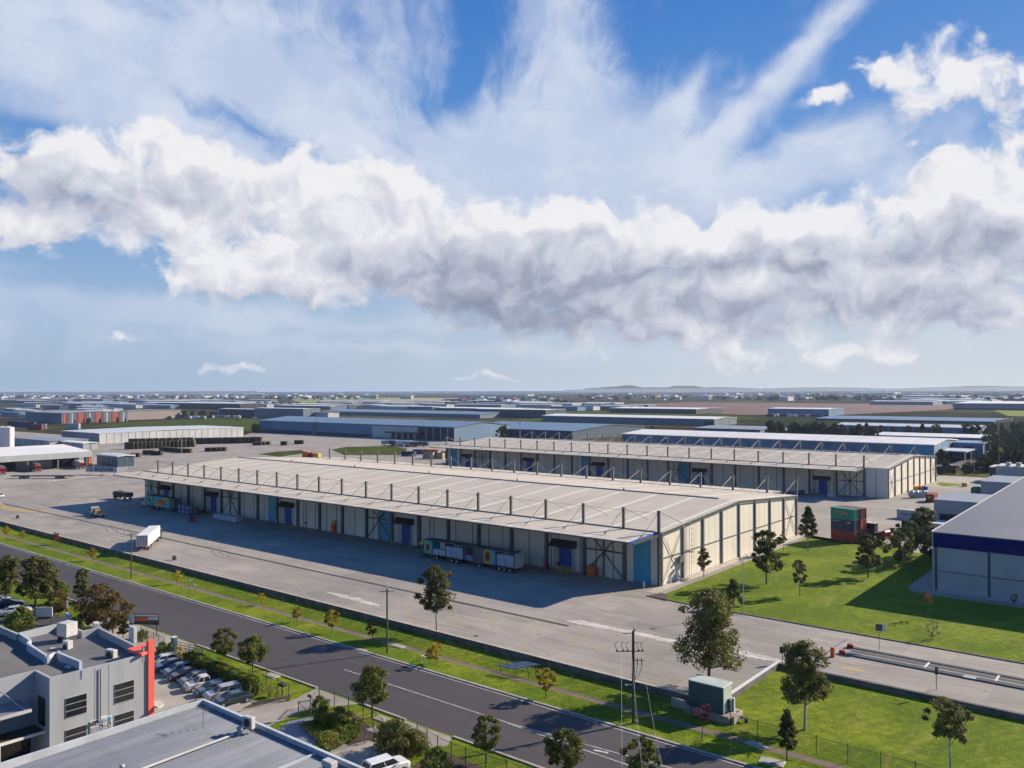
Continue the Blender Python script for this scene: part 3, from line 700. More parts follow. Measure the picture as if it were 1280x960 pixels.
# hero trees (height, crown base, crown radius)
make_tree('t1', 11.9, 2.9, 4.5, 'gum', 'leaf_gum', 'bark', 100, 110, .2, 11, .16, .22, .4)
make_tree('t2', 9.6, 3.1, 3.1, 'gum', 'leaf_olive', 'bark_pale', 56, 115, .2, 12, .12, .15, -.3)
make_tree('t3', 9.6, 3.4, 3.1, 'gum', 'leaf_gum', 'bark_pale', 62, 105, .2, 13, .14, .17, .2)
make_tree('t4', 5.2, 1.3, 1.35, 'cone', 'leaf_dark', 'bark', 30, 100, .16, 14, .3, .09)
make_tree('t5', 6.7, 3.2, 2.2, 'umbrella', 'leaf_gum', 'bark_pale', 32, 95, .17, 15, .2, .1)
make_tree('t6', 10.2, 2.6, 3.5, 'gum', 'leaf_dark', 'bark', 46, 100, .24, 16, .2, .18)
make_tree('t7', 5.0, .5, 1.75, 'bush', 'leaf_dark', 'bark', 26, 110, .2, 17, .2, .12)
make_tree('t8', 6.4, 2.3, 1.7, 'gum', 'leaf_gum', 'bark', 22, 80, .19, 18, .2, .09)
make_tree('t9', 10.3, 3.4, 2.5, 'cone', 'leaf_dark', 'bark_pale', 46, 90, .24, 19, .1, .15)
make_tree('street', 5.3, 1.7, 2.15, 'round', 'leaf_street', 'bark', 42, 130, .15, 21, .35, .11)
make_tree('street2', 5.2, 1.6, 1.75, 'round', 'leaf_street', 'bark', 36, 120, .14, 22, .4, .1)
make_tree('gold', 2.9, .9, 1.05, 'round', 'leaf_yellow', 'bark', 18, 80, .12, 23, .25, .05)
make_tree('gold2', 3.7, 1.1, 1.35, 'round', 'leaf_yellow', 'bark', 22, 85, .13, 24, .25, .06)
make_tree('goldbright', 3.0, .9, 1.0, 'round', 'leaf_gold', 'bark', 16, 90, .12, 25, .25, .05)
make_tree('rust', 2.7, .7, .95, 'round', 'leaf_rust', 'bark', 16, 70, .12, 26, .25, .05)
make_tree('red', 3.9, 2.0, .75, 'round', 'leaf_red', 'bark', 12, 55, .14, 27, .2, .045, .5)
make_tree('olive', 8.2, 2.0, 3.1, 'gum', 'leaf_olive', 'bark', 46, 110, .22, 28, .15, .16)
make_tree('brown', 7.0, 1.2, 3.1, 'round', 'leaf_brown', 'bark', 46, 120, .2, 29, .3, .16)
make_tree('darkcone', 7.0, 1.3, 2.1, 'gum', 'leaf_dark', 'bark', 34, 110, .2, 30, .2, .13)
make_tree('shrub', 2.2, .1, 1.6, 'bush', 'leaf_hedge', 'bark', 20, 120, .12, 31, .2, .06)
make_tree('shrubdark', 3.3, .1, 3.2, 'bush', 'leaf_gum', 'bark', 40, 150, .16, 32, .2, .08)
make_tree('sapling', 4.2, 1.6, .9, 'gum', 'leaf_gum', 'bark', 10, 40, .15, 33, .1, .05)
make_tree('brownsap', 4.2, 2.5, .95, 'umbrella', 'leaf_rust', 'bark', 10, 50, .14, 34, .2, .05)
make_tree('bare', 2.9, .4, 1.15, 'round', 'leaf_bare', 'bark', 22, 22, .09, 35, .2, .05)
make_tree('midtree', 8.5, 1.2, 3.4, 'round', 'leaf_far', 'bark', 30, 60, .42, 36, .2, .2)
make_tree('midtree2', 7.5, .8, 2.7, 'cone', 'leaf_far', 'bark', 26, 55, .42, 37, .2, .2)
make_tree('midtree3', 9., 1.0, 4.2, 'gum', 'leaf_far', 'bark', 30, 60, .45, 38, .2, .2)
make_tree('clumptree', 7.4, 1.6, 3.2, 'round', 'leaf_dark', 'bark', 34, 90, .24, 39, .15, .13)

tree_at('t1', 886, 858, 0, 'tall gum tree on the yard edge directly behind the teal pump box').rotation_euler[2] = 1.1
tree_at('t2', 546, 786, 0.1, 'slim olive gum tree standing at the yard wall before the half-open truck').rotation_euler[2] = .4
tree_at('t3', 1006, 912, G, 'pale-trunked gum tree on the lawn below the corner of the entry road').rotation_euler[2] = 2.4
tree_at('t4', 984, 951, G, 'small dark conical tree beside the footpath below the pale-trunked gum tree')
tree_at('t5', 1188, 964, G, 'young umbrella-crowned tree on the lawn at the lower right of the photo')
tree_at('t6', 958, 730, 0, 'dark bushy gum tree on the lawn before the sunlit end wall')
tree_at('t7', 917, 758, 0, 'dense low dark tree on the lawn beside the light pole', sc=.95)
tree_at('t8', 1000, 745, 0, 'small slender tree alone in the middle of the big lawn')
tree_at('t9', 1010, 689, 0, 'tall pointed tree at the lawn edge left of the container stack')
tree_at('t6', 1085, 722, 0, 'broad dark tree on the lawn in front of the red reach stacker', sc=.83, rz=2)
tree_at('t8', 880, 722, 0, 'small tree close to the sunlit end wall beside its cage ladder', sc=1.02, sz=.9)
tree_at('clumptree', 1123, 708, 0, 'leftmost dark tree of the clump beside the blue-banded shed')
tree_at('clumptree', 1136, 700, 0, 'second dark tree of the clump beside the blue-banded shed', sc=1.15)
tree_at('t6', 1155, 694, 0, 'tallest tree of the clump beside the blue-banded shed', sc=1.05, rz=.8)
tree_at('clumptree', 1163, 702, 0, 'dark tree of the clump nearest the corner of the blue-banded shed', sc=1.0)
tree_at('sapling', 979, 688, 0, 'thin sapling in front of the far end of the sunlit end wall', sc=1.2)
tree_at('brownsap', 1160, 773, 0, 'brown-crowned sapling in the shade edge before the blue-banded shed', name='sapling')
tree_at('bare', 1166, 799, 0, 'leafless grey shrub on the lawn near the entry road barrier', name='shrub', cat='shrub')
tree_at('brownsap', 1268, 768, 0, 'brown sapling in full shade at the foot of the blue-banded shed', name='sapling', sc=.8)
tree_at('sapling', 925, 706, 0, 'low shrub against the foot of the sunlit end wall', name='shrub', cat='shrub', sc=.45)
tree_at('street2', 280, 832, G, 'small round street tree left of its twin near the hedge', sc=.98)
tree_at('street', 316, 842, G, 'dark round street tree by the kerb above the end of the hedge', sc=.93)
tree_at('street', 465, 897, G, 'big round street tree between the two driveways', sc=1.08)
tree_at('street2', 608, 953, G, 'compact round street tree beside the road at the lower middle', sc=.88)
tree_at('street', 707, 978, G, 'round street tree at the bottom of the photo, in front of the lane markings', sc=.93, rz=1)
tree_at('street2', 803, 990, G, 'round treetop cut off by the bottom edge below the road markings', sc=.95)
for u, v, k_, s_, lb in [(8, 672, 'gold', 1.0, 'small yellow-green tree at the far left end of the verge row'), (28, 674, 'gold', .75, 'low yellowish bush second from the left in the verge row'),
        (70, 681, 'rust', 1.15, 'small orange tree on the verge left of the white trailer'), (115, 701, 'gold', 1.0, 'small green-yellow tree on the verge left of the street lamp'),
        (222, 730, 'goldbright', .9, 'small bright yellow shrub tree beside the short posts at the road verge'),
        (327, 756, 'goldbright', .7, 'small golden shrub on the verge between street lamp and first utility pole'),
        (371, 778, 'gold', .85, 'small olive yellow tree left of the taller yellow tree by the pole'), (415, 791, 'gold2', .95, 'tall yellow-topped verge tree left of the first utility pole'),
        (465, 799, 'rust', 1.0, 'round rust brown tree on the dirt path just left of the first utility pole'),
        (545, 831, 'goldbright', 1.0, 'bright yellow tree on the verge between the two utility poles'), (537, 829, 'gold', .7, 'dark green bush touching the bright yellow verge tree'),
        (682, 873, 'gold2', 1.0, 'round yellow-green tree at the verge beside the pipe rack')]:
    tree_at(k_, u, v, G, lb, sc=s_, name='young_tree')
tree_at('red', 877, 925, G, 'thin red-leaved sapling on a stake in front of the teal pump box', name='young_tree', rz=0)
# left foreground planting
for u, v, k_, s_, lb in [(8, 752, 'olive', 1.0, 'olive tree at the left photo edge above the parked cars'), (44, 760, 'olive', 1.08, 'tall olive gum tree between the parked cars and the road'),
        (62, 757, 'olive', .8, 'smaller olive tree right beside the tall olive gum tree'), (77, 744, 'shrub', 1.1, 'small round green bush at the road edge beyond the olive trees'),
        (73, 770, 'brown', .6, 'low brown leafless tree at the end of the parked cars'), (103, 752, 'darkcone', .85, 'dark green tree leaning over the road left of the brown trees'),
        (121, 786, 'brown', 1.0, 'big brown-leaved tree behind the grey office, its left half'), (141, 792, 'brown', .88, 'big brown-leaved tree behind the grey office, its right half'),
        (26, 789, 'shrub', 1.7, 'bright green bush behind the parapet at the left photo edge'), (154, 797, 'darkcone', .5, 'small tree behind the parapet of the grey office near its road sign'),
        (178, 800, 'shrub', .7, 'small green shrub by the office road sign'), (100, 790, 'shrub', 1.2, 'dark shrub below the brown trees'),
        (203, 815, 'shrub', .65, 'low shrub by the pedestrian gate'), (213, 817, 'shrub', .7, 'rounded shrub at the start of the clipped hedge'),
        (400, 889, 'shrub', .8, 'round clipped bush beside the open driveway gate')]:
    tree_at(k_, u, v, G, lb, name='shrub' if k_ == 'shrub' else 'tree', cat='shrub' if k_ == 'shrub' else 'tree', sc=s_)
tree_at('goldbright', 224, 828, G, 'bright yellow shrub at the left end of the clipped hedge', name='shrub', cat='shrub', sc=.75)
tree_at('goldbright', 276, 835, G, 'little yellow shrub peeking over the clipped hedge', name='shrub', cat='shrub', sc=.5)
# clipped hedge blocks
HB = [(238, 836), (248, 840), (258, 845), (268, 849), (279, 854), (290, 858), (301, 863), (313, 868)]
def hedge_mesh():
    r = np.random.RandomState(5); n = 1500; cs = []
    p = r.uniform(-1, 1, (n, 3)); ax = r.randint(0, 5, n)
    for i in range(n):
        a = ax[i]; p[i, 0 if a < 2 else (1 if a < 4 else 2)] = (1 if a % 2 == 0 else -1) if a < 4 else 1
    p = p*np.array([.75, .6, .85])+np.array([0, 0, .9])+r.normal(0, .06, (n, 3))
    return leaf_mesh('foliage', p, np.full(n, .05), np.full(n, 2), .12, 6, 'leaf_hedge')
hm = hedge_mesh()
for i, (u, v) in enumerate(HB):
    x, y = PG(u, v); o = T('hedge_shrub', 'clipped block of green hedge between the parked cars and the fence', 'hedge', (x, y, G), R(-4+rng.uniform(-6, 6)), 'clipped hedge along the car park')
    o.scale = (1+.1*(i % 3), 1, 1.12+.1*((i*2) % 3)/2)
    c = bpy.data.objects.new('foliage', hm); C.objects.link(c); c.parent = o
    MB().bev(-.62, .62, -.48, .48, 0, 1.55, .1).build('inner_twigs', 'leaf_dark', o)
o = tree_at('shrubdark', 495, 940, G, 'wide dark green shrub mass beside the lower driveway behind the white utility', name='shrub', cat='shrub', rz=.3); o.scale = (1.0, .75, .95)
o = tree_at('shrubdark', 516, 938, G, 'dark green shrub at the right end of the wide shrub mass', name='shrub', cat='shrub', rz=2.3, sc=.62)
o = tree_at('shrub', 545, 966, G, 'low green shrub in the mulch bed at the bottom edge', name='shrub', cat='shrub', sc=1.1)
o = tree_at('shrub', 425, 909, G, 'yellow-green shrub at the left of the fenced garden', name='shrub', cat='shrub', sc=1.0)
o = tree_at('shrub', 403, 907, G, 'yellow-green shrub behind the wall of the corrugated roof', name='shrub', cat='shrub', sc=.95, rz=1)
# ground ivy lawn in the garden, uncountable
r_ = np.random.RandomState(3); pts = []
poly = [PG(376, 908), PG(405, 897), PG(452, 905), PG(447, 923), PG(412, 941)]
xs = [p[0] for p in poly]; ys = [p[1] for p in poly]
def inside(x, y):
    c = False; j = len(poly)-1
    for i in range(len(poly)):
        if (poly[i][1] > y) != (poly[j][1] > y) and x < (poly[j][0]-poly[i][0])*(y-poly[i][1])/(poly[j][1]-poly[i][1])+poly[i][0]: c = not c
        j = i
    return c
while len(pts) < 1500:
    x, y = r_.uniform(min(xs), max(xs)), r_.uniform(min(ys), max(ys))
    if inside(x, y): pts.append((x, y, G+.2+.25*abs(sin(x)*cos(y*1.3))))
me = leaf_mesh('ground_cover', np.array(pts), np.full(len(pts), .3), np.full(len(pts), 5), .16, 4, 'leaf_hedge', .5)
o = bpy.data.objects.new('ground_cover', me); C.objects.link(o); tag(o, 'dense green ground cover in the fenced garden by the driveway', 'ground cover', None, 'stuff')
# dry shrubs in the mulch strip right of the hedge
for k_, (u, v) in enumerate([(328, 868), (337, 872), (346, 874)]):
    tree_at('bare', u, v, G, 'sparse grey low shrub in the mulch strip by the driveway gate', name='shrub', cat='shrub', sc=.5, group='sparse shrubs in the mulch strip')
# mid-distance trees: belts and clumps
MID = 'dark trees between the distant sheds'
def belt(n, u0, u1, v0, v1, sc, label, key=None, seed=1):
    r = random.Random(seed)
    for i in range(n):
        u = r.uniform(u0, u1); v = v0+(v1-v0)*(u-u0)/max(1, u1-u0)+r.uniform(-1.2, 1.2)
        x, y = P(u, v); s = sc*r.uniform(.7, 1.25)
        put_tree(key or r.choice(['midtree', 'midtree2', 'midtree3']), x, y, 0, label, sc=s, group=label and MID+' ('+label[:40]+')', rnd=r)
belt(34, 962, 1052, 545, 548, 1.15, 'dark tree in the thick belt behind the far masted warehouse', seed=2)
belt(6, 800, 822, 541, 544, .8, 'small dark tree at the left end of the pale roof behind the warehouse', 'midtree2', 3)
belt(10, 1040, 1100, 548, 551, 1.1, 'dark tree standing before the long pale-roofed shed', seed=4)
for u, v, k_, s_ in [(1083, 547, 'midtree2', 1.5), (1101, 547, 'midtree', 1.1), (1117, 546, 'midtree', .9), (1136, 545, 'midtree', .95), (1153, 545, 'midtree2', 1.3), (1161, 546, 'midtree', .8), (1171, 547, 'midtree', 1.2), (1209, 548, 'midtree', 1.35), (1220, 548, 'midtree', 1.3), (1146, 546, 'midtree', .7)]:
    tree_at(k_, u, v, 0, 'dark tree in the row along the pale shed at right', sc=s_, group='row of trees along the pale shed')
for u, v in [(1142, 572), (1150, 573), (1162, 571)]: tree_at('midtree', u, v, 0, 'bushy tree behind the ridge of the far masted warehouse', sc=.95, group='trees behind the far warehouse ridge')
tree_at('midtree3', 1176, 585, 0, 'olive bushy tree at the corner behind the far masted warehouse', sc=.95)
r = random.Random(9)
for i in range(70):
    u = r.uniform(1228, 1300); v = r.uniform(540, 590); u = max(u, 1224+(590-v)*.05)
    x, y = P(u, v); put_tree(r.choice(['midtree', 'midtree3', 'midtree2']), x, y, 0, 'dark tree in the dense grove at the right photo edge', sc=r.uniform(.75, 1.2), group='grove at the right edge', rnd=r)
for i in range(14):
    u = r.uniform(1180, 1236); x, y = P(u, 587+r.uniform(-1, 1)); put_tree('midtree', x, y, 0, 'low bush in the hedge line behind the far warehouse yard', sc=r.uniform(.28, .45), group='low bushes behind the far yard', rnd=r, name='bush', cat='shrub')
for i in range(26):
    u = r.uniform(1172, 1240); x, y = P(u, 592+r.uniform(-2.5, 2)); put_tree('midtree', x, y, 0, 'low dark bush on the grass strip beyond the skip bins', sc=r.uniform(.2, .36), group='low bushes on the far grass strip', rnd=r, name='bush', cat='shrub')
tree_at('midtree', 628, 552, 0, 'dark tree before the wall of the blue-roofed sheds', sc=1.3)
tree_at('midtree2', 631, 549, 0, 'taller dark tree before the wall of the blue-roofed sheds', sc=1.4)
belt(16, 225, 290, 522, 522, 1.0, 'dark tree along the green strip before the glassy offices', seed=12)
belt(8, 92, 160, 530, 527, .8, 'dark tree in front of the red-striped building', 'midtree2', 13)
belt(5, 318, 324, 540, 543, .9, 'tree at the left end of the long blue building', seed=14)
# far away trees: low-detail, still single things
def fartree(key, seed, w, h):
    r = random.Random(seed); cs = [(r.uniform(-w, w)*.6, r.uniform(-w, w)*.6, h*r.uniform(.35, .8)) for _ in range(9)]
    me = leaf_mesh('far_tree', cs, [h*.3]*9, [26]*9, 1.1, seed, 'leaf_far'); TM[key] = me
for i, (w, h) in enumerate(((4, 8), (6, 9), (3, 10))): fartree('far%d' % i, 50+i, w, h)
r = random.Random(21); nfar = 0
def far_put(u, v, s, lb, gp):
    x, y = P(u, v); o = bpy.data.objects.new('far_tree', TM['far%d' % r.randrange(3)]); C.objects.link(o)
    o.location = (x, y, 0); o.rotation_euler = (0, 0, r.uniform(0, 6)); o.scale = (s*r.uniform(.9, 1.8), s*r.uniform(.9, 1.8), s); tag(o, lb, 'tree', gp)
for (n, u0, u1, v0, v1, s, lb) in [(34, 330, 460, 497, 501, 1.2, 'far dark tree on the left of the lime green field'), (26, 640, 720, 497.5, 506, 1.2, 'far dark tree between the pale hangars and the soil field'),
        (20, 565, 640, 500, 506, 1.2, 'far tree among the pale roofs left of the soil field'), (40, 725, 960, 496, 502, 1.5, 'far tree among the suburb below the hills'),
        (44, 955, 1130, 495, 503, 1.6, 'far dark tree along the far edge of the soil field'), (46, 1175, 1290, 493, 503, 1.4, 'far dark tree between the pale roofs at the right horizon'),
        (26, 100, 320, 499, 501, 1.2, 'far tree in the belt behind the left industrial roofs'), (14, 0, 110, 496, 499, 1.3, 'far tree on the horizon plain at left')]:
    for i in range(n): far_put(r.uniform(u0, u1), r.uniform(v0, v1), s*r.uniform(.7, 1.3), lb, lb.replace('far dark tree', 'far trees').replace('far tree', 'far trees'))
# distant woodland seen as thin dark masses
pts = []; r2 = np.random.RandomState(8)
for i in range(5200):
    u = r2.uniform(-20, 1300); v = 489.4+abs(r2.normal(0, 2.6)); v = min(v, 499)
    if 330 < u < 620 and v > 496.5: continue
    d = 36*F/(v-486.6+.3*(1-u/640))
    x, y = P(u, max(v, 488.9+.003*(640-u)*.5)); 
    if hypot(x, y) > 14000: continue
    sp = hypot(x, y)*.006
    for k_ in range(3): pts.append((x+r2.normal(0, sp), y+r2.normal(0, sp*1.5), r2.uniform(2, 7)))
pts = np.array(pts)
me = leaf_mesh('woodland', pts, np.full(len(pts), 4.), np.full(len(pts), 4), 4.2, 2, 'leaf_far')
o = bpy.data.objects.new('woodland', me); C.objects.link(o); tag(o, 'thin dark bands of distant woodland spread over the plain to the horizon', 'woodland', None, 'stuff')
# ---------------------------------------------------------------- vehicles
PC = {}
def paint(c):
    k = 'paint_%d_%d_%d' % tuple(int(x*99) for x in c)
    if k not in MATS:
        m = mat(k, c, tuple(x*.9 for x in c), .28, .0, ns=1.5); m.node_tree.nodes['Principled BSDF'].inputs['Coat Weight'].default_value = .6
    return k
STY = {  # outline stations: x, half width, deck z ; cabin: (x0 bottom, x1 bottom, x0 top, x1 top, roof z)
 'sedan': (4.7, [(-2.35, .72, .78), (-2.2, .84, .92), (-1.1, .9, 1.0), (1.0, .9, .98), (1.9, .86, .86), (2.3, .72, .66)], (-1.75, 1.15, -1.05, .35, 1.43)),
 'hatch': (4.1, [(-2.05, .74, .85), (-1.9, .84, 1.0), (-1.0, .88, 1.0), (.9, .88, .98), (1.7, .84, .86), (2.03, .7, .66)], (-1.98, 1.05, -1.5, .3, 1.48)),
 'suv': (4.6, [(-2.3, .78, 1.0), (-2.2, .9, 1.12), (-1.0, .94, 1.12), (1.0, .94, 1.1), (2.0, .9, 1.02), (2.3, .78, .85)], (-2.2, 1.1, -1.95, .45, 1.72)),
 'ute': (5.1, [(-2.55, .86, 1.05), (-2.5, .9, 1.08), (-1.0, .92, 1.08), (1.1, .92, 1.08), (2.2, .88, 1.02), (2.5, .78, .8)], (-.55, 1.25, -.4, .65, 1.74)),
}
def make_car(style, col, label, loc, rz, group=None, tray=False):
    L, st, cab = STY[style]; pm = paint(col)
    t = T('parked_car' if style != 'ute' else 'pickup_truck', label, 'car' if style != 'ute' else 'pickup', loc, rz, group)
    zb = .26; b = MB(); rings = []
    for x, w, z in st:
        rings.append([(x, -w*.92, zb), (x, -w, zb+.22), (x, -w, z-.12), (x, -w*.88, z), (x, w*.88, z), (x, w, z-.12), (x, w, zb+.22), (x, w*.92, zb)])
    vs = [p for r_ in rings for p in r_]; n = 8
    fs = [(k*n+i, k*n+(i+1) % n, (k+1)*n+(i+1) % n, (k+1)*n+i) for k in range(len(st)-1) for i in range(n)]
    fs += [tuple(range(n-1, -1, -1)), tuple(range((len(st)-1)*n, len(st)*n))]
    b.add(vs, fs)
    x0, x1, u0, u1, zr = cab; wz = st[2][2]-.02; w0, w1 = st[2][1]*.86, st[2][1]*.72
    body = b.build('body', pm, t)
    g = MB(); g.add([(x0, -w0, wz), (x1, -w0, wz), (x1, w0, wz), (x0, w0, wz), (u0, -w1, zr-.07), (u1, -w1, zr-.07), (u1, w1, zr-.07), (u0, w1, zr-.07)],
                    [(0, 1, 5, 4), (1, 2, 6, 5), (2, 3, 7, 6), (3, 0, 4, 7), (4, 5, 6, 7)])
    g.build('window', 'glass_dark', t)
    rf = MB(); e = .04
    rf.add([(u0-.05, -w1-e, zr-.075), (u1+.08, -w1-e, zr-.075), (u1+.08, w1+e, zr-.075), (u0-.05, w1+e, zr-.075), (u0+.1, -w1+.1, zr), (u1-.12, -w1+.1, zr), (u1-.12, w1-.1, zr), (u0+.1, w1-.1, zr)],
           [(0, 3, 2, 1), (4, 5, 6, 7), (0, 1, 5, 4), (1, 2, 6, 5), (2, 3, 7, 6), (3, 0, 4, 7)])
    for s in (-1, 1):
        for (p, q) in (((x0, s*w0, wz), (u0, s*w1, zr-.06)), ((x1, s*w0, wz), (u1, s*w1, zr-.06)), ((x0*.42+x1*.58-.1, s*w0*1.01, wz), (u0*.4+u1*.6-.1, s*w1*1.01, zr-.06))): rf.bar(p, q, .045, n=5)
    rf.build('roof', pm, t)
    wx = (st[0][0]+.85, st[-1][0]-.85)
    for x in wx:
        for s in (-1, 1):
            y = s*(st[2][1]-.1); w_ = MB().bar((x, y-.11, .33), (x, y+.11, .33), .33, n=14).build('wheel', 'tyre', t)
            MB().bar((x, y+s*.09, .33), (x, y+s*.125, .33), .2, n=10).build('rim', 'galv', w_)
    for s in (-1, 1):
        MB().bev(st[-1][0]-.14, st[-1][0]+.01, s*.56-.16, s*.56+.16, st[-1][2]-.16, st[-1][2]-.01, .02).build('headlight', 'white_paint', t)
        MB().bev(st[0][0]-.02, st[0][0]+.1, s*.6-.14, s*.6+.14, .68, .88, .02).build('tail_light', 'red_paint', t)
    MB().box(st[-1][0]-.05, st[-1][0]+.03, -.5, .5, .36, .52).build('grille', 'black', t)
    for s in (-1, 1): MB().bev(x1-.45, x1-.25, s*(st[2][1]+.08)-.09, s*(st[2][1]+.08)+.09, wz, wz+.14, .02).build('mirror', pm, t)
    if tray: MB().box(-2.4, -.7, -.72, .72, 1.084, 1.1).build('tray_cover', 'black', t)
    return t
# row of nine cars, noses to the building
a = PG(292, 879); b_ = PG(204, 831); n = 9
CARS = [('sedan', (.025, .05, .05), 'dark green sedan at the right end of the car park row'), ('suv', (.36, .35, .36), 'white four-wheel drive second from the right in the car park row'),
        ('sedan', (.04, .09, .11), 'teal dark sedan parked between the white utility and the white four-wheel drive'), ('ute', (.62, .58, .53), 'white utility with covered tray in the middle of the car park row'),
        ('hatch', (.24, .22, .19), 'beige hatchback parked left of the white utility'), ('sedan', (.06, .015, .02), 'dark maroon sedan between the beige and the silver hatchback'),
        ('hatch', (.2, .23, .27), 'silver hatchback in the car park row near the coral wall fin'), ('sedan', (.02, .035, .09), 'dark navy car mostly hidden behind the silver hatchback'),
        ('hatch', (.5, .5, .5), 'white car at the far left end of the car park row by the coral fin')]
for i, (s_, c_, lb) in enumerate(CARS):
    f = i/(n-1); x = a[0]*(1-f)+b_[0]*f; y = a[1]*(1-f)+b_[1]*f
    make_car(s_, c_, lb, (x, y-.1, G+.01), R(-102+rng.uniform(-2, 2)), 'cars parked along the hedge', s_ == 'ute').scale = (.95, .92, .93)
for (u, v, s_, c_, lb) in [(-3, 755, 'hatch', (.6, .6, .62), 'white car with red lights cut off by the left photo edge'), (10, 759, 'sedan', (.02, .03, .05), 'black car between the white and the silver car at the left edge'),
                     (20, 768, 'sedan', (.45, .48, .52), 'silver sedan in the left car park under the olive tree'), (32, 775, 'sedan', (.03, .045, .09), 'navy sedan at the near end of the left car park')]:
    x, y = PG(u, v); make_car(s_, c_, lb, (x, y, G+.012), R(150 if 0 else 72), 'cars in the left car park')
x, y = PG(482, 968); make_car('suv', (.72, .73, .74), 'white van-like car cut off by the bottom edge beside the wide shrub', (x, y, G+.01), R(78))
x, y = P(-1, 622); make_car('hatch', (.72, .72, .72), 'lone white car in the truck yard at the left photo edge', (x, y, .01), R(10))
o = T('concrete_block', 'cream concrete barrier block in the truck yard at the left photo edge', 'barrier', P(-4, 634)+(0,)); MB().bev(-2.6, 3.2, -.7, .7, 0, 1.5, .1).build('block', 'brick_tan', o)

def wheels(t, xs, yw, r=.5, w=.3, m='tyre'):
    for x in xs:
        for s in (-1, 1):
            q = MB().bar((x, s*yw-w/2, r), (x, s*yw+w/2, r), r, n=14).build('wheel', m, t)
            MB().bar((x, s*(yw+w/2-.02), r), (x, s*(yw+w/2+.02), r), r*.5, n=10).build('rim', 'galv', q)
def cab(t, x, m, z0=.55, h=2.3, l=2.0, w=1.2, front=1, top=None):
    """truck cab with its nose toward +x"""
    b = MB(); b.profile([(x, z0), (x+l, z0), (x+l, z0+h*.42), (x+l-.22, z0+h*.88), (x+l-.5, z0+h), (x, z0+h)], -w, w)
    c = b.build('cab', m, t)
    MB().add([(x+l+.02, -w*.86, z0+h*.45), (x+l+.02, w*.86, z0+h*.45), (x+l-.19, w*.8, z0+h*.87), (x+l-.19, -w*.8, z0+h*.87)], [(0, 1, 2, 3)]).build('windscreen', 'glass_dark', c)
    for s in (-1, 1):
        MB().box(x+l*.3, x+l*.82, s*w-.012 if s > 0 else -w-.012, s*w+.012 if s > 0 else -w+.012, z0+h*.5, z0+h*.84).build('side_window', 'glass_dark', c)
        MB().box(x+l-.02, x+l+.04, s*w*.8-.16, s*w*.8+.16, z0+.3, z0+.5).build('headlight', 'white_paint', t)
        MB().box(x+l-.1, x+l+.05, s*(w+.18)-.1, s*(w+.18)+.1, z0+h*.5, z0+h*.85).build('mirror', 'black', t)
    MB().box(x+l, x+l+.05, -w*.6, w*.6, z0+.1, z0+.75).build('grille', 'black', t)
    if top: MB().profile([(x, z0+h), (x+l*.75, z0+h), (x+.2, z0+h+.9), (x, z0+h+.9)], -w*.85, w*.85).build('wind_deflector', top, t)
    return c
# white semi-trailer in the sun
A = P(178.5, 689); B_ = (P(204, 678)); rz = atan2(P(199, 676)[1]-A[1], P(199, 676)[0]-A[0])
t = T('semi_trailer', 'white box semi-trailer with teal cab standing in the sun at the retaining wall', 'truck', (-182.9, 92.2, 0.01), R(142)); t.scale = (1.12, 1, .84)
MB().bev(0, 12.6, -1.25, 1.25, 1.25, 4.25, .05).build('box_body', 'white_paint', t)
MB().box(-.03, 0, -1.15, 1.15, 1.35, 4.1).build('rear_door', 'off_white', t)
bb = MB();
for y in (-.85, -.35, .35, .85): bb.bar((-.06, y, 1.4), (-.06, y, 4.0), .035)
bb.build('lock_bar', 'grey_steel', t)
MB().box(.1, 12.5, -.5, .5, .95, 1.2).build('chassis', 'dark_steel', t)
MB().box(-.1, .05, -1.2, 1.2, .55, .8).build('bumper', 'red_paint', t)
for s in (-1, 1): MB().box(-.14, -.1, s*.95-.2, s*.95+.2, .58, .77).build('tail_light', 'orange_paint', t)
wheels(t, (1.6, 2.9, 4.2), 1.05); wheels(t, (11.4, 14.8), 1.05)
cab(t, 13.1, 'teal', .6, 2.5, 2.2)
MB().bev(10.2, 13.1, -.9, .9, .75, 1.1, .05).build('tractor_frame', 'dark_steel', t)

def load_blocks(t, x0, x1, y, z0, nx, nz, m, dz=1.0):
    for i in range(nx):
        w_ = (x1-x0)/nx
        for k_ in range(nz):
            MB().bev(x0+i*w_+.04, x0+(i+1)*w_-.04, y, y+1.1, z0+k_*dz, z0+(k_+1)*dz-.05, .03).build('packed_load', m, t)
# turquoise truck with lettering at the left end, nose toward -X
t = T('curtain_truck', 'turquoise curtain-sided truck with yellow lettering at the far left dock', 'truck', (xcol(222, 128.5), 128.5, .01), R(180))
MB().bev(0, 2.4, -1.25, 1.25, 1.1, 4.0, .05).build('open_frame', 'tarp_grey', t)
for (x0, x1) in ((2.45, 11.6), (12.1, 16.6)):
    q = MB().bev(x0, x1, -1.28, 1.28, 1.1, 4.0, .06).build('curtain_body', 'turquoise', t)
    MB().box(x0, x1, -1.2, 1.2, 4.003, 4.06).build('roof_tarp', 'tarp_grey', q)
q = MB(Matrix.Translation((7.2, 1.30, 2.5)) @ Matrix.Rotation(R(14), 4, 'Y')).box(-3.7, 3.7, -.0, .012, -.95, .95).build('letter_panel', 'yellow_paint', t)
text('OVERS', 2.0, 'red_paint', t, (7.2, 1.325, 2.5), (R(90), R(-14)*0, R(180)), .008)
q = MB(Matrix.Translation((14.4, 1.30, 2.6)) @ Matrix.Rotation(R(16), 4, 'Y')).box(-1.6, 1.6, 0, .012, -.6, .6).build('letter_panel', 'yellow_paint', t)
text('MO', 1.3, 'black', t, (14.4, 1.325, 2.6), (R(90), 0, R(180)), .008)
MB().box(.1, 17.5, -.5, .5, .75, 1.05).build('chassis', 'dark_steel', t)
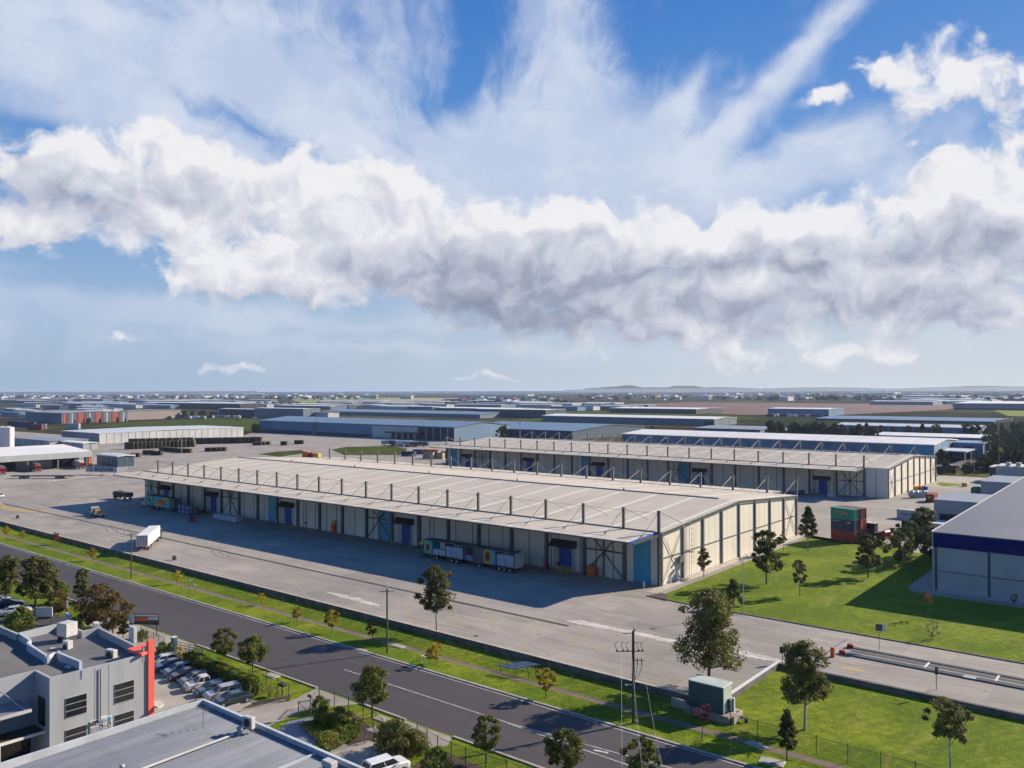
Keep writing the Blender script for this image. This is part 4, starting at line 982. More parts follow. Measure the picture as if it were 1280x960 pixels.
wheels(t, (1.4, 2.7, 4.0, 9.8, 12.9, 14.2, 18.9), 1.05)
cab(t, 17.3, 'off_white', .6, 2.5, 2.2)
# half-open truck in the middle
t = T('curtain_truck', 'turquoise truck with open side and white pallets parked under the canopy', 'truck', (xcol(649, 127.4), 127.4, .01), R(180))
MB().box(.1, 25.5, -1.2, 1.2, 1.0, 1.15).build('deck', 'dark_steel', t)
MB().box(.1, 25.5, -1.27, 1.27, 3.95, 4.08).build('roof_tarp', 'tarp_grey', t)
MB().box(0, .12, -1.25, 1.25, 1.1, 4.0).build('rear_frame', 'off_white', t)
for x in (5.1, 13.4, 13.9, 18.9, 23.0): MB().box(x, x+.12, -1.26, 1.26, 1.15, 3.95).build('side_post', 'grey_steel', t)
MB().bev(5.3, 8.2, -1.28, 1.28, 1.15, 3.93, .05).build('side_curtain', 'turquoise', t)
MB().bev(8.2, 11.3, -1.28, 1.28, 1.15, 3.93, .05).build('side_curtain', 'tarp_grey', t)
MB().bev(22.9, 25.4, -1.28, 1.28, 1.15, 3.93, .05).build('side_curtain', 'turquoise', t)
def flower(t, cx, cz, s):
    p = MB(); r = random.Random(4)
    for i in range(9):
        a = i*2*pi/9; p.ell((cx+cos(a)*s*.55, 1.3, cz+sin(a)*s*.75), (s*.3, .02, s*.26), 8, 5)
    p.build('painted_emblem', 'yellow_paint', t)
    q = MB()
    for i in range(7):
        a = i*2*pi/7+.4; q.ell((cx+cos(a)*s*.34, 1.315, cz+sin(a)*s*.5), (s*.25, .02, s*.22), 8, 5)
    q.build('painted_emblem', 'red_paint', t)
    MB().ell((cx, 1.33, cz), (s*.3, .02, s*.4), 8, 5).build('painted_emblem', 'black', t)
flower(t, 7.2, 2.6, 1.5); flower(t, 24.1, 2.5, 1.2)
load_blocks(t, .6, 5.0, -.0, 1.2, 2, 2, 'pack_white', 1.15); load_blocks(t, 11.4, 13.3, .1, 1.2, 1, 1, 'pack_blue'); load_blocks(t, 14.1, 18.8, .1, 1.2, 3, 2, 'pack_white', 1.1); load_blocks(t, 19.1, 22.8, .1, 1.2, 2, 1, 'pack_white', 1.2)
wheels(t, (1.6, 2.9, 4.2, 9.5, 15.8, 17.1, 21.5, 26.9), 1.05, .48)
cab(t, 25.8, 'teal', .6, 2.2, 2.1, 1.2, 1, 'yellow_paint')
# flatbed with load in the shade
t = T('flatbed_truck', 'small flatbed truck with white cab and small yellow load in the warehouse shade', 'truck', P(122, 645.5)+(.01,), R(168))
MB().box(-4.2, 2.6, -1.15, 1.15, .95, 1.1).build('tray', 'grey_steel', t); cab(t, 2.8, 'off_white', .5, 1.9, 1.7, 1.05)
MB().bev(.2, 1.2, -.7, .7, 1.1, 1.8, .1).build('load', 'yellow_paint', t); MB().bev(1.3, 2.4, -.9, .9, 1.1, 2.1, .1).build('load', 'tarp_grey', t)
MB().box(-4.1, -4.0, -1.1, 1.1, 1.1, 2.2).bar((-4.05, -1.1, 1.1), (-1.5, -1.1, 2.4), .05).bar((-4.05, 1.1, 1.1), (-1.5, 1.1, 2.4), .05).build('rack', 'dark_steel', t)
wheels(t, (-2.6, 3.4), .9, .42, .25)
# stacked blue packs, forklift, long bundle
def pallet_stack(x, y, n, label, m='pack_blue', h=1.1):
    for k_ in range(n):
        t = T('pallet_load', label % ('upper' if k_ else 'lower'), 'pallet', (x, y, k_*(h+.15)))
        MB().box(-.6, .6, -.6, .6, 0, .14).build('pallet', 'timber', t); MB().bev(-.56, .56, -.56, .56, .14, .14+h, .06).build('wrapped_load', m, t)
for i, u in enumerate((226, 231, 236)): pallet_stack(xcol(u, 128.3), 128.3, 2, '%s blue wrapped pallet, '+('first', 'second', 'third')[i]+' stack behind the lettered turquoise truck')
pallet_stack(xcol(246, 129.5), 129.5, 2, '%s grey wrapped pallet to the right of the red forklift', 'tarp_grey', 1.0)
def forklift(label, loc, rz):
    t = T('forklift', label, 'forklift', loc, rz)
    MB().profile([(-1.3, .35), (.7, .35), (.7, 1.0), (.1, 1.05), (-.5, 1.1), (-1.3, 1.15)], -.55, .55).build('body', 'red_paint', t)
    c = MB()
    for x in (-.75, .45):
        for y in (-.45, .45): c.bar((x, y, 1.05), (x, y, 2.15), .04)
    c.box(-.85, .55, -.52, .52, 2.12, 2.18).build('overhead_guard', 'black', t)
    m_ = MB()
    for y in (-.3, .3): m_.box(.78, .9, y-.05, y+.05, .1, 2.6).box(.9, 1.95, y-.06, y+.06, .12, .17)
    m_.build('mast', 'dark_steel', t); MB().bev(-.45, .0, -.25, .25, 1.05, 1.35, .05).build('seat', 'black', t); wheels(t, (-.85, .5), .5, .28, .2)
forklift('red forklift lifting blue pallets behind the lettered turquoise truck', P(239, 652)+(.01,), R(170))
t = T('timber_bundle', 'long low white-wrapped bundle lying below the second dock door from the left', 'bundle', (xcol(285, 129.2), 129.2, 0), 0)
MB().box(-5.6, 5.6, -.9, .9, 0, .15).build('bearer', 'timber', t); MB().bev(-5.8, 5.8, -1.1, 1.1, .15, 1.5, .06).build('wrapped_load', 'pack_white', t)
t = T('timber_bundle', 'small grey heap at the wall between truck tail and dock door', 'bundle', (xcol(249, 131), 131.5, 0), 0)
MB().bev(-1.2, 1.2, -.8, .8, 0, 1.1, .1).build('wrapped_load', 'tarp_grey', t)
t = T('parked_truck', 'dark truck nose in the shade at the very left end of the warehouse', 'truck', P(154, 624)+(.01,), R(185))
MB().bev(-4, 2, -1.2, 1.2, 1.0, 2.4, .08).build('tray', 'black', t); cab(t, 2.1, 'black', .5, 2.1, 1.9); wheels(t, (-2.5, 3.2), 1.0)

# container stacks and reach stacker
def container(name, label, loc, rz, m, L=6.06, h=2.59, group=None, doors=True):
    t = T(name, label, 'container', loc, rz, group)
    b = MB(); n = int(L/.42); pr = []
    for i in range(n+1):
        x = -L/2+.12+(L-.24)*i/n; pr.append((x, 0 if i % 2 else .06))
    w = 1.22
    for s in (-1, 1):
        vs = [(x, s*(w-d), z) for z in (.15, h-.12) for x, d in pr]
        f = [(i, i+1, n+2+i, n+1+i) for i in range(n)]
        b.add(vs, [q if s < 0 else q[::-1] for q in f])
    b.box(-L/2+.1, L/2-.1, -w+.07, w-.07, .1, h-.05).build('side_wall', m, t)
    f = MB()
    for x in (-L/2, L/2-.15):
        for y in (-w, w-.15): f.box(x, x+.15, y, y+.15, 0, h)
    for y in (-w, w-.12): f.box(-L/2+.15, L/2-.15, y, y+.12, 0, .14).box(-L/2+.15, L/2-.15, y, y+.12, h-.12, h)
    for x in (-L/2, L/2-.12): f.box(x, x+.12, -w+.15, w-.15, 0, .14).box(x, x+.12, -w+.15, w-.15, h-.12, h)
    f.build('frame', m, t)
    d = MB()
    for y in (-.8, -.35, .35, .8): d.bar((L/2+.01, y, .15), (L/2+.01, y, h-.15), .03, n=5)
    d.build('lock_bar', 'galv', t)
    return t
cx, cy = P(1051.5, 676.5); cx += .6; cy += 1.1
ca = atan2(P(1067, 679)[1]-P(1036, 674)[1], P(1067, 679)[0]-P(1036, 674)[0])
mat('cont_red', (.3, .035, .028), (.2, .03, .025), .6, ns=1); mat('cont_navy', (.014, .04, .12), (.012, .03, .08), .6, ns=1); mat('cont_green', (.008, .27, .19), (.008, .2, .15), .6, ns=1)
mat('cont_orange', (.68, .13, .07), (.5, .1, .06), .6, ns=1); mat('cont_blue', (.02, .07, .22), (.015, .05, .16), .6, ns=1)
for k_, (m, lb) in enumerate([('cont_red', 'dark red shipping container at the bottom of the front stack'), ('cont_navy', 'navy shipping container in the middle of the front stack'), ('cont_green', 'green shipping container with orange marking on top of the front stack')]):
    c = container('shipping_container', lb, (cx, cy, k_*2.6), ca, m)
    if k_ == 2:
        q = MB()
        for i in range(6): q.box(-1.7+i*.52, -1.34+i*.52, -1.26, -1.235, 1.35, 1.85)
        q.build('marking', 'orange_paint', c)
        q = MB();
        for i in range(5): q.box(-.9+i*.3, -.72+i*.3, -1.26, -1.235, .95, 1.15)
        q.build('marking', 'blue_trim', c)
    if k_ == 1:
        q = MB()
        for i in range(5): q.box(-2.5+i*.36, -2.3+i*.36, -1.26, -1.235, 2.0, 2.18)
        for i in range(3): q.box(1.3+i*.3, 1.5+i*.3, -1.26, -1.235, 1.8, 2.2)
        q.build('marking', 'off_white', c)
ox, oy = -sin(ca), cos(ca); e1, e2 = cos(ca), sin(ca)
for j in range(1, 2):
    for k_ in range(3):
        m = ['cont_orange', 'cont_orange', 'cont_red', 'cont_orange', 'cont_orange', 'cont_red', 'cont_green', 'cont_orange', 'cont_green'][(j*3+k_) % 9]
        lb = '%s shipping container in the %s stack behind the green-topped front stack' % (('bottom', 'middle', 'top')[k_], 'second')
        container('shipping_container', lb, (cx+ox*2.62*j+e1*.12*j, cy+oy*2.62*j+e2*.12*j, k_*2.6), ca, m)
t = T('reach_stacker', 'red and black container handler beside the container stacks', 'forklift', P(1086, 675)+(.01,), ca+pi); t.scale = (1.2, 1.2, 1.15)
MB().profile([(-3.4, .7), (2.2, .7), (2.2, 1.5), (.4, 1.7), (-2.2, 1.9), (-3.4, 2.2)], -1.3, 1.3).build('body', 'black', t)
MB().bev(-4.2, -3.3, -1.3, 1.3, .8, 2.5, .15).build('counterweight', 'red_paint', t)
c = MB().bev(-1.6, .3, -.7, .7, 1.9, 3.6, .12).build('cab', 'black', t); MB().box(-1.5, .2, -.715, .715, 2.6, 3.4).build('window', 'glass_dark', c)
m_ = MB()
for y in (-.6, .6): m_.box(2.3, 2.65, y-.14, y+.14, .3, 5.2)
m_.box(2.3, 2.6, -.6, .6, 5.0, 5.25).box(2.3, 2.6, -.6, .6, 2.8, 3.0); m_.build('mast', 'dark_steel', t)
MB().box(2.7, 3.0, -1.6, 1.6, .9, 1.3).box(3.0, 4.6, -1.1, -.8, .5, .65).box(3.0, 4.6, .8, 1.1, .5, .65).build('lifting_fork', 'dark_steel', t)
MB().bar((-1, 0, 3.6), (-1, 0, 4.1), .06).box(-1.7, .5, -.8, .8, 3.62, 3.72).build('cab_roof', 'off_white', t)
wheels(t, (-2.2, 1.4), 1.25, .75, .5)
cx, cy = P(1136, 649)
t = container('shipping_container', 'low white container with dark lettering beside the tree clump', (cx, cy+1, 0), R(-5), 'off_white', 6.06, 2.4)
text('Cargo office', .82, 'navy', t, (0, -1.26, 1.45), (R(90), 0, 0), .01); MB().box(-3.0, 3.0, -1.1, 1.1, 2.405, 2.5).build('roof_sheet', 'cap_stone', t)
# skips and bins behind
cx, cy = P(1148, 622)
t = T('skip_bin', 'grey skip bin filled with blue and white rubbish at the far end wall', 'skip', (cx, cy, 0), R(55))
MB().profile([(-3.2, .9), (-2.4, 0), (2.4, 0), (3.2, .9), (3.2, 1.8), (-3.2, 1.8)], -1.2, 1.2).build('tub', 'render_grey', t)
for i in range(7): MB().ell((-2.5+i*.85, rng.uniform(-.5, .5), 1.9), (.65, .7, .55), 8, 5).build('rubbish', rng.choice(['cyan_panel', 'white_paint', 'pack_blue']), t)
for i, (du, m, lb) in enumerate([(-3, 'yellow_paint', 'yellow bin behind the rubbish skip'), (3, 'orange_paint', 'orange bin behind the rubbish skip'), (8, 'blue_door', 'blue bin at the right of the rubbish skip')]):
    tag(MB().profile([(-.8, 0), (.8, 0), (1, 1.6), (-.7, 2.0)], -.8, .8).build('waste_bin', m), lb, 'bin').location = P(1148+du, 614)+(0,)
cx, cy = P(1162, 628)
t = container('shipping_container', 'dark maroon open container with yellow mark beside the grey portable offices', (cx, cy+3, 0), R(92), 'cont_red', 6, 2.6); MB().box(-3.1, -3.03, -.4, .6, 1.3, 1.9).build('marking', 'yellow_paint', t)
tag(MB().profile([(-1.5, 0), (1.5, 0), (1.5, 2.4), (.9, 2.9), (-.9, 2.9), (-1.5, 2.4)], -1, 1).build('garden_shed', 'green_paint'), 'small green shed between the two grey flat-roofed buildings', 'shed').location = P(1220.5, 619)+(0,)
tag(MB().bev(-.9, .9, -.6, .6, 0, 1.3, .1).build('waste_bin', 'yellow_paint'), 'yellow bin at the tip of the far grass patch', 'bin').location = P(1206, 608)+(0,)
tag(MB().bev(-1, 1, -.7, .7, 0, 1.2, .1).build('waste_bin', 'blue_door'), 'blue bin against the far warehouse wall left of its nearest dock door', 'bin').location = P(997, 618)+(0,)
tag(MB().bev(-.8, .8, -.6, .6, 0, 1.5, .1).build('machine', 'black'), 'small dark machine beside the blue bin at the far warehouse wall', 'machine').location = P(1003, 618)+(0,)
tag(MB().bev(-1.2, 1.2, -.8, .8, 0, 1.4, .1).build('pallet_load', 'pack_white'), 'white wrapped load right of the nearest dock door of the far warehouse', 'pallet').location = P(1040, 621)+(0,)
# ---------------------------------------------------------------- poles, lamps, fences
def pole(name, label, cat, u, v, h, z=G, m='wood_pole', r=.16):
    x, y = P(u, v, z); t = T(name, label, cat, (x, y, z)); MB().bar((0, 0, -.2), (0, 0, h), r, r*.7, 9).build('pole', m, t); return t
t = pole('utility_pole', 'wooden power pole with white insulators, middle of the three street poles', 'utility pole', 484, 816, 9.0)
c = MB().box(-1.1, 1.1, -.06, .06, 8.55, 8.68).build('crossarm', 'galv', t); c.rotation_euler = (0, 0, R(50))
for x in (-1, -.45, .45, 1): MB().bar((x, 0, 8.68), (x, 0, 8.95), .06, .04).build('insulator', 'white_paint', c)
MB().bar((0, 0, 8.9), (.1, 0, 9.6), .04).ell((.1, 0, 9.65), (.1, .1, .12)).build('insulator', 'white_paint', t)
MB().bar((0, 0, 6.3), (-.7, -.3, 6.5), .03).ell((-.8, -.35, 6.5), (.2, .12, .08)).build('lamp_head', 'galv', t)
t = pole('utility_pole', 'dark power pole with fuse switches, rightmost of the three street poles', 'utility pole', 792, 904, 10.1, r=.19)
t.children[0].name = 'pole'
MB().bar((0, 0, 3), (0, 0, 10.1), .17, .14, 9).build('pole_sleeve', 'wood_pole_dark', t)
for (zz, a, b) in ((9.9, -1.2, .05), (7.9, -1.9, 1.1), (8.9, 0, .3)):
    c = MB().box(a, b, -.04, .04, zz-.04, zz+.04).build('crossarm', 'dark_steel', t); c.rotation_euler = (0, 0, R(40))
    if zz == 7.9:
        for x in (-1.8, -1.1, -.6, .6, 1.05): MB().bar((x, 0, 7.95), (x-.25, .1, 8.75), .045, .03).bar((x-.25, .1, 8.75), (x+.1, .1, 8.9), .03).ell((x, 0, 8.0), (.14, .14, .1), 8, 5).build('fuse_switch', 'dark_steel', c)
for x in (.45, .95): MB().bar((x*.8, x*.5, 7.2), (x*.85, x*.5, 6.4), .06).bar((x*.85, x*.5, 6.4), (x*.6, x*.3, 5.4), .025).bar((x*.6, x*.3, 5.4), (0, 0, 4.6), .025).build('cable_end', 'dark_steel', t)
MB().bar((0, 0, 6.9), (1.0, .6, 6.95), .04).build('bracket', 'dark_steel', t)
MB().ell((.1, .1, 10.3), (.15, .15, .2)).bar((0, 0, 10.1), (.3, .2, 10.35), .04).build('insulator', 'galv', t)
MB().bar((0, 0, 4.2), (-.6, -.3, 4.2), .03).ell((-.7, -.35, 4.15), (.22, .12, .08)).build('lamp_head', 'white_paint', t)
px, py = P(792, 904, G)
def cable(a, b, sag, label, r=.009):
    cu = MB(); n = 14; q = [tuple(a[i]+(b[i]-a[i])*k_/n for i in range(2))+(a[2]+(b[2]-a[2])*k_/n-sag*4*(k_/n)*(1-k_/n),) for k_ in range(n+1)]
    for i in range(n): cu.bar(q[i], q[i+1], r, n=4)
    tag(cu.build('power_cable', 'galv'), label, 'cable', 'cables crossing the road from the dark power pole')
for i, (dx, dy) in enumerate(((-1.1, -.7), (-.2, -.1), (.7, .5))):
    cable((px+dx, py+dy, G+8.0), (px+17+dx*2, py-26+dy*.5, 6.0+.2*i), .8, 'thin pale cable, %s of three crossing the road from the dark pole' % ('leftmost', 'middle', 'rightmost')[i])
t = pole('street_lamp', 'green street lamp post with two pale arms at the verge by the white trailer', 'street lamp', 164, 723, 8.9, r=.13)
for s in (-1, 1):
    MB().bar((0, 0, 8.5), (s*.9, s*.5, 8.8), .04).build('lamp_arm', 'galv', t); MB().ell((s*1.15, s*.6, 8.82), (.4, .2, .1)).build('lamp_head', 'white_paint', t)
MB().box(-.3, .3, -.1, .1, 8.3, 8.45).build('crossarm', 'galv', t)
t = pole('lamp_post', 'slim grey light pole on the lawn edge between two trees', 'lamp post', 929, 768, 9.2, 0, 'galv', .09)
MB().bar((0, 0, 9.1), (.5, .2, 9.3), .04).ell((.7, .3, 9.3), (.4, .2, .08)).build('lamp_head', 'galv', t)
t = pole('lamp_post', 'light pole standing beyond the far warehouse at right', 'lamp post', 1218, 593, 10, 0, 'galv', .12); MB().box(-.8, .8, -.15, .15, 9.9, 10.05).build('lamp_head', 'galv', t)
t = pole('lamp_post', 'tall white light pole between the blue-roofed sheds', 'lamp post', 650, 551, 13, 0, 'galv', .3); MB().box(-2.2, 2.2, -.3, .3, 12.6, 13.2).build('lamp_head', 'white_paint', t)
t = pole('lamp_post', 'white light pole at the timber yard behind the big warehouse', 'lamp post', 227, 567, 10, 0, 'galv', .16); MB().box(-1, 1, -.2, .2, 9.8, 10).build('lamp_head', 'white_paint', t)
t = pole('lamp_post', 'light pole by the small hut at the left truck depot', 'lamp post', 138, 582, 10, 0, 'galv', .14); MB().box(-1, 1, -.2, .2, 9.8, 10).build('lamp_head', 'white_paint', t)
t = pole('lamp_post', 'slim pole at the cream concrete kerb in front of the small hut', 'lamp post', 117, 596, 7, 0, 'galv', .1); MB().ell((0, .3, 7), (.3, .5, .1)).build('lamp_head', 'galv', t)
t = pole('flagpole', 'flagpole with red and yellow flag above the grey portable offices', 'flagpole', 1249, 604, 14.5, 0, 'galv', .09)
MB().add([(0, 0, 12.2), (1.3, .9, 11.6), (1.2, .8, 13.2), (0, 0, 14.4)], [(0, 1, 2, 3), (3, 2, 1, 0)]).build('flag', 'yellow_paint', t)
MB().add([(.5, .35, 11.2), (1.5, 1.0, 10.6), (1.31, .91, 11.6), (.3, .2, 12.1)], [(0, 1, 2, 3), (3, 2, 1, 0)]).build('flag', 'red_paint', t)
# small signs along roads
def sign(u, v, z, h, w, hh, m, label, rz=0, cat='sign', pm='grey_steel'):
    x, y = P(u, v, z); t = T('road_sign', label, cat, (x, y, z), rz); MB().bar((0, 0, 0), (0, 0, h), .045).build('post', pm, t); MB().box(-w/2, w/2, -.06, -.0, h-hh, h).build('sign_plate', m, t); return t
sign(978, 829, 0, 2.2, .7, .9, 'dark_steel', 'small dark sign at the top of the white ramp wall', R(30))
sign(1170.5, 862, 0, 2.7, .35, .9, 'dark_steel', 'narrow sign post at the lawn side of the entry road', R(30))
t = sign(1099, 812, 0, 3.5, .9, .9, 'dark_steel', 'signal post with dark box and white board at the weighbridge', R(20)); MB().box(.4, .8, -.08, .0, 2.5, 3.6).build('board', 'white_paint', t)
for (u, v, s_, lb) in [(237, 742, 2.6, 'first short white post of the pair at the road verge'), (243, 745, 2.2, 'second short white post with red tip at the road verge'), (125, 717, .5, None)]:
    if lb: sign(u, v, G, s_, .35, .4, 'white_paint', lb, R(20), 'marker post')
for k_, (u, v) in enumerate([(22, 648), (218, 700), (139, 0), (547, 757), (595, 795)]):
    if v == 0: continue
    x, y = P(u, v); t = T('marker_block', ('small dark bin standing alone near the wall at far left', 'small dark box on the sunlit yard right of the white trailer', '', 'small black box on the yard between pole and slim gum tree', 'flat dark grate on the sunlit yard near the yellow lines')[k_], 'box', (x, y, 0))
    MB().bev(-.3, .3, -.3, .3, 0, .9 if k_ < 4 else .05, .02).build('box', 'black', t)
t = T('road_barrier', 'fallen white rail leaning on the verge beside the bright yellow tree', 'rail', PG(530, 825)+(G,)); MB().bar((-.6, .9, .1), (.3, -.8, .9), .05).bar((.3, -.8, 0), (.3, -.8, 1.0), .05).build('rail', 'off_white', t)
t = T('pipe_rack', 'rack of blue-tipped pipes standing on the verge by the retaining wall', 'rack', PG(655, 843)+(G,), R(8))
for i in range(5): MB().bar((-2.2+i*.55-.9, -1.6, 1.0), (-2.2+i*.55+1.9, .9, 1.35), .08).build('pipe', 'galv' if i % 2 else 'pack_blue', t)
fr_ = MB()
for x in (-2.8, -.6, 1.4):
    fr_.bar((x, -1.2, 0), (x, -1.2, 1.0), .05).bar((x, .6, 0), (x, .6, 1.25), .05)
fr_.bar((-3, -1.2, .9), (1.6, -1.2, .9), .04).bar((-3, .6, 1.2), (1.6, .6, 1.2), .04); fr_.build('frame', 'dark_steel', t)
# chain-link fences: posts, rails, mesh
m, nt, b = _nt('chainlink'); b.inputs['Base Color'].default_value = (.05, .055, .05, 1); b.inputs['Roughness'].default_value = .5
tr = nt.nodes.new('ShaderNodeBsdfTransparent'); ms = nt.nodes.new('ShaderNodeMixShader')
wv = nt.nodes.new('ShaderNodeTexWave'); wv.wave_type = 'BANDS'; wv.bands_direction = 'DIAGONAL'; wv.inputs['Scale'].default_value = 5
nt.links.new(coords(nt), wv.inputs[0])
nt.links.new(ramp(nt, wv.outputs[1], .1, .9, .93, .75), ms.inputs[0]); nt.links.new(b.outputs[0], ms.inputs[1]); nt.links.new(tr.outputs[0], ms.inputs[2])
nt.links.new(ms.outputs[0], nt.nodes['Material Output'].inputs[0]); MATS['chainlink'] = m
def fence(name, label, pts, z, h=1.7, step=3.4, pm='dark_steel', mesh=True, group=None, r=.04):
    t = T(name, label, 'fence', pts[0]+(z,), 0, group)
    ox, oy = pts[0]; k_ = 0; rails = MB(); net = MB(); posts = []
    for (a, b_) in zip(pts[:-1], pts[1:]):
        L = hypot(b_[0]-a[0], b_[1]-a[1]); n = max(1, round(L/step))
        for i in range(n+(1 if b_ == pts[-1] else 0)): posts.append((a[0]+(b_[0]-a[0])*i/n-ox, a[1]+(b_[1]-a[1])*i/n-oy))
        A_ = (a[0]-ox, a[1]-oy); B2 = (b_[0]-ox, b_[1]-oy)
        rails.bar(A_+(h-.05,), B2+(h-.05,), r*.5, n=5).bar(A_+(.12,), B2+(.12,), r*.35, n=4)
        net.add([A_+(.1,), B2+(.1,), B2+(h-.06,), A_+(h-.06,)], [(0, 1, 2, 3)])
    rails.build('rail', pm, t)
    if mesh: net.build('wire_mesh', 'chainlink', t)
    pr = MB().bar((0, 0, 0), (0, 0, h+.12), r, n=6).build('post', pm, t); pr.location = posts[0]+(0,)
    for p in posts[1:100]:
        q = pr.copy(); C.objects.link(q); q.location = p+(0,)
    return t
fence('chain_fence', 'long chain-link fence along the verge below the retaining wall', [(-235, 85.8), (-53, 85.5), (-43.5, 85.0)], G, 1.7, 3.6)
fence('chain_fence', 'chain-link fence along the lawn above the footpath at lower right', [(-43.5, 84.9), (-38.5, 84.3), (-20, 84.0), (-8, 83.8)], G, 1.8, 3.3)
fence('chain_fence', 'dark fence panels between clipped hedge and street, ending at the driveway gate', [PG(232, 828), PG(290, 852), PG(333, 862), PG(347, 868), PG(361, 876)], G, 1.9, 3.0, r=.05)
fence('chain_fence', 'dark fence around the triangular garden right of the driveway gate', [PG(399, 881), PG(418, 886), PG(454, 900), PG(478, 921)], G, 1.9, 2.6, r=.05)
fence('chain_fence', 'short fence return at the garden corner by the lower driveway', [PG(478, 921), PG(456, 930)], G, 1.6, 1.5)
fence('chain_fence', 'fence above the lower driveway running to the bottom edge', [PG(521.5, 926), PG(547, 944), PG(582, 960), PG(660, 985)], G, 1.9, 2.6, r=.05)
fence('chain_fence', 'dark fence panels at the left office entrance by the road', [PG(176, 798), PG(192, 806), PG(205, 813)], G, 1.8, 2.0)
def gate(label, a, b, z, h=1.9):
    t = T('open_gate', label, 'gate', a+(z,)); B_ = (b[0]-a[0], b[1]-a[1])
    MB().bar((0, 0, 0), (0, 0, h), .05).bar(B_+(.2,), B_+(h,), .05).bar((0, 0, h-.05), B_+(h-.05,), .04).bar((0, 0, .25), B_+(.25,), .04).bar((0, 0, .25), B_+(h-.05,), .035).build('gate_frame', 'dark_steel', t)
    MB().add([(0, 0, .25), B_+(.25,), B_+(h-.05,), (0, 0, h-.05)], [(0, 1, 2, 3)]).build('wire_mesh', 'chainlink', t)
gate('open mesh gate leaf standing beside the upper driveway', PG(388, 896), PG(373, 898), G)
gate('mesh gate leaf swung back to the garden fence by the round bush', PG(399, 881), PG(388, 893), G)
x, y = PG(219, 819)
t = T('sliding_gate', 'dark horizontal-bar sliding gate at the left car park entrance', 'gate', (x, y, G), atan2(PG(254, 827)[1]-y, PG(254, 827)[0]-x))
L = hypot(PG(254, 827)[0]-x, PG(254, 827)[1]-y); g = MB()
for z in (.15, .5, .85, 1.2, 1.55, 1.9): g.box(0, L, -.03, .03, z, z+.07)
for q in (0, L/2, L-.08): g.box(q, q+.08, -.04, .04, .1, 2.0)
g.build('gate_frame', 'dark_steel', t); g = MB()
for i in range(int(L/.35)): g.box(i*.35+.1, i*.35+.13, -.015, .015, .15, 1.95)
g.build('gate_bar', 'dark_steel', t)
x, y = PG(217.5, 819)
t = T('gate_pillar', 'teal rendered gate pillar with white box at the left end of the sliding gate', 'pillar', (x, y, G)); MB().bev(-.35, .35, -.3, .3, 0, 2.5, .04).build('pillar', 'teal', t)
MB().box(-.12, .1, -.34, -.3, 1.2, 1.6).build('letterbox', 'white_paint', t); MB().box(-.4, .4, -.35, .35, 2.5, 2.58).build('cap', 'render_light', t)
for u, v, lb in [(166, 803, 'pale green equipment box behind the parapet by the road sign'), (133, 792, 'pale rendered wall pier behind the parapet under the brown trees'), (85, 785, 'pale rendered wall pier at the back corner of the grey office')]:
    x, y = PG(u, v); t = T('wall_pier', lb, 'pier', (x, y, G)); MB().bev(-.75, .75, -.25, .25, 0, 2.3, .04).build('pier', 'render_light', t)
t = T('post_box', 'dark letterbox on a post in the grass by the driveway gate', 'letterbox', PG(353, 869)+(G,)); MB().bar((0, 0, 0), (0, 0, 1.1), .08).build('post', 'dark_steel', t); MB().bev(-.5, .5, -.3, .3, 1.1, 1.45, .08).build('box', 'black', t)
t = T('intercom_post', 'dark intercom post with tilted head at the open driveway gate', 'intercom', PG(388, 896)+(G,)); MB().bar((0, 0, 0), (0, 0, 2.2), .06).build('post', 'dark_steel', t); MB().bev(-.4, .1, -.15, .15, 2.2, 2.45, .05).build('head', 'black', t)
# leaning road sign of the office: white, orange, black bands
x, y = PG(178, 800)
t = T('road_sign', 'white orange and black company sign at the road beside the brown trees', 'sign', (x-1.8, y+1.2, G), R(36))
for q in (-1.9, 1.9): MB().bar((q, 0, 0), (q, 0, 2.3), .07).build('post', 'dark_steel', t)
MB().box(-2.3, 2.3, -.08, .08, 1.7, 3.3).build('board', 'black', t); MB().box(-2.25, -1.5, -.1, -.081, 1.9, 3.25).box(-1.4, 2.2, -.1, -.081, 2.95, 3.2).build('white_band', 'white_paint', t)
MB().box(-1.45, .6, -.1, -.081, 2.25, 2.8).build('orange_band', 'orange_paint', t); MB().box(.65, 2.2, -.1, -.081, 2.4, 2.85).build('white_band', 'off_white', t)
x, y = PG(84, 779)
t = T('banner_flag', 'small orange and white banner flag behind the back corner of the grey office', 'flag', (x, y, G+1.0)); MB().bar((0, 0, -1), (0, 0, 2.6), .04).build('pole', 'galv', t)
MB().box(-.45, .3, -.04, 0, .2, 1.4).build('banner', 'orange_paint', t); MB().box(-.35, .3, -.04, 0, 1.4, 2.5).build('banner', 'white_paint', t)
x, y = PG(55, 782)
t = T('notice_board', 'white board with orange edge behind the grey office roof', 'sign', (x, y, G+1.4), R(40)); MB().box(-1.3, 1.3, -.06, .06, 0, 1.5).build('board', 'white_paint', t); MB().box(-1.45, -1.31, -.08, .08, 0, 1.5).build('edge', 'orange_paint', t)
for q in (-1.1, 1.1): MB().bar((q, .07, -1.4), (q, .07, .4), .06).build('post', 'dark_steel', t)
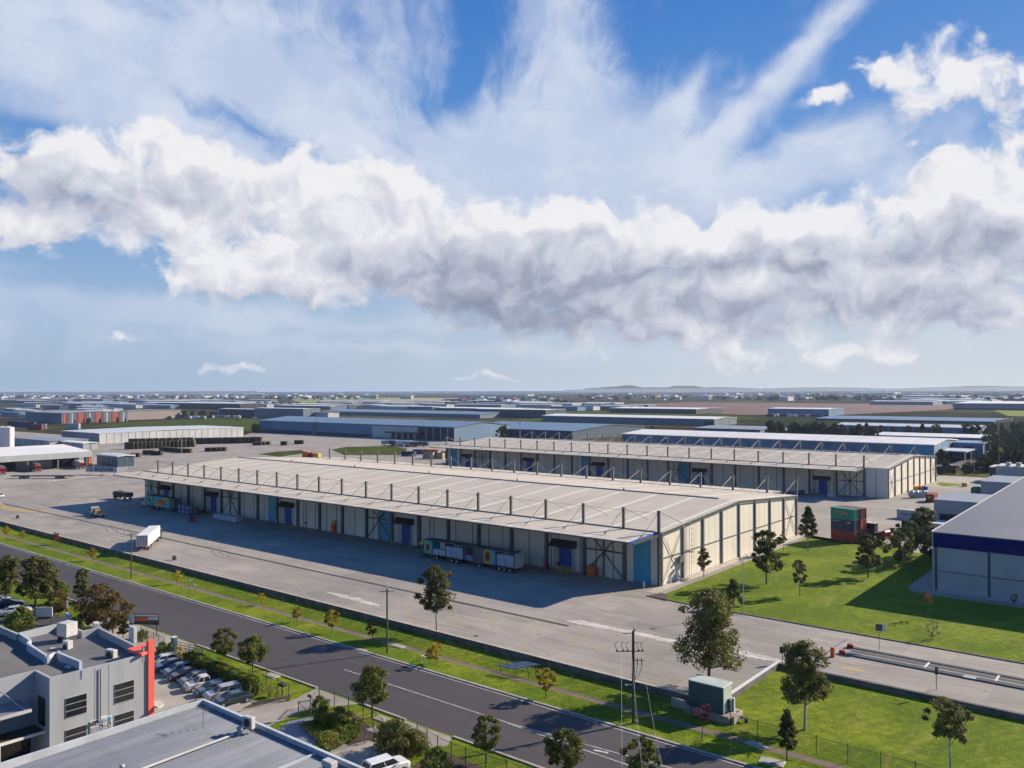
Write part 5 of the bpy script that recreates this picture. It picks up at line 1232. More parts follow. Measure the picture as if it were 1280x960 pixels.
# teal pump box on its plinth
x, y = -40.6, 87.0
t = T('pump_house', 'teal metal plant box on a concrete plinth at the corner of the yard wall', 'plant box', (-44.3, 85.9, G))
MB().bev(0, 4.2, 0, 2.3, .75, 3.65, .03).build('body', 'teal', t)
MB().box(4.2, 4.23, .1, 2.2, .8, 3.6).build('sunlit_face', 'teal_sunlit', t)  # pale sheet paints the sunlit side; the dark body teal holds front shade
MB().bev(-.08, 4.3, -.08, 2.4, 3.65, 3.75, .03).build('roof', 'teal_sunlit', t)  # roof paled to paint its sunlit top
MB().bev(4.25, 4.6, 1.0, 1.6, 1.0, 2.2, .04).build('switch_box', 'teal', t)
MB().bev(-.4, 5.0, -.35, 2.7, 0, .75, .04).build('plinth', 'concrete', t)
MB().box(4.3, 4.75, 1.7, 1.95, .75, 2.2).build('pier', 'white_paint', t)
MB().box(5.3, 5.5, .0, 2.3, 0, .85).box(4.3, 5.3, 2.1, 2.3, 0, .8).build('low_wall', 'cap_stone', t)
MB().box(-2.4, -.4, .4, .65, 0, 1.05).build('low_wall', 'cap_stone', t)
t = T('garden_bench', 'dark bench-like frame beside the plinth of the teal box', 'bench', (-38.4, 87.4, G), R(-30)); MB().box(-.6, .6, -.2, .2, .4, .46).build('seat', 'dark_steel', t)
for q in (-.5, .5): MB().box(q-.04, q+.04, -.2, .2, 0, .4).build('leg', 'dark_steel', t)
tag(MB().bar((0, 0, 0), (0, 0, 1.3), .04).build('stake', 'bark_pale'), 'pale stake supporting the thin red sapling', 'stake').location = PG(878.5, 926)+(G,)
# weighbridge, barrier
x0, y0 = P(1058, 823); x1, y1 = P(1070, 812)
t = T('weighbridge', 'long flat truck weighbridge with dark side rails on the entry road', 'weighbridge', (-36.2, 115.6, 0))
MB().box(0, 60, 0, .9, .004, .16).build('side_rail', 'dark_steel', t); MB().box(0, 60, 3.4, 4.1, .004, .17).build('side_rail', 'dark_steel', t)
MB().box(0, 60, .95, 3.35, .004, .1).build('deck', 'dark_steel', t)
MB().box(0, 60, 2.4, 2.95, .102, .108).build('deck_strip', 'path_dirt', t); MB().box(0, 60, 1.25, 1.6, .102, .108).build('deck_strip', 'kerb_concrete', t)
for q in (9.5, 17.5, 25.5): MB().box(q, q+.25, .95, 3.35, .1, .16).build('cross_bar', 'white_paint', t)
MB().box(14.2, 15.6, -.02, .92, .162, .17).build('plate', 'render_grey', t)
for q in (0.05, 3.5): MB().bev(-.9, -.05, q, q+.75, 0, .5, .06).build('end_block', 'cont_red', t)
t = T('boom_barrier', 'orange barrier box with raised white arm at the start of the weighbridge', 'barrier', P(1041, 821)+(0,))
MB().bev(-.25, .25, -.25, .25, 0, 1.3, .04).build('box', 'orange_paint', t); MB().bar((0, 0, 1.2), (1.3, 1.7, 2.2), .05, .04).build('arm', 'white_paint', t); MB().bar((0, 0, 1.1), (-1.2, -.6, .1), .05, .04).build('brace', 'cont_red', t)

# ---------------------------------------------------------------- right shed with navy band
sx, sy = P(1167, 740)
t = T('storage_shed', 'big shed with navy band above white panels at the right photo edge', 'shed', (sx, sy, 0))
hs = 10.7; W_ = 75; _d = ray(1280, 597); _q = sx/_d[0]; D_ = 2*(_d[1]*_q-sy+14); hb = hs+(CH+_d[2]*_q-hs)*(D_/2)/(_d[1]*_q-sy); print('SHED', D_, hb)
MB().add([(0, 0, 0), (W_, 0, 0), (W_, D_, 0), (0, D_, 0), (0, 0, hs), (W_, 0, hs), (W_, D_/2, hb), (0, D_/2, hb), (W_, D_, hs), (0, D_, hs)],
         [(0, 1, 5, 4), (1, 2, 8, 6, 5), (2, 3, 9, 8), (3, 0, 4, 7, 9)]).build('wall', 'shed_white', t)
rf = MB()
rf.add([(-.15, -.15, hs), (W_, -.15, hs), (W_, D_/2, hb+.05), (-.15, D_/2, hb+.05), (-.15, -.15, hs-.2), (W_, -.15, hs-.2), (W_, D_/2, hb-.2), (-.15, D_/2, hb-.2)], [(0, 1, 2, 3), (7, 6, 5, 4), (0, 4, 5, 1), (3, 7, 4, 0)])
rf.add([(-.15, D_/2, hb+.05), (W_, D_/2, hb+.05), (W_, D_+.15, hs), (-.15, D_+.15, hs)], [(0, 1, 2, 3)])
rf.build('roof', 'shed_roof_dark', t)
sm = MB()
for i in range(90): sm.add([(i*.82+.1, -.1, hs+.01), (i*.82+.16, -.1, hs+.01), (i*.82+.16, D_/2, hb+.06), (i*.82+.1, D_/2, hb+.06), (i*.82+.13, -.1, hs+.017), (i*.82+.13, D_/2, hb+.067)], [(0, 4, 5, 3), (4, 1, 2, 5), (0, 1, 4)])
sm.build('roof_seam', 'shed_roof_dark', t)
MB().add([(-.3, -.2, hs+.0), (-.15, -.2, hs), (-.15, D_/2, hb+.05), (-.3, D_/2, hb+.05), (-.3, -.2, hs+.14), (-.15, -.2, hs+.14), (-.15, D_/2, hb+.2), (-.3, D_/2, hb+.2)],
         [(0, 3, 2, 1), (4, 5, 6, 7), (0, 1, 5, 4), (1, 2, 6, 5), (2, 3, 7, 6), (3, 0, 4, 7)]).build('barge_trim', 'off_white', t)
MB().box(-.05, W_, -.12, -.005, hs-2.65, hs-.21).build('fascia_band', 'navy', t)
MB().box(-.14, .0, -.16, .02, 0, hs-.22).build('corner_trim', 'off_white', t)
for i in range(11):
    x = .25+i*8.25; MB().box(x, x+.38, -.1, -.004, 0, hs-2.65).build('column', 'teal' if i else 'dark_steel', t)
MB().box(.63, W_, -.075, -.006, 3.75, 3.95).build('girt', 'grey_steel', t); MB().box(0, W_, -.13, -.006, 0, .5).build('plinth', 'render_grey', t)
D2 = D_
# portable flat buildings behind it
def flat(label, uc, vc, uL, uB, vt, m='shed_white', rm='roof_grey', extra=None):
    x, y = P(uc, vc); h = hgt(vt, x, y); xl = xcol(uL, y, vc); yb = ycol(uB, x, vc) if uB > uc else y+uB
    t = T('office_block', label, 'building', (x, y, 0))
    MB().box(xl-x, 0, 0, yb-y, 0, h).build('wall', m, t); MB().box(xl-x-.15, .15, -.15, yb-y+.15, h+.003, h+.15).build('roof', rm, t)
    return t, xl-x, yb-y, h
def wbox(label, uL, vL, W_, D_, vt, rot=0, m='shed_white', rm='roof_grey'):   # placed by its front-left base corner
    x, y = P(uL, vL); h = hgt(vt, x, y); W_ = min(W_, max(3, sx-.8-x)) if y < sy+D2 else W_; t = T('office_block', label, 'building', (x, y, 0), rot)
    MB().box(0, W_, 0, D_, 0, h).build('wall', m, t); MB().box(-.2, W_+.2, -.2, D_+.2, h+.003, h+.2).build('roof', rm, t); return t, h
t, h = wbox('grey flat-roofed portable office directly behind the blue-banded shed', 1167.5, 657, 26, 20, 625, 0)
MB().box(1.3, 6.8, -.08, -.0, 0, h*.5).build('doorway', 'dark_steel', t); MB().box(1.6, 3.2, -.1, -.08, .2, h*.44).box(3.5, 6.6, -.1, -.08, .2, h*.44).build('door', 'glass_dark', t); MB().box(11, 13, -.08, 0, 1, 2.6).build('window', 'glass_dark', t)
MB().box(2.2, 3.6, -1.6, -1.4, 2, 2.2).bar((3, -.1, h*.6), (3, -.6, h*.62), .06).build('lamp', 'dark_steel', t)
t, h = wbox('second grey flat-roofed office farther behind the blue-banded shed', 1226, 622, 30, 24, 602, 0)
t, h = wbox('pale plant room with pipes on the roofline at the right photo edge', 1237, 602, 7, 12, 584, 0, 'teal', 'off_white')
t, h = wbox('pale plant room right of the teal one at the right photo edge', 1245, 603, 34, 14, 583, 0, 'shed_white', 'off_white')
for i in range(6): MB().bev(3+i*3.4, 4.6+i*3.4, 2, 4, h+.2, h+1.6, .1).build('roof_unit', 'off_white', t)
t, h = wbox('low white-roofed hut between the tree clump and the blue-banded shed', 1158, 664, 9, 6, 654, 0, 'off_white', 'white_paint')

# ---------------------------------------------------------------- left foreground: rendered office
th8 = 8.1
def W3(u, v, z=th8): return P(u, v, z)
A = W3(62, 848); D0 = (A[0]-3.5, A[1]); B0 = (A[0], A[1]+10.2)
ev = Vector((0, 1, 0)); LF = 10.2
E0 = W3(22, 791); Fp = W3(-60, 757); Gp = (D0[0], D0[1]-22)
t = T('office_building', 'grey rendered two-storey office with dark banded windows and a coral corner fin', 'office', (A[0], A[1], G))
def loc2(p): return (p[0]-A[0], p[1]-A[1])
base = [loc2(p) for p in (A, B0, W3(125, 784), W3(104, 788), W3(77, 778), E0, Fp, Gp, D0)]
zr = 7.25-G
MB().prism(base, 0, zr).build('wall', 'render_grey', t)
pw = MB()
top = th8-G
cyc = base+[base[0]]
# parapets inward of the outline
def inner(poly, d):
    n = len(poly); out = []
    for i in range(n):
        p0, p1, p2 = Vector(poly[i-1]), Vector(poly[i]), Vector(poly[(i+1) % n])
        a = (p1-p0).normalized(); b = (p2-p1).normalized(); na = Vector((-a.y, a.x)); nb = Vector((-b.y, b.x)); m_ = (na+nb)
        m_ = m_/max(.4, m_.dot(na)) if m_.length > 1e-6 else na
        out.append(tuple(p1+m_*d))
    return out
ar = sum(base[i][0]*base[(i+1) % len(base)][1]-base[(i+1) % len(base)][0]*base[i][1] for i in range(len(base)))
inn = inner(base, .28 if ar > 0 else -.28)
for i in range(len(base)):
    j = (i+1) % len(base)
    o_ = [base[i], base[j], inn[j], inn[i]]; pw.prism(o_, zr, top)
pw.build('parapet', 'render_grey', t)
J = [loc2(W3(*q)) for q in ((22, 791), (36, 800), (33, 804), (59, 821), (70, 815), (99, 827), (99, 838.5))]
dv_ = MB()
for a_, b_ in zip(J[:-1], J[1:]): dv_.wall(a_, b_, zr-.0, top-.003, .26)
dv_.build('divider_parapet', 'render_light', t)  # paler render than the walls, paints the divider as sunlit
# roof surfaces
MB().sheet(inn, zr+.02).build('roof', 'roof_flat_grey', t)
left = [J[0], inn[6], inn[7], inn[8], inn[0], J[6], J[5], J[4], J[3], J[2], J[1]]
cr = MB(); 
ax = Vector((ev.x, ev.y)); 
lo_ = [loc2(W3(-30, 800, 7.5)), loc2(W3(44, 833, 7.5))]
for i in range(75):                                     # corrugated roof strips of the left wing
    f = i/75; sx0 = inn[0][0]-.4-i*.33
    y0_ = -14; y1_ = 9.6
    # clip in y with the outline by sampling
    ys_ = [yy for yy in np.arange(y0_, y1_, .4) if (lambda px_, py_: sum(1 for k_ in range(len(left)) if (left[k_][1] > py_) != (left[(k_+1) % len(left)][1] > py_) and px_ < (left[(k_+1) % len(left)][0]-left[k_][0])*(py_-left[k_][1])/(left[(k_+1) % len(left)][1]-left[k_][1]+1e-9)+left[k_][0]) % 2 == 1)(sx0, yy)]
    if len(ys_) > 3: cr.add([(sx0, ys_[0]+.2, zr+.03), (sx0+.1, ys_[0]+.2, zr+.09), (sx0+.2, ys_[0]+.2, zr+.03), (sx0, ys_[-1]-.2, zr+.03), (sx0+.1, ys_[-1]-.2, zr+.09), (sx0+.2, ys_[-1]-.2, zr+.03)], [(0, 1, 4, 3), (1, 2, 5, 4)])
cr.build('corrugation', 'roof_flat_grey', t)
# windows on the angled facade: s along, z up
nv = Vector((ev.y, -ev.x, 0))          # outward normal
fm_ = Matrix(((ev.x, -nv.x, 0, 0), (ev.y, -nv.y, 0, 0), (0, 0, 1, 0), (0, 0, 0, 1)))   # local x along facade, -y outward
def window(s0, s1, zb, zt, rows):
    f = MB(fm_).box(s0-.02, s1+.02, -.05, -.003, zb-.03, zt+.03).build('window', 'shed_white', t)
    for i in range(rows):
        a_ = zb+(zt-zb)*i/rows+.035; b_ = zb+(zt-zb)*(i+1)/rows-.035
        MB(fm_).box(s0+.02, s1-.0, -.065, -.052, a_, b_).build('pane', 'glass_dark', f)
window(1.45, 3.48, 4.45, 6.42, 3); window(6.29, 8.3, 4.45, 6.45, 3); window(1.45, 3.48, 1.3, 3.28, 3); window(6.29, 8.3, 1.3, 3.28, 3)
MB(fm_).box(4.3, 4.34, -.012, -.002, 3.5, 8.7).build('render_joint', 'grey_steel', t)
MB(fm_).box(5.7, 5.74, -.012, -.002, 3.5, 8.7).build('render_joint', 'grey_steel', t)
MB(fm_).bar((4.82, -.12, 3.5), (4.82, -.12, 8.5), .06).build('downpipe', 'grey_steel', t)
MB(fm_).bar((4.9, -.1, 3.6), (4.9, -.5, 3.65), .04).bev(4.6, 5.2, -.6, -.35, 3.5, 3.75, .05).build('flood_lamp', 'off_white', t)
# tenant board with eight small panels
q = MB(fm_).box(3.8, 5.96, -.1, -.003, 2.28, 3.42).build('sign_board', 'white_paint', t)
pc = [('off_white', 'black', 'pack_blue', 'off_white', 'cyan_panel'), ('shed_white', 'pack_white', 'navy', 'off_white', 'black')]
for r0 in range(2):
    for i in range(5):
        a_ = 3.85+i*.42; MB(fm_).box(a_, a_+.36, -.12, -.101, 2.34+r0*.54, 2.82+r0*.54).build('sign_panel', pc[1-r0][i], q)
        MB(fm_).box(a_+.05, a_+.3, -.128, -.121, 2.44+r0*.54, 2.51+r0*.54).box(a_+.05, a_+.22, -.128, -.121, 2.6+r0*.54, 2.67+r0*.54).build('writing', 'dark_steel' if pc[1-r0][i] not in ('black', 'navy') else 'white_paint', q)
# side window in the short return wall
MB().box(-2.6, -1.0, -.07, -.003, 3.9, 6.6).build('window', 'glass_dark', t)
# coral fin and wing
MB(fm_).box(9.8, 10.45, -.2, .25, 0, 10.15).build('corner_fin', 'coral', t)
MB(fm_).box(9.3, 9.79, -.03, .25, 8.0, 9.55).build('raised_wall', 'render_grey', t)
wg = [loc2(W3(*q, 8.4)) for q in ((159, 810.6), (180, 804.5), (190, 803), (191, 811), (177, 817))]
MB().prism(wg, top+.003, top+.3).build('wing_slab', 'coral', t)

cb = MB(fm_)
cb.prism([(10.46+1.15*sin(k_*pi/12), .3-1.15*cos(k_*pi/12)) for k_ in range(13)], 2.9, 3.1).build('curved_canopy', 'off_white', t)
# awnings of the recessed wing
DD = loc2(D0)
fd = Matrix.Translation((DD[0], DD[1], 0)) @ fm_
MB(fd).add([(-14, -2.7, 6.0), (-1.4, -2.7, 6.0), (-1.4, -.003, 6.3), (-14, -.003, 6.3), (-14, -2.7, 5.85), (-1.4, -2.7, 5.85), (-1.4, -.003, 6.1), (-14, -.003, 6.1)],
           [(0, 3, 2, 1), (4, 5, 6, 7), (0, 1, 5, 4), (1, 2, 6, 5), (2, 3, 7, 6), (3, 0, 4, 7)]).build('awning', 'shed_roof_grey', t)
MB(fd).box(-14, -1.33, -2.85, -2.71, 5.8, 6.1).build('awning_edge', 'off_white', t)
MB(fd).bar((-3.6, -.05, 8.2), (-1.9, -2.6, 6.1), .05).bar((-3.6, -.05, 8.2), (-5.6, -2.6, 6.1), .05).ell((-3.6, -.08, 8.2), (.15, .1, .15)).build('stay_rod', 'galv', t)
MB(fd).box(-4.2, -.05, -2.4, -.003, 3.35, 3.45).build('porch_roof', 'timber_olive', t)
MB(fd).box(-4.25, -.0, -2.55, -2.41, 3.25, 3.5).box(-4.2, -3.95, -2.5, -2.3, 0, 3.25).build('porch_edge', 'white_paint', t)
MB(fd).box(-3.9, -.4, -.05, -.003, 0, 2.9).build('entrance', 'glass_dark', t)
# roof-top units of the office
def unit(label, u, v, z, w, d, h, rz, fan=True, legs=0.25):
    x, y = P(u, v, z); o = T('air_conditioner', label, 'air conditioner', (x, y, z), rz)
    MB().bev(-w/2, w/2, -d/2, d/2, legs, legs+h, .04).build('housing', 'off_white', o)
    for q_ in (-w/2+.08, w/2-.16): MB().box(q_, q_+.08, -d/2+.05, d/2-.05, 0, legs).build('foot', 'dark_steel', o)
    if fan:
        g_ = MB().bar((w*.0, -d/2-.02, legs+h/2), (w*.0, -d/2+.01, legs+h/2), min(w, h)*.38, n=14).build('fan_grille', 'black', o)
    return o
unit('big white evaporative cooler on a frame in the middle of the grey office roof', 84, 808, 6.6, 1.6, 1.5, 1.5, R(15), False, 1.3)
unit('tall white condenser box below the big rooftop cooler', 84.5, 818, 6.6, .9, .7, 1.3, R(15))
unit('white condenser box at the facade edge of the grey office roof', 139, 829, 6.6, 1.3, .6, 1.25, R(14))
unit('white condenser box against the road-side parapet of the grey office', 120, 792, 6.6, 1.3, .6, 1.1, R(-20))
unit('small condenser at the left parapet corner of the grey office roof', 46, 799, 6.6, .8, .6, .9, R(20))
unit('tiny white unit behind the front parapet corner of the grey office', 86, 843, 6.6, .9, .4, .6, R(14))
o = T('roof_duct', 'small silver duct fittings at the roof divider of the grey office', 'duct', P(66, 818, 6.6)+(6.6,)); MB().bar((0, 0, .3), (1.2, .3, .3), .22, n=8).bar((1.2, .3, .3), (1.9, -.3, .8), .18, n=8).bev(-.5, .1, -.3, .3, 0, .7, .05).build('duct', 'galv', o)

# corrugated-roof building in the front, below
ph = 6.0
a1 = P(255, 873, ph)
t = T('warehouse_unit', 'low building with ribbed blue-grey roof and pale parapets filling the bottom left', 'building', (a1[0], a1[1], G))
LX, LY = 40., 34.
hp = ph-G
MB().box(0, LX, -LY, 0, 0, hp-1.0).build('wall', 'render_grey', t)
MB().box(0, .3, -LY, 0, hp-.98, hp).box(.3, LX, -.3, 0, hp-.98, hp).build('parapet', 'render_light', t)
def zr2(y): return hp-.42+y*.012
rb_ = MB(); nx = int((LX-.6)/.27)
for i in range(nx):
    x = .32+i*.27
    pr = [(x, 0), (x+.15, 0), (x+.18, .045), (x+.24, .045), (x+.27, 0)]
    vs = [(p[0], yy, zr2(yy)+p[1]+(-.002 if i % 7 else .006)) for yy in (-.34, -LY) for p in pr]
    rb_.add(vs, [(k_+5, k_, k_+1, k_+6)[::-1] for k_ in range(4)])
m, nt, b = _nt('ribbed_roof'); b.inputs['Roughness'].default_value = .45; b.inputs['Metallic'].default_value = .25
w = coords(nt); sp = nt.nodes.new('ShaderNodeSeparateXYZ'); nt.links.new(w, sp.inputs[0])
col = mixc(nt, ramp(nt, noise(nt, coords(nt, (1, .12, 1)), .7, 5, .6), .35, .7), (.135, .15, .185), (.2, .215, .25))
band = mth(nt, 'LESS_THAN', mth(nt, 'ABSOLUTE', mth(nt, 'SUBTRACT', mth(nt, 'FRACT', mth(nt, 'DIVIDE', sp.outputs[1], 7.3)), .5)), .06)
col = mixc(nt, mth(nt, 'MULTIPLY', band, .25), col, (.13, .14, .13))
rib = mth(nt, 'LESS_THAN', mth(nt, 'FRACT', mth(nt, 'DIVIDE', mth(nt, 'SUBTRACT', sp.outputs[0], .32), .27)), .45)
col = mixc(nt, mth(nt, 'MULTIPLY', rib, .45), col, (.08, .09, .11))
col = mixc(nt, mth(nt, 'MULTIPLY', ramp(nt, noise(nt, w, .35, 5, .7), .58, .75), .4), col, (.25, .25, .255))
nt.links.new(col, b.inputs['Base Color']); MATS['ribbed_roof'] = m
rb_.build('roof', 'ribbed_roof', t)
lx = P(265, 924, ph)[0]-a1[0]
MB().bar((lx, -2.6, zr2(0)+.14), (lx, -LY, zr2(-LY)+.16), .11, n=8).build('roof_pipe', 'off_white', t)
MB().box(LX*.0+lx+8.5, lx+8.75, -LY, -.35, zr2(-1)+.0, zr2(-1)+.15).build('expansion_strip', 'render_light', t)
MB().bar((lx+.2, -2.2, zr2(0)), (lx+.2, -2.2, zr2(0)+.55), .16, n=10).ell((lx+.2, -2.2, zr2(0)+.65), (.24, .24, .16)).build('roof_vent', 'galv', t)
MB().bar((lx-1, -12, zr2(-12)), (lx-1, -12, zr2(-12)+.45), .15, n=10).ell((lx-1, -12, zr2(-12)+.55), (.22, .22, .14)).build('roof_vent', 'galv', t)
unit('white condenser box near the parapet corner of the ribbed roof', 311, 913, 5.75, 1.15, .5, 1.0, R(10))
unit('small white vent box by the parapet at the bottom edge of the ribbed roof', 412, 962, 5.6, 1.2, .7, .5, R(0), False)
x, y = P(254, 908, 5.7)
o = T('aerial', 'thin television aerial on the ribbed roof near the parapet corner', 'aerial', (x, y, 5.65)); g = MB().bar((0, 0, 0), (0, 0, 1.7), .025, n=5).bar((-.7, -.3, 1.6), (.7, .3, 1.7), .02, n=4)
for i in range(6): q_ = -.6+i*.24; g.bar((q_+.15, q_*.43-.35, 1.65), (q_-.15, q_*.43+.35, 1.65), .012, n=4)
g.build('aerial', 'dark_steel', o)
# ---------------------------------------------------------------- distant sheds, each from its near bottom corner
def shed(label, uc, vc, uL, uB, vt, rise=.9, wm='shed_white', rm='roof_white', wb=None, bays=0, cat='shed', name='distant_shed', group=None, maxd=260):
    """corner nearest the camera seen at column uc, row vc; its front runs to column uL, its sunny end to uB; eave at row vt"""
    x, y = P(uc, vc); h = max(2.5, hgt(vt, x, y)); xl = xcol(uL, y, vc); W_ = x-xl
    yb = ycol(uB, x, vc); D_ = min(maxd, max(8, yb-y)); t = T(name, label, cat, (x, y, 0), 0, group)
    hr = h+rise
    MB().add([(0, 0, 0), (-W_, 0, 0), (-W_, D_, 0), (0, D_, 0), (0, 0, h), (-W_, 0, h), (-W_, D_/2, hr), (0, D_/2, hr), (-W_, D_, h), (0, D_, h)],
             [(1, 0, 4, 5), (3, 2, 8, 9), (0, 3, 9, 7, 4), (2, 1, 5, 6, 8)]).build('wall', wm, t)
    e = .5
    MB().add([(e, -e, h), (-W_-e, -e, h), (-W_-e, D_/2, hr+.02), (e, D_/2, hr+.02), (-W_-e, D_+e, h), (e, D_+e, h), (e, -e, h-.5), (-W_-e, -e, h-.5), (e, D_/2, hr-.5), (e, D_+e, h-.5)],
             [(1, 0, 3, 2), (2, 3, 5, 4), (0, 1, 7, 6), (0, 6, 8, 3), (3, 8, 9, 5)]).build('roof', rm, t)
    if wb: MB().box(-W_-.02, .04, -.06, -.01, 0, h*.22).build('plinth', wb, t)
    if bays:
        for i in range(1, bays): MB().box(-W_*i/bays-.25, -W_*i/bays+.25, -.12, -.01, 0, h-.5).build('column', 'grey_steel', t)
        nb = max(2, int(D_/14))
        for i in range(1, nb): MB().box(.01, .12, D_*i/nb-.2, D_*i/nb+.2, 0, h-.4).build('column', 'grey_steel', t)
    return t, W_, D_, h
mat('wall_blue', (.13, .24, .36), (.11, .2, .31), .6, ns=.05); mat('wall_blue_dark', (.035, .075, .12), (.03, .06, .1), .6, ns=.05); mat('wall_bluegrey', (.16, .2, .25), (.13, .17, .21), .6, ns=.05)
mat('wall_navy', (.02, .025, .045), (.03, .03, .05), .6, ns=.05); mat('wall_pink', (.34, .27, .25), (.3, .25, .24), .7, ns=.05); mat('wall_white_far', (.55, .55, .55), (.45, .45, .46), .7, ns=.05)
SH = [
 ('long white-roofed shed with blue wall directly behind the far masted warehouse', 1167.5, 578.5, 778, 1197, 555.8, 1.8, 'wall_blue', 'roof_white', None, 14),
 ('teal-blue block with two round windows right of the long white-roofed shed', 1229, 574, 1192, 1239, 554, .2, 'wall_blue', 'wall_blue', None, 0),
 ('pale shed with light roof edge above the round-windowed block', 1229, 556, 1094, 1243, 547.5, 1.2, 'wall_bluegrey', 'roof_white', None, 0),
 ('long pale shed behind the row of trees at right', 1223, 546, 1046, 1233, 535, 1.5, 'wall_blue', 'roof_pale', None, 8),
 ('wide blue-roofed shed spreading behind the right tree row', 1243, 530, 1020, 1266, 527.2, 1.6, 'wall_blue_dark', 'roof_blue', None, 0),
 ('white-roofed shed with loading bays above the dark tree belt', 1036, 520, 960, 1055, 511.4, .9, 'wall_blue', 'roof_white', 'wall_navy', 7),
 ('grey roofed low shed right of the mid white-roofed hall', 950, 541, 868, 985, 537, 1.0, 'wall_bluegrey', 'roof_grey', None, 0),
 ('long white-roofed hall with blue-grey wall and dark corner door', 893, 532.5, 678, 921, 523.8, 1.6, 'wall_bluegrey', 'roof_white', None, 16),
 ('navy-walled hall with thin white roof by the soil field', 870, 517.5, 762, 905, 511.3, 1.0, 'wall_navy', 'roof_white', None, 0),
 ('large blue-roofed shed whose dark front adjoins the white dock hall', 715, 550, 575, 806, 538.6, 3.2, 'wall_blue_dark', 'roof_blue', None, 0),
 ('very long blue-walled distribution hall with rounded corner', 568, 551.5, 324, 636, 533.8, 3.0, 'wall_blue', 'roof_blue', 'wall_blue_dark', 0),
 ('low light blue hall behind the very long blue distribution hall', 600, 523, 402, 650, 518, 2.4, 'wall_bluegrey', 'roof_blue', None, 0),
 ('narrow bright-roofed hall left of the boxy dark office block', 640, 514.5, 524, 668, 511, 1.0, 'wall_blue_dark', 'roof_white', None, 0),
 ('boxy office block with dark bays and white roof edge', 682, 523, 594, 707, 512.2, .5, 'wall_blue_dark', 'roof_white', None, 5),
 ('pale box building with dark glass front by the glassy offices', 410, 524, 379, 424, 515.5, .3, 'wall_white_far', 'roof_grey', None, 0),
 ('grey two-storey office with columns left of the low light blue hall', 379, 524, 318, 400, 511, .4, 'wall_bluegrey', 'roof_pale', None, 9),
 ('dark glass office with white roof line behind the green strip', 318, 522, 274, 336, 511.6, .4, 'wall_blue_dark', 'roof_pale', None, 6),
 ('saw-tooth roofed white hall behind the column-fronted office', 378, 508.6, 312, 384, 504.5, .8, 'wall_white_far', 'roof_white', None, 0),
 ('long dark hall with thin pale roof behind the lorry park', 300, 512, 196, 330, 504.6, .8, 'wall_navy', 'roof_pale', None, 0),
 ('long flat hall with grey roof at mid left', 200, 509, 96, 216, 504.5, .8, 'wall_blue_dark', 'roof_grey', None, 0),
 ('striped grey hall with white and red panels along its sunny side', 77, 529.5, 32, 160, 516.2, 1.2, 'wall_bluegrey', 'roof_grey', None, 6),
 ('pinkish long hall right of the red-striped hall', 160, 525, 150, 226, 513.4, .8, 'wall_pink', 'roof_grey', None, 0),
 ('white-panelled hall at upper left, nearer of two', 20, 516, -40, 21.5, 509.6, .5, 'wall_white_far', 'roof_grey', None, 6),
 ('white-panelled hall at upper left, right one of two', 45, 511.8, 20, 46.5, 505.4, .5, 'wall_white_far', 'roof_grey', None, 5),
 ('thin pale roof hall above the white-panelled halls', 70, 505.5, 27, 78, 501.5, .5, 'wall_navy', 'roof_pale', None, 0),
 ('low dark hall at the upper left photo edge', 24, 503.5, -30, 30, 500.4, .5, 'wall_blue_dark', 'roof_blue', None, 0),
 ('cream long shed with sunlit ribbed side in the left middle ground', 124, 555, 77, 304, 541.4, .7, 'wall_bluegrey', 'roof_pale', None, 0),
 ('flat grey shed cluster, front one, below the cream long shed', 62, 560.5, 14, 110, 551, .6, 'shed_white', 'roof_grey', None, 5),
 ('white low roof shed between the depot and the cream long shed', 104, 562.5, 60, 122, 553.8, .5, 'shed_white', 'roof_white', None, 4),
 ('small dark glass hut at the depot kerb', 147, 584, 121, 155, 570, .4, 'wall_blue_dark', 'roof_pale', None, 4),
 ('white-roofed long shed far right with open bays', 1330, 513.5, 1192, 1370, 504.8, 1.8, 'wall_bluegrey', 'roof_white', 'wall_navy', 0),
 ('pale blue hall with white end columns behind the soil field', 1166, 506.6, 1088, 1178, 501.8, .8, 'wall_blue', 'roof_white', None, 0),
 ('bright-roofed hall near the right horizon, left one', 1117, 498, 1042, 1124, 495, .8, 'wall_white_far', 'roof_white', None, 0),
 ('bright-roofed hall near the right horizon, middle one', 1196, 498, 1129, 1213, 494.6, .8, 'wall_white_far', 'roof_white', None, 0),
 ('small pale hall above the left bright-roofed hall near the horizon', 1118, 493, 1064, 1126, 490.6, .8, 'wall_white_far', 'roof_pale', None, 0),
 ('long white hangar near the horizon above the lime field', 660, 497, 572, 668, 493, .8, 'wall_white_far', 'roof_white', None, 0),
]
SB = {}
for a_ in SH: SB[a_[0][:22]] = shed(*a_)
def S_(k): return next(v for q, v in SB.items() if q.startswith(k))
# details on the more visible ones
t, W_, D_, h = S_('striped grey hall')
for i in range(26):
    y = D_*(.03+i*.037); MB().box(.01, .25, y, y+D_*.022, 0, h-.4).build('wall_panel', ['cont_orange', 'wall_white_far', 'cont_red', 'wall_pink', 'wall_white_far', 'wall_white_far', 'wall_bluegrey'][(i*i+i) % 7], t)
t, W_, D_, h = S_('cream long shed')
MB().box(.01, .3, 0, D_, 0, h-.3).build('sunlit_side', 'wall_white_far', t)  # pale sheet paints the sunlit side; blue-grey walls paint the shaded front
j = MB()
for i in range(1, 22): j.box(.3, .42, D_*i/22-.12, D_*i/22+.12, 0, h-.4)
j.build('panel_joint', 'render_grey', t)
t, W_, D_, h = S_('very long blue')
xa = -(W_)*.0
u_ = lambda u, y0=0: xcol(u, t.location[1]+y0, 545)-t.location[0]
MB().box(u_(466), u_(522), -.5, -.01, 0, h-1.2).build('white_wall', 'wall_white_far', t)
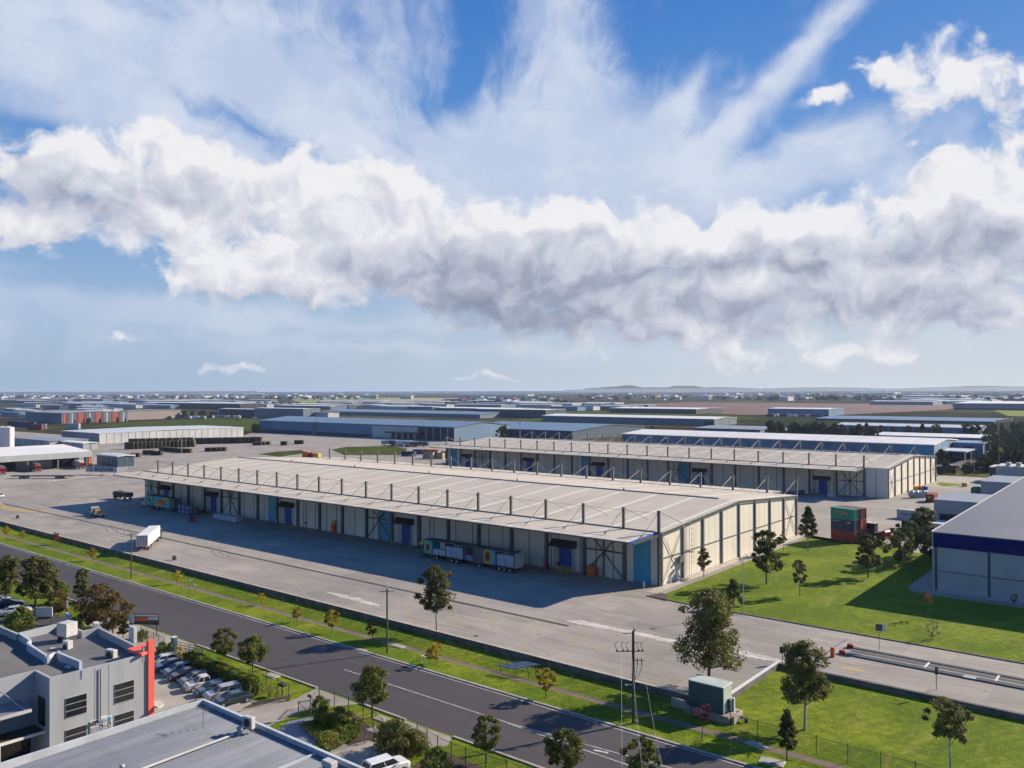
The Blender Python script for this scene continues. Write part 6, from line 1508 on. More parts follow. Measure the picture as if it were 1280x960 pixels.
MB().box(u_(488), u_(530), -6, -.51, 4.2, 5.0).build('dock_awning', 'dark_steel', t)
for i in range(5): a_ = u_(490+i*7.5); MB().box(a_, a_+4, -.6, -.51, 0, 4).build('dock_door', 'wall_navy', t)
MB().box(u_(524), 0, -.4, -.01, 0, h-1.0).build('open_bay', 'wall_navy', t)
for i in range(4): a_ = u_(533+i*9); MB().box(a_, a_+.7, -.7, -.41, 0, h-1.2).build('column', 'galv', t)
for u in (392,): MB().bar((u_(u)+1, -1.0, 0), (u_(u)+1, -1.0, h), 1.5, n=10).build('corner_column', 'wall_bluegrey', t)
MB().bar((u_(395), .4, 0), (u_(395), .4, h+.4), 1.9, n=12).build('rounded_corner', 'wall_bluegrey', t)
t, W_, D_, h = S_('teal-blue block')
for q in (.42, .58): MB().bar((-W_*q, -.3, h*.62), (-W_*q, -.01, h*.62), 1.5, n=18).build('round_window', 'wall_navy', t)
MB().box(-W_*.7, -W_*.2, -.2, -.01, .5, 2.4).build('window', 'wall_navy', t)
t, W_, D_, h = S_('long white-roofed shed'); MB().box(-13, -.5, -.3, -.01, 0, h-.8).build('blue_panel', 'cyan_panel', t)
MB().box(.3, 12, D_*.2, D_*.75, h*.55, h*.62).build('side_awning', 'roof_pale', t); MB().box(.02, .3, D_*.2, D_*.75, 0, h*.53).build('side_opening', 'black', t)
for q in (.2, .47, .75): MB().bar((11.5, D_*q, 0), (11.5, D_*q, h*.55), .3).build('awning_post', 'white_paint', t)
t, W_, D_, h = S_('long white-roofed hall'); MB().box(-W_*.05, -1, -.3, -.01, 0, h*.6).build('corner_door', 'wall_navy', t)
t, W_, D_, h = S_('wide blue-roofed shed')
for i in range(16): MB().box(-1-.0, 1.2, D_*(.1+i*.05), D_*(.125+i*.05), .2, h+.8).build('side_bay', 'wall_navy', t)
t, W_, D_, h = S_('saw-tooth roofed')
for i in range(6): MB().profile([(-W_*(.12+i*.15), h+.4), (-W_*(.05+i*.15), h+.4), (-W_*(.12+i*.15), h+4)], 1, D_*.7).build('roof_light', 'wall_navy' if i % 1 == 0 else 'roof_white', t)
# truck depot at the far left: long sunny front facing the yard, white roof
x1, y1 = P(114, 583.5); 
t = T('truck_depot', 'white-roofed truck depot with open docks at the left photo edge', 'depot', (x1, y1, 0))
y0d = -95; hd = 7.4
MB().box(-60, -9, y0d, 0, 0, hd).build('wall', 'shed_white', t)
MB().add([(.4, y0d, hd-2.6), (.4, .3, hd-2.6), (.4, .3, hd), (.4, y0d, hd), (.05, y0d, hd-2.6), (.05, .3, hd-2.6), (.05, .3, hd), (.05, y0d, hd)],
         [(0, 1, 2, 3), (7, 6, 5, 4), (0, 4, 5, 1), (1, 5, 6, 2), (2, 6, 7, 3)]).build('fascia', 'shed_white', t)
MB().add([(.45, y0d, hd+.02), (.45, .35, hd+.02), (-32, .35, hd+2.2), (-32, y0d, hd+2.2), (-65, .35, hd), (-65, y0d, hd)], [(0, 1, 2, 3), (3, 2, 4, 5)]).build('roof', 'roof_white', t)
for i in range(7):
    y = -2-i*13; MB().box(-.6, 0, y-.3, y+.3, 0, hd-2.6).build('column', 'grey_steel', t)
    if i % 2: MB().box(-8.99, -8.7, y+1, y+11, 0, 5).build('dock_door', 'wall_navy', t)
MB().box(-.5, .1, -1.2, .3, 0, hd-2.6).build('end_post', 'orange_paint', t); MB().box(-8, -.6, 0, .3, 0, hd-.1).build('end_wall', 'shed_white', t)
for k_, (u, v) in enumerate([(101, 586), (46, 589.5), (2, 593)]):
    t = T('tank_truck', '%s of the three red-cabbed trucks backed into the white depot' % ('right one', 'middle one', 'left one')[k_], 'truck', P(u, v)+(.01,), R(-8), 'red-cabbed trucks at the depot')
    MB().bev(-8.5, .6, -1.2, 1.2, 1.1, 3.7, .35).build('box_body', 'off_white' if k_ == 0 else 'tarp_grey', t); MB().box(-8, .5, -.5, .5, .7, 1.05).build('chassis', 'dark_steel', t)
    for i in range(5): MB().box(-8+i*1.6, -7.2+i*1.6, -1.23, -1.19, 1.6, 3.2).build('side_stripe', 'red_paint' if i % 2 else 'white_paint', t)
    cab(t, .9, 'red_paint', .5, 2.5, 2.1); wheels(t, (-6.8, -5.5, 1.9), 1.05)
for k_, (u, w_) in enumerate([(3, 3.2), (10, 3.2), (-3, 3.2)]):
    x, y = P(u, 566); t = T('silo', 'white cylindrical silo, %s of the group above the depot roof' % ('middle one', 'rightmost one', 'leftmost one')[k_], 'silo', (x, y, 0)); MB().bar((0, 0, 0), (0, 0, 15), w_, n=18).build('tank', 'white_paint', t); MB().bar((0, 0, 15), (0, 0, 15.8), w_, .8, 18).build('cap', 'off_white', t)
    MB().bar((w_+.1, -.5, 0), (w_+.1, -.5, 15), .15).build('pipe', 'grey_steel', t)
t = T('flat_trailer', 'dark empty flat trailer parked at the cream kerb before the depot', 'trailer', P(54, 598)+(0,), R(38)); MB().box(-13, 13, -1.3, 1.3, .9, 1.3).build('deck', 'dark_steel', t); wheels(t, (-9, -7, 6, 8), 1.0)
t = T('site_sign', 'pale banner sign with dark capital letters at the depot kerb', 'sign', P(127, 593.5)+(0,), R(25)); MB().box(-8, 8, -.1, .1, 1.2, 3.4).build('board', 'pack_white', t)
for q in (-6, 0, 6): MB().bar((q, .15, 0), (q, .15, 1.2), .1).build('post', 'grey_steel', t)
text('CARGOLINK', 2.2, 'black', t, (0, -.12, 2.3), (R(90), 0, 0), .01)
# timber packs and yard stock in the middle ground
def packs(u0, v0, u1, v1, n, hgt_, L, mats_, label, group, seed):
    r = random.Random(seed)
    for i in range(n):
        f = i/max(1, n-1); x, y = P(u0+(u1-u0)*f, v0+(v1-v0)*f)
        t = T('timber_pack', label, 'timber stack', (x, y, 0), R(38)+r.uniform(-.05, .05), group); nl = r.choice((2, 3)); m = r.choice(mats_)
        for k_ in range(nl): MB().bev(-L/2, L/2, -1.6, 1.6, k_*hgt_/nl+.1, (k_+1)*hgt_/nl, .05).build('pack_layer', m, t)
tm = ['timber', 'timber_dark', 'timber', 'timber_olive']
packs(163, 561.5, 238, 558.5, 16, 4.4, 6, tm, 'dark timber stack in the long row before the cream shed', 'long row of timber stacks', 1)
packs(250, 555, 322, 553.6, 16, 4.2, 6, ['timber', 'timber_dark', 'orange_paint' if 0 else 'timber'], 'brown timber stack in the row right of the cream shed', 'right row of timber stacks', 2)
packs(168, 554.5, 236, 552.8, 9, 3.4, 7, tm, 'timber stack in the back row before the cream shed', 'back row of timber stacks', 9)
packs(205, 563.5, 234, 566, 6, 2.4, 5, ['timber_dark', 'timber_olive'], 'low olive timber stack in the open yard', 'short olive row in the open yard', 3)
packs(186, 568, 196, 569, 2, 2.4, 6, ['timber_dark'], 'dark low stack alone in the open yard', 'dark pair in the open yard', 4)
packs(261, 564.5, 279, 563.8, 4, 2.4, 4, ['timber_dark', 'timber'], 'small brown stack in the open yard behind the ridge', 'small brown row in the open yard', 5)
packs(355, 556.5, 356, 556.5, 1, 2.6, 4, ['timber_dark'], 'single small dark crate stack left of the two before the blue hall', None, 6)
packs(374, 555, 375, 555, 1, 2.6, 6, ['timber_dark'], 'single dark crate stack right of the two before the blue hall', None, 7)
packs(322, 556.5, 332, 556, 3, 2.2, 6, ['timber', 'timber_dark'], 'low brown stack at the end of the blue hall', 'low brown stacks at the blue hall end', 8)
packs(162, 572, 170, 571, 2, 2.2, 5, ['cont_red', 'timber'], 'reddish low stack near the depot corner', 'reddish stacks near the depot', 10)
for u, v, w_, m, lb in [(523, 567.5, 5, 'cont_blue', 'blue container behind the back masts of the big warehouse'), (537, 567.5, 10, 'cont_orange', 'orange container behind the back masts of the big warehouse'), (511, 570, 7, 'cont_navy', 'navy container left of the blue one behind the back masts'),
                    (18, 533, 9, 'cont_navy', 'navy container pile left of the blue pile in the far left lot'), (33, 534, 13, 'cont_blue', 'blue container pile in the far left lot'), (45, 537, 9, 'cont_red', 'red container right of the blue pile in the far left lot'), (29, 533, 5, 'cont_red', 'dark red container inside the blue pile of the far left lot'),
                    (52, 536, 6, 'wall_bluegrey', 'grey container right of the red one in the far left lot'), (92, 536, 8, 'wall_white_far', 'white container beside the far green strip')]:
    x, y = P(u, v); c = container('shipping_container', lb, (x, y, 0), R(20 if v > 550 else 15), m, max(6, w_*1.15 if v > 550 else w_*2.1), 2.6 if v > 550 else 5.2)
for i, (u, v) in enumerate([(533, 573), (539, 573.5), (545, 573), (551, 573.5), (556, 572)]):
    x, y = P(u, v); t = T('pallet_stack', 'tan pallet pile behind the back masts near the far warehouse corner', 'pallets', (x, y, 0), R(20), 'tan pallet piles'); MB().bev(-1.6, 1.6, -1.4, 1.4, 0, 3.0+.3*(i % 3), .08).build('pallets', 'brick_tan', t); MB().box(-1.5, 1.5, -1.3, 1.3, 3.0+.3*(i % 3)+.003, 3.2+.3*(i % 3)).build('top_pallet', 'timber', t)
for i, u in enumerate((383, 388, 396)):
    x, y = P(u, 573); t = T('pallet_stack', ('orange', 'rust red', 'yellow')[i]+' stack showing between the first back masts', 'pallets', (x, y, 0), R(20)); MB().bev(-1.8, 1.8, -1.4, 1.4, 0, 3.6-.4*i, .08).build('pallets', ('orange_paint', 'cont_red', 'yellow_paint')[i], t)
# lorries and cars at the far lots
r = random.Random(5)
def simple_vehicle(u, v, L, h, m, label, group, cat='truck', name='parked_truck', rz=None):
    x, y = P(u, v); t = T(name, label, cat, (x, y, 0), rz if rz is not None else R(r.uniform(-15, 60)), group)
    MB().bev(-L/2, L/2, -1.2, 1.2, .8, h, .2).build('body', m, t)
    wh = MB()
    for q in (-L*.32, L*.32): wh.bar((q, -1.25, .45), (q, 1.25, .45), .45)
    wh.build('axle', 'tyre', t); MB().bev(L/2+.02, L/2+1.8, -1.1, 1.1, .6, h*.85, .2).build('cab', r.choice(['red_paint', 'white_paint', 'cont_blue', 'off_white']), t)
for i in range(14): simple_vehicle(164+i*10+r.uniform(-2, 2), 523+r.uniform(-1, .8), 12, 4, ['white_paint', 'off_white', 'cont_red', 'pack_blue'][i % 4], 'lorry parked in the lot along the far green strip', 'lorries along the far green strip')
simple_vehicle(220, 520, 14, 5, 'yellow_paint', 'yellow box lorry among the lorries at the green strip', None)
for i in range(10): simple_vehicle(300+i*16+r.uniform(-3, 3), 525+r.uniform(-1.5, .5), 5, 2, ['red_paint', 'white_paint', 'cont_blue'][i % 3], 'small vehicle parked by the glassy offices', 'small vehicles by the glassy offices', 'car', 'parked_car')
for i in range(12): simple_vehicle(963+i*5.4, 521+r.uniform(-.6, .6), 9, 3.6, ['wall_navy', 'white_paint', 'cont_red', 'cont_blue'][i % 4], 'lorry at the bays under the white-roofed shed', 'lorries at the bays of the far shed')
for i in range(12): simple_vehicle(1172+i*2.6+(14 if i > 6 else 0)*1.4, 586+r.uniform(-1.5, .5), 4.2, 1.6, ['white_paint', 'off_white', 'cont_red', 'wall_navy'][i % 4], 'car in the lot behind the far warehouse corner', 'cars behind the far warehouse corner', 'car', 'parked_car')
for i in range(5): simple_vehicle(487+i*9, 556.5+i*.5, 11, 3.4, ['off_white', 'tarp_grey', 'white_paint'][i % 3], 'trailer backed at the white dock wall of the blue hall', 'trailers at the white dock wall')
# loose filler of the industrial estate farther out
r = random.Random(77)
for (n, u0, u1, v0, v1, lb, cols) in [(22, 0, 310, 499.5, 503.5, 'far flat-roofed hall in the industrial belt at upper left', ('wall_navy', 'wall_bluegrey', 'wall_blue_dark')), (16, 560, 700, 499, 507, 'far pale-roofed hall in the cluster left of the soil field', ('wall_white_far', 'wall_bluegrey', 'wall_blue_dark')),
        (22, 1000, 1300, 490, 499, 'far bright-roofed hall toward the right horizon', ('wall_white_far', 'wall_bluegrey')), (12, 700, 960, 492, 496, 'far low hall in the plain below the hills', ('wall_white_far', 'wall_bluegrey', 'wall_navy')), (14, 330, 560, 491.5, 496, 'far low hall in the plain above the lime field', ('wall_white_far', 'wall_bluegrey'))]:
    for i in range(n):
        u = r.uniform(u0, u1); v = r.uniform(v0, v1); w_ = r.uniform(10, 34)*(.5+(v-489)/14)
        shed(lb, u, v, u-w_, u+w_*.16, v-r.uniform(1.1, 1.9)*(.5+(v-489)/12), .4, r.choice(cols), r.choice(('roof_white', 'roof_pale', 'roof_grey', 'roof_pale')), None, 0, group=lb.replace('far ', 'halls: ', 1), maxd=120)
for (n, u0, u1, v0, v1, wa, wb_, lb) in [(22, 0, 120, 503, 526, 20, 50, 'mid-distance hall among the upper left sheds'), (24, 90, 330, 502, 511, 26, 70, 'mid-distance hall behind the lorry park'), (22, 380, 690, 503.5, 513, 24, 70, 'mid-distance hall behind the low blue halls'),
        (10, 640, 800, 507, 514, 24, 60, 'mid-distance hall left of the navy-walled hall'), (12, 1120, 1300, 499, 507, 34, 80, 'mid-distance bright-roofed hall at right')]:
    for i in range(n):
        v = v0+(v1-v0)*(i+.5)/n+r.uniform(-.2, .2); u = r.uniform(u0, u1)+30; w_ = r.uniform(wa, wb_)
        shed(lb, u, v, u-w_, u+w_*.3, v-r.uniform(3.2, 4.6)*(v-486)/22, .7, r.choice(('wall_bluegrey', 'wall_blue_dark', 'wall_white_far', 'wall_white_far', 'wall_blue')), r.choice(('roof_white', 'roof_pale', 'roof_white', 'roof_blue', 'roof_pale')), None, r.choice((0, 5)), group=lb.replace('mid-distance ', 'mid '), maxd=150)
# suburb houses near the horizon
hv = []
HM = []
for i, (wm, rm) in enumerate((('white_paint', 'cont_red'), ('off_white', 'roof_grey'), ('wall_white_far', 'roof_white'), ('brick_tan', 'timber_dark'), ('white_paint', 'roof_white'))):
    q = MB().box(-7, 7, -5, 5, 0, 4.4); o = q.build('far_house', wm); me = o.data
    q2 = MB().add([(-7.5, -5.5, 4.3), (7.5, -5.5, 4.3), (7.5, 5.5, 4.3), (-7.5, 5.5, 4.3), (-4, 0, 6.8), (4, 0, 6.8)], [(0, 1, 5, 4), (1, 2, 5), (2, 3, 4, 5), (3, 0, 4)]).build('roof', rm)
    HM.append((me, q2.data)); bpy.data.objects.remove(o); bpy.data.objects.remove(q2)
r = random.Random(31)
SPEC = [(118, 0, 330, 492, 498, 'small far house in the pale suburb at the left horizon', 1.25), (26, 335, 470, 494, 498, 'small far house among trees above the lime field', 1.2),
        (34, 580, 690, 497, 504, 'small far house among roofs left of the soil field', 1.1), (64, 735, 965, 494.5, 499, 'small far house below the distant hills', 1.3), (42, 960, 1280, 491.5, 500, 'small far house at the right horizon', 1.4)]
for n, u0, u1, v0, v1, lb, s in SPEC:
    for i in range(n):
        u = r.uniform(u0, u1); v = r.uniform(v0, v1)+.0035*(640-u); x, y = P(u, v); w_, rf_ = r.choice(HM)
        o = bpy.data.objects.new('far_house', w_); C.objects.link(o); o.location = (x, y, 0); o.rotation_euler = (0, 0, R(r.choice((0, 20, 90))+r.uniform(-6, 6))); sc = s*r.uniform(.8, 1.7); o.scale = (sc*1.3, sc, sc)
        tag(o, lb, 'house', lb.replace('small far house', 'far houses')); q = bpy.data.objects.new('roof', rf_); C.objects.link(q); q.parent = o
for (uc, vc, uL, uB, vt, lb) in [(470, 498, 453, 473, 493.7, 'pale block above the lime field, left of two'), (514, 499, 500, 517, 494.2, 'pale block above the lime field, right of two'), (5, 497, -12, 6, 492.6, 'bright white block at the left horizon, leftmost'), (17, 497, 9, 18, 493, 'bright white block at the left horizon, second'), (30, 496.5, 22, 31, 492.8, 'bright white block at the left horizon, third'),
       (48, 496.2, 32, 49, 494, 'low bright block at the left horizon'), (103, 496.2, 86, 106, 493.4, 'long bright block at the left horizon'), (150, 496.5, 108, 153, 493, 'wide bright block at the left horizon'), (830, 500.3, 826, 832, 496, 'bright pale tower-like block below the hills'), (850, 499.5, 841, 852, 496.2, 'pinkish block below the hills'), (886, 499, 866, 890, 494.5, 'pale block beside the big far tree'),
       (985, 501, 962, 992, 495.7, 'pale long block right of the far soil field'), (1278, 497.5, 1266, 1283, 495, 'bright block at the right photo edge horizon'), (1256, 497.6, 1220, 1258, 495.2, 'long bright block near the right photo edge horizon'), (1400, 495, 1262, 1410, 491.8, 'top right bright roof at the horizon')]:
    shed(lb, uc, vc, uL, uB, vt, .5, 'wall_white_far', 'roof_white', None, 0, 'building', 'far_block')
t = T('crane', 'tiny tower crane on the horizon right of the hills', 'crane', P(957, 492)+(0,)); x, y = P(957, 492); hh = hgt(481.5, x, y)
MB().bar((0, 0, 0), (0, 0, hh*.7), 1.2, n=4).build('mast', 'grey_steel', t); MB().bar((6, 2, hh*.6), (-14, -6, hh*1.0), .9, n=4).build('jib', 'grey_steel', t)

# ---------------------------------------------------------------- air between here and the hills
hz = MB().box(-9500, 5200, -150, 9800, -3, 48).build('haze', 'hill'); hz['kind'] = 'stuff'; hz.data.materials.clear(); hz['label'] = 'thin bluish air over the plain'
m = bpy.data.materials.new('haze'); m.use_nodes = True; nt = m.node_tree; nt.nodes.clear(); ou = nt.nodes.new('ShaderNodeOutputMaterial'); pv = nt.nodes.new('ShaderNodeVolumePrincipled')
pv.inputs['Color'].default_value = (.55, .7, 1, 1); pv.inputs['Density'].default_value = 5e-5; pv.inputs['Anisotropy'].default_value = .2
nt.links.new(pv.outputs[0], ou.inputs['Volume']); hz.data.materials.append(m)
HZ = hz
# ---------------------------------------------------------------- sky, sun, camera
SUN_EL = R(27); sdx, sdy = .433, .901
w = bpy.data.worlds.new('World'); S.world = w; w.use_nodes = True; nt = w.node_tree
bg = nt.nodes['Background']; STR = .1; bg.inputs['Strength'].default_value = STR
sky = nt.nodes.new('ShaderNodeTexSky'); sky.sky_type = 'NISHITA'; sky.sun_disc = False; sky.sun_elevation = SUN_EL
sky.sun_rotation = atan2(sdx, sdy); sky.altitude = 50; sky.air_density = 1.0; sky.dust_density = .6; sky.ozone_density = 1.6
tc = nt.nodes.new('ShaderNodeTexCoord'); sep = nt.nodes.new('ShaderNodeSeparateXYZ'); nt.links.new(tc.outputs['Generated'], sep.inputs[0])
X, Y, Z = sep.outputs
# azimuth (degrees, east of the photograph's bearing) and elevation (degrees) of the sky direction
def M_(op, a, b=None, c=None, cl=False): return mth(nt, op, a, b, c, cl)
fwd = M_('ADD', M_('MULTIPLY', X, -sin(YAW)), M_('MULTIPLY', Y, cos(YAW))); rgt = M_('ADD', M_('MULTIPLY', X, cos(YAW)), M_('MULTIPLY', Y, sin(YAW)))
AZ = M_('MULTIPLY', M_('ARCTAN2', rgt, fwd), 180/pi); EL = M_('MULTIPLY', M_('ARCSINE', Z), 180/pi)
def ae(u, v):
    d = ray(u, v); f = -sin(YAW)*d[0]+cos(YAW)*d[1]; r_ = cos(YAW)*d[0]+sin(YAW)*d[1]
    return math.degrees(atan2(r_, f)), math.degrees(atan2(d[2], hypot(d[0], d[1])))
def comb(a, b, c=0.):
    n = nt.nodes.new('ShaderNodeCombineXYZ')
    for i, x in enumerate((a, b, c)):
        if isinstance(x, bpy.types.NodeSocket): nt.links.new(x, n.inputs[i])
        else: n.inputs[i].default_value = x
    return n.outputs[0]
# warp the coordinates a little so no outline is a clean ellipse
base_v = comb(AZ, EL)
def fbm(vec, scale, detail=6, rough=.55, dist=0, off=(0, 0, 0), sc=(1, 1, 1), col=False):
    mp = nt.nodes.new('ShaderNodeMapping'); mp.inputs['Location'].default_value = off; mp.inputs['Scale'].default_value = sc; nt.links.new(vec, mp.inputs[0])
    n = nt.nodes.new('ShaderNodeTexNoise'); n.noise_dimensions = '2D'; n.inputs['Scale'].default_value = scale; n.inputs['Detail'].default_value = detail; n.inputs['Roughness'].default_value = rough; n.inputs['Distortion'].default_value = dist
    nt.links.new(mp.outputs[0], n.inputs['Vector']); return n.outputs[1 if col else 0]
def vadd(a, b, op='ADD'):
    n = nt.nodes.new('ShaderNodeVectorMath'); n.operation = op
    for i, x in enumerate((a, b)):
        if isinstance(x, bpy.types.NodeSocket): nt.links.new(x, n.inputs[i])
        else: n.inputs[i].default_value = x
    return n.outputs[0]
def vscale(a, s):
    n = nt.nodes.new('ShaderNodeVectorMath'); n.operation = 'SCALE'; nt.links.new(a, n.inputs[0]); n.inputs['Scale'].default_value = s; return n.outputs[0]
def warp(vec, scale, amt, off): return vadd(vec, vscale(vadd(fbm(vec, scale, 4, .55, col=True, off=off), (.5, .5, .5), 'SUBTRACT'), amt))
def total(vec, L_, K=2.55):
    """sum of soft patches of cloud; each is centred on a bearing and height of the real sky, radii in degrees"""
    s = None; k = 1/18.1
    for b in L_:
        u, v, ru, rv = b[:4]; rot = b[4] if len(b) > 4 else 0; amp = b[5] if len(b) > 5 else 1.
        a0, e0 = ae(u, v)
        gt = nt.nodes.new('ShaderNodeTexGradient'); gt.gradient_type = 'QUADRATIC_SPHERE'; tm_ = gt.texture_mapping; tm_.vector_type = 'TEXTURE'
        tm_.translation = (a0, e0, 0); tm_.rotation = (0, 0, rot); tm_.scale = (ru*k*K, rv*k*K, 1e4); nt.links.new(vec, gt.inputs[0]); g = gt.outputs['Fac']
        s = M_('MULTIPLY', g, amp) if s is None else M_('MULTIPLY_ADD', g, amp, s)
    return s
CUM = [(60, 215, 120, 46, 0, 1.), (190, 215, 100, 52, 0, 1.1), (310, 270, 120, 72, .2, 1.35), (330, 345, 95, 32, 0, 1.3), (450, 270, 100, 62, 0, 1.2), (560, 325, 120, 62, 0, 1.4), (690, 320, 120, 66, 0, 1.5), (720, 385, 150, 40, 0, 1.4), (850, 335, 130, 62, 0, 1.5),
       (920, 400, 130, 40, 0, 1.5), (1020, 310, 120, 42, 0, 1.2), (1180, 290, 130, 50, 0, 1.4), (1265, 235, 80, 60, 0, 1.3), (1160, 360, 120, 46, 0, 1.3), (1260, 410, 60, 24, 0, .9), (22, 285, 60, 28, 0, 1.1),
       (1205, 100, 80, 38, 0, 1.25), (1110, 78, 40, 14, 0, .9), (1035, 127, 30, 12, 0, 1.05), (205, 455, 60, 9, 0, .6), (300, 462, 60, 8, 0, .55), (560, 471, 170, 6, 0, .5), (940, 452, 40, 13, 0, .8), (1100, 447, 60, 11, 0, .85), (130, 425, 130, 10, 0, .45)]
wv_ = warp(base_v, .22, 3.2, (3, 1, 0))
def cumulus(vec, fine=True):
    m_ = M_('MINIMUM', M_('MULTIPLY', total(vec, CUM, 2.25), 1.0), 1.2)
    n1 = fbm(vec, .24, 7 if fine else 4, .52, 0, (11, 4, 2), (1, 1.35, 1))
    vo = nt.nodes.new('ShaderNodeTexVoronoi'); vo.voronoi_dimensions = '2D'; vo.feature = 'F1'; vo.inputs['Scale'].default_value = .42; vo.inputs['Detail'].default_value = 3 if fine else 1; vo.inputs['Roughness'].default_value = .55
    mp = nt.nodes.new('ShaderNodeMapping'); mp.inputs['Scale'].default_value = (1, 1.25, 1); nt.links.new(vec, mp.inputs[0]); nt.links.new(mp.outputs[0], vo.inputs['Vector'])
    bil = M_('MAXIMUM', M_('SUBTRACT', .55, vo.outputs['Distance']), -.15)
    f = M_('ADD', m_, M_('MULTIPLY', M_('MULTIPLY', M_('SUBTRACT', n1, .5), 2.6), M_('MINIMUM', M_('ADD', M_('MULTIPLY', m_, 1.3), .2), 1.)))
    return M_('ADD', f, M_('MULTIPLY', bil, .5))
f0 = cumulus(wv_); f1 = cumulus(vadd(wv_, (.55, .95, 0)), False)
DC = ramp(nt, f0, .3, .85)
thick = ramp(nt, f0, .6, 1.9)
# the underside of the bank is in its own shade
SH_ = [(90, 245, 110, 26, .1, .8), (230, 255, 70, 16, 0, .3), (420, 310, 50, 40, 0, .2), (545, 345, 90, 45, 0, .7), (740, 355, 180, 42, 0, .95), (660, 395, 110, 24, 0, .9), (950, 400, 120, 26, 0, .7), (1000, 330, 110, 16, 0, .5), (1130, 325, 90, 18, 0, .6), (1240, 285, 60, 18, 0, .8), (1170, 395, 80, 26, -.1, .9), (1260, 350, 60, 22, 0, .6), (940, 455, 40, 9, 0, .6), (330, 372, 80, 10, 0, .45)]
shd = M_('MINIMUM', total(warp(base_v, .35, 2.6, (7, 2, 1)), SH_), 1.)
rel = M_('SUBTRACT', f1, f0)
lit = M_('SUBTRACT', .84, M_('MULTIPLY', rel, .3)); lit = M_('SUBTRACT', lit, M_('MULTIPLY', shd, .56)); lit = M_('ADD', lit, M_('MULTIPLY', M_('SUBTRACT', fbm(wv_, .5, 5, .5, 0, (2, 9, 0)), .5), .6))
lit = ramp(nt, lit, -.02, .9, 0, 1, False)
cc = nt.nodes.new('ShaderNodeValToRGB'); e = cc.color_ramp.elements
EXPO = .9
def k_(c): return tuple(x/STR/2**EXPO for x in c)+(1,)
e[0].position = 0; e[0].color = k_((.25, .285, .39)); e[1].position = 1; e[1].color = k_((.88, .875, .9))
for p_, c_ in ((.3, (.36, .39, .50)), (.55, (.55, .575, .68)), (.78, (.7, .71, .78))):
    q = e.new(p_); q.color = k_(c_)
nt.links.new(lit, cc.inputs[0])
# cirrus: streaks fanning out of the bank, plus a broad veil
a0, e0 = ae(620, 410)
dx = M_('SUBTRACT', AZ, a0); dy = M_('SUBTRACT', EL, e0)
ang = M_('ARCTAN2', dy, dx); rad = M_('SQRT', M_('ADD', M_('MULTIPLY', dx, dx), M_('MULTIPLY', dy, dy)))
pv_ = comb(M_('MULTIPLY', ang, 9.), M_('MULTIPLY', rad, .11), 0.)
pw_ = vadd(pv_, vscale(vadd(fbm(base_v, .12, 3, .5, col=True), (.5, .5, .5), 'SUBTRACT'), 3.2))
st1 = fbm(pw_, 1.0, 5, .6, 0, (1.7, .3, 0)); st2 = fbm(warp(base_v, .3, 2.5, (2, 2, 0)), .13, 6, .55, 0, (5, 2, 0), (1, 1.5, 1))
CIR = [(330, 90, 330, 110, -.3, .95), (90, 60, 180, 90, -.35, .7), (520, 210, 210, 110, -.2, .8), (760, 190, 130, 120, .3, .85), (700, 50, 60, 90, 0, .75), (930, 235, 190, 36, .28, .7), (1080, 205, 130, 30, .3, .65),
       (850, 125, 85, 15, .9, .95), (1000, 75, 130, 15, .72, 1.1), (870, 200, 120, 16, .6, .45), (60, 380, 240, 26, -.03, .8), (240, 392, 130, 16, 0, .55), (480, 436, 330, 8, -.03, .6), (200, 445, 260, 22, 0, .6), (420, 405, 200, 8, -.03, .4), (950, 455, 400, 34, 0, .55), (1150, 430, 200, 40, 0, .5),
       (1195, 205, 45, 11, .05, .8), (1140, 235, 75, 9, .2, .8), (1180, 250, 40, 10, 0, .6), (600, 250, 150, 50, 0, .7), (180, 150, 160, 50, -.4, .4), (1000, 200, 140, 50, .2, .35), (400, 400, 300, 20, 0, .35), (90, 330, 60, 10, 0, .3)]
cm = total(warp(base_v, .14, 3., (1, 8, 0)), CIR)
HOLE = [(555, 125, 75, 28, .35, .95), (470, 100, 40, 22, 0, .3), (320, 165, 75, 13, -.45, .8), (395, 190, 50, 12, -.5, .55), (520, 195, 62, 12, -.45, .65), (230, 120, 120, 12, -.42, .45), (60, 170, 70, 12, -.25, .6), (90, 300, 90, 26, -.3, .8), (600, 30, 28, 50, -.2, .7), (790, 268, 32, 7, 0, .5), (1140, 270, 110, 18, .2, .5), (880, 45, 50, 45, .6, .8), (790, 60, 30, 60, .3, .5), (960, 165, 60, 14, .6, .4), (1140, 40, 70, 30, 0, .5)]
ho = total(warp(base_v, .25, 2.2, (4, 4, 0)), HOLE)
cs_ = M_('ADD', M_('MULTIPLY', M_('SUBTRACT', st1, .5), ramp(nt, rad, 4, 12, 0, .95)), M_('MULTIPLY', M_('SUBTRACT', st2, .5), .7))
cd = M_('SUBTRACT', M_('ADD', cm, cs_), ho)
DI = M_('MULTIPLY', ramp(nt, cd, .0, 1.15), .9)
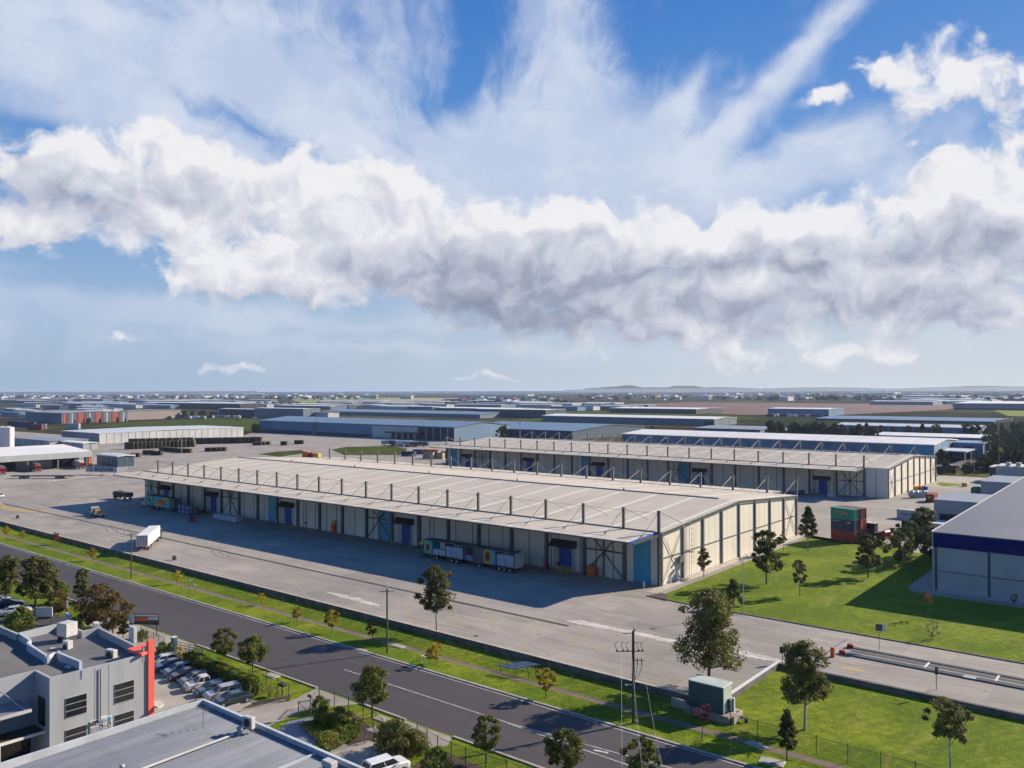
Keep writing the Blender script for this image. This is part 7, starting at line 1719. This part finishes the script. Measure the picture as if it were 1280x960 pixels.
# deep blue high up, pale close to the horizon; warmer to the right
hs = nt.nodes.new('ShaderNodeHueSaturation'); hs.inputs['Saturation'].default_value = 1.42; hs.inputs['Value'].default_value = .51; nt.links.new(sky.outputs[0], hs.inputs['Color'])
gr = nt.nodes.new('ShaderNodeValToRGB'); e = gr.color_ramp.elements; e[0].position = 0; e[0].color = k_((.42, .53, .68)); e[1].position = 1; e[1].color = k_((.042, .19, .6))
for p_, c_ in ((.16, (.32, .48, .74)), (.4, (.17, .36, .72)), (.7, (.08, .26, .67))):
    q = e.new(p_); q.color = k_(c_)
nt.links.new(ramp(nt, EL, 0, 28, 0, 1, False), gr.inputs[0])
blue = mixc(nt, .8, hs.outputs[0], gr.outputs[0])
circ = mixc(nt, ramp(nt, st2, .35, .7), k_((.56, .64, .82))[:3], k_((.72, .77, .88))[:3])
c1 = mixc(nt, DI, blue, circ)
hzn = M_('EXPONENT', M_('MULTIPLY', M_('MAXIMUM', EL, 0.), -.15))
hcol = mixc(nt, ramp(nt, AZ, -34, 30), k_((.37, .49, .66))[:3], k_((.64, .69, .75))[:3])
c1 = mixc(nt, M_('MULTIPLY', hzn, .85), c1, hcol)
c2 = mixc(nt, M_('MULTIPLY', DC, .97), c1, cc.outputs[0])
hz2 = M_('EXPONENT', M_('MULTIPLY', M_('MAXIMUM', EL, 0.), -.55))
c3 = mixc(nt, M_('MULTIPLY', hz2, .6), c2, hcol)
below = M_('LESS_THAN', Z, -.002); c4 = mixc(nt, below, c3, k_((.12, .13, .13))[:3])
nt.links.new(c4, bg.inputs['Color'])
w.cycles.sampling_method = 'MANUAL'; w.cycles.sample_map_resolution = 512
sl = bpy.data.lights.new('sun', 'SUN'); sl.energy = 5.0; sl.angle = R(.53); sl.color = (1, .87, .69)
so = bpy.data.objects.new('sun', sl); C.objects.link(so)
sd = Vector((sdx*cos(SUN_EL), sdy*cos(SUN_EL), sin(SUN_EL))); so.rotation_euler = sd.to_track_quat('Z', 'Y').to_euler(); so.location = (0, 0, 300)
cam = bpy.data.cameras.new('camera'); co = bpy.data.objects.new('camera', cam); C.objects.link(co); S.camera = co
cam.sensor_width = 36; cam.lens = 36*F/1280; cam.clip_start = .5; cam.clip_end = 80000
zax = [-c for c in _fw]
co.matrix_world = Matrix(((RT[0], UP[0], zax[0], 0), (RT[1], UP[1], zax[1], 0), (RT[2], UP[2], zax[2], CH), (0, 0, 0, 1)))
S.view_settings.view_transform = 'Standard'; S.view_settings.look = 'None'; S.view_settings.exposure = EXPO; S.view_settings.gamma = 1; S.view_settings.use_curve_mapping = False
S.render.engine = 'CYCLES'; S.cycles.volume_bounces = 0; S.cycles.max_bounces = 5; S.cycles.diffuse_bounces = 2; S.cycles.glossy_bounces = 2; S.cycles.transparent_max_bounces = 12; S.cycles.transmission_bounces = 2
S.cycles.use_denoising = True; S.cycles.use_adaptive_sampling = True; S.cycles.adaptive_threshold = .03
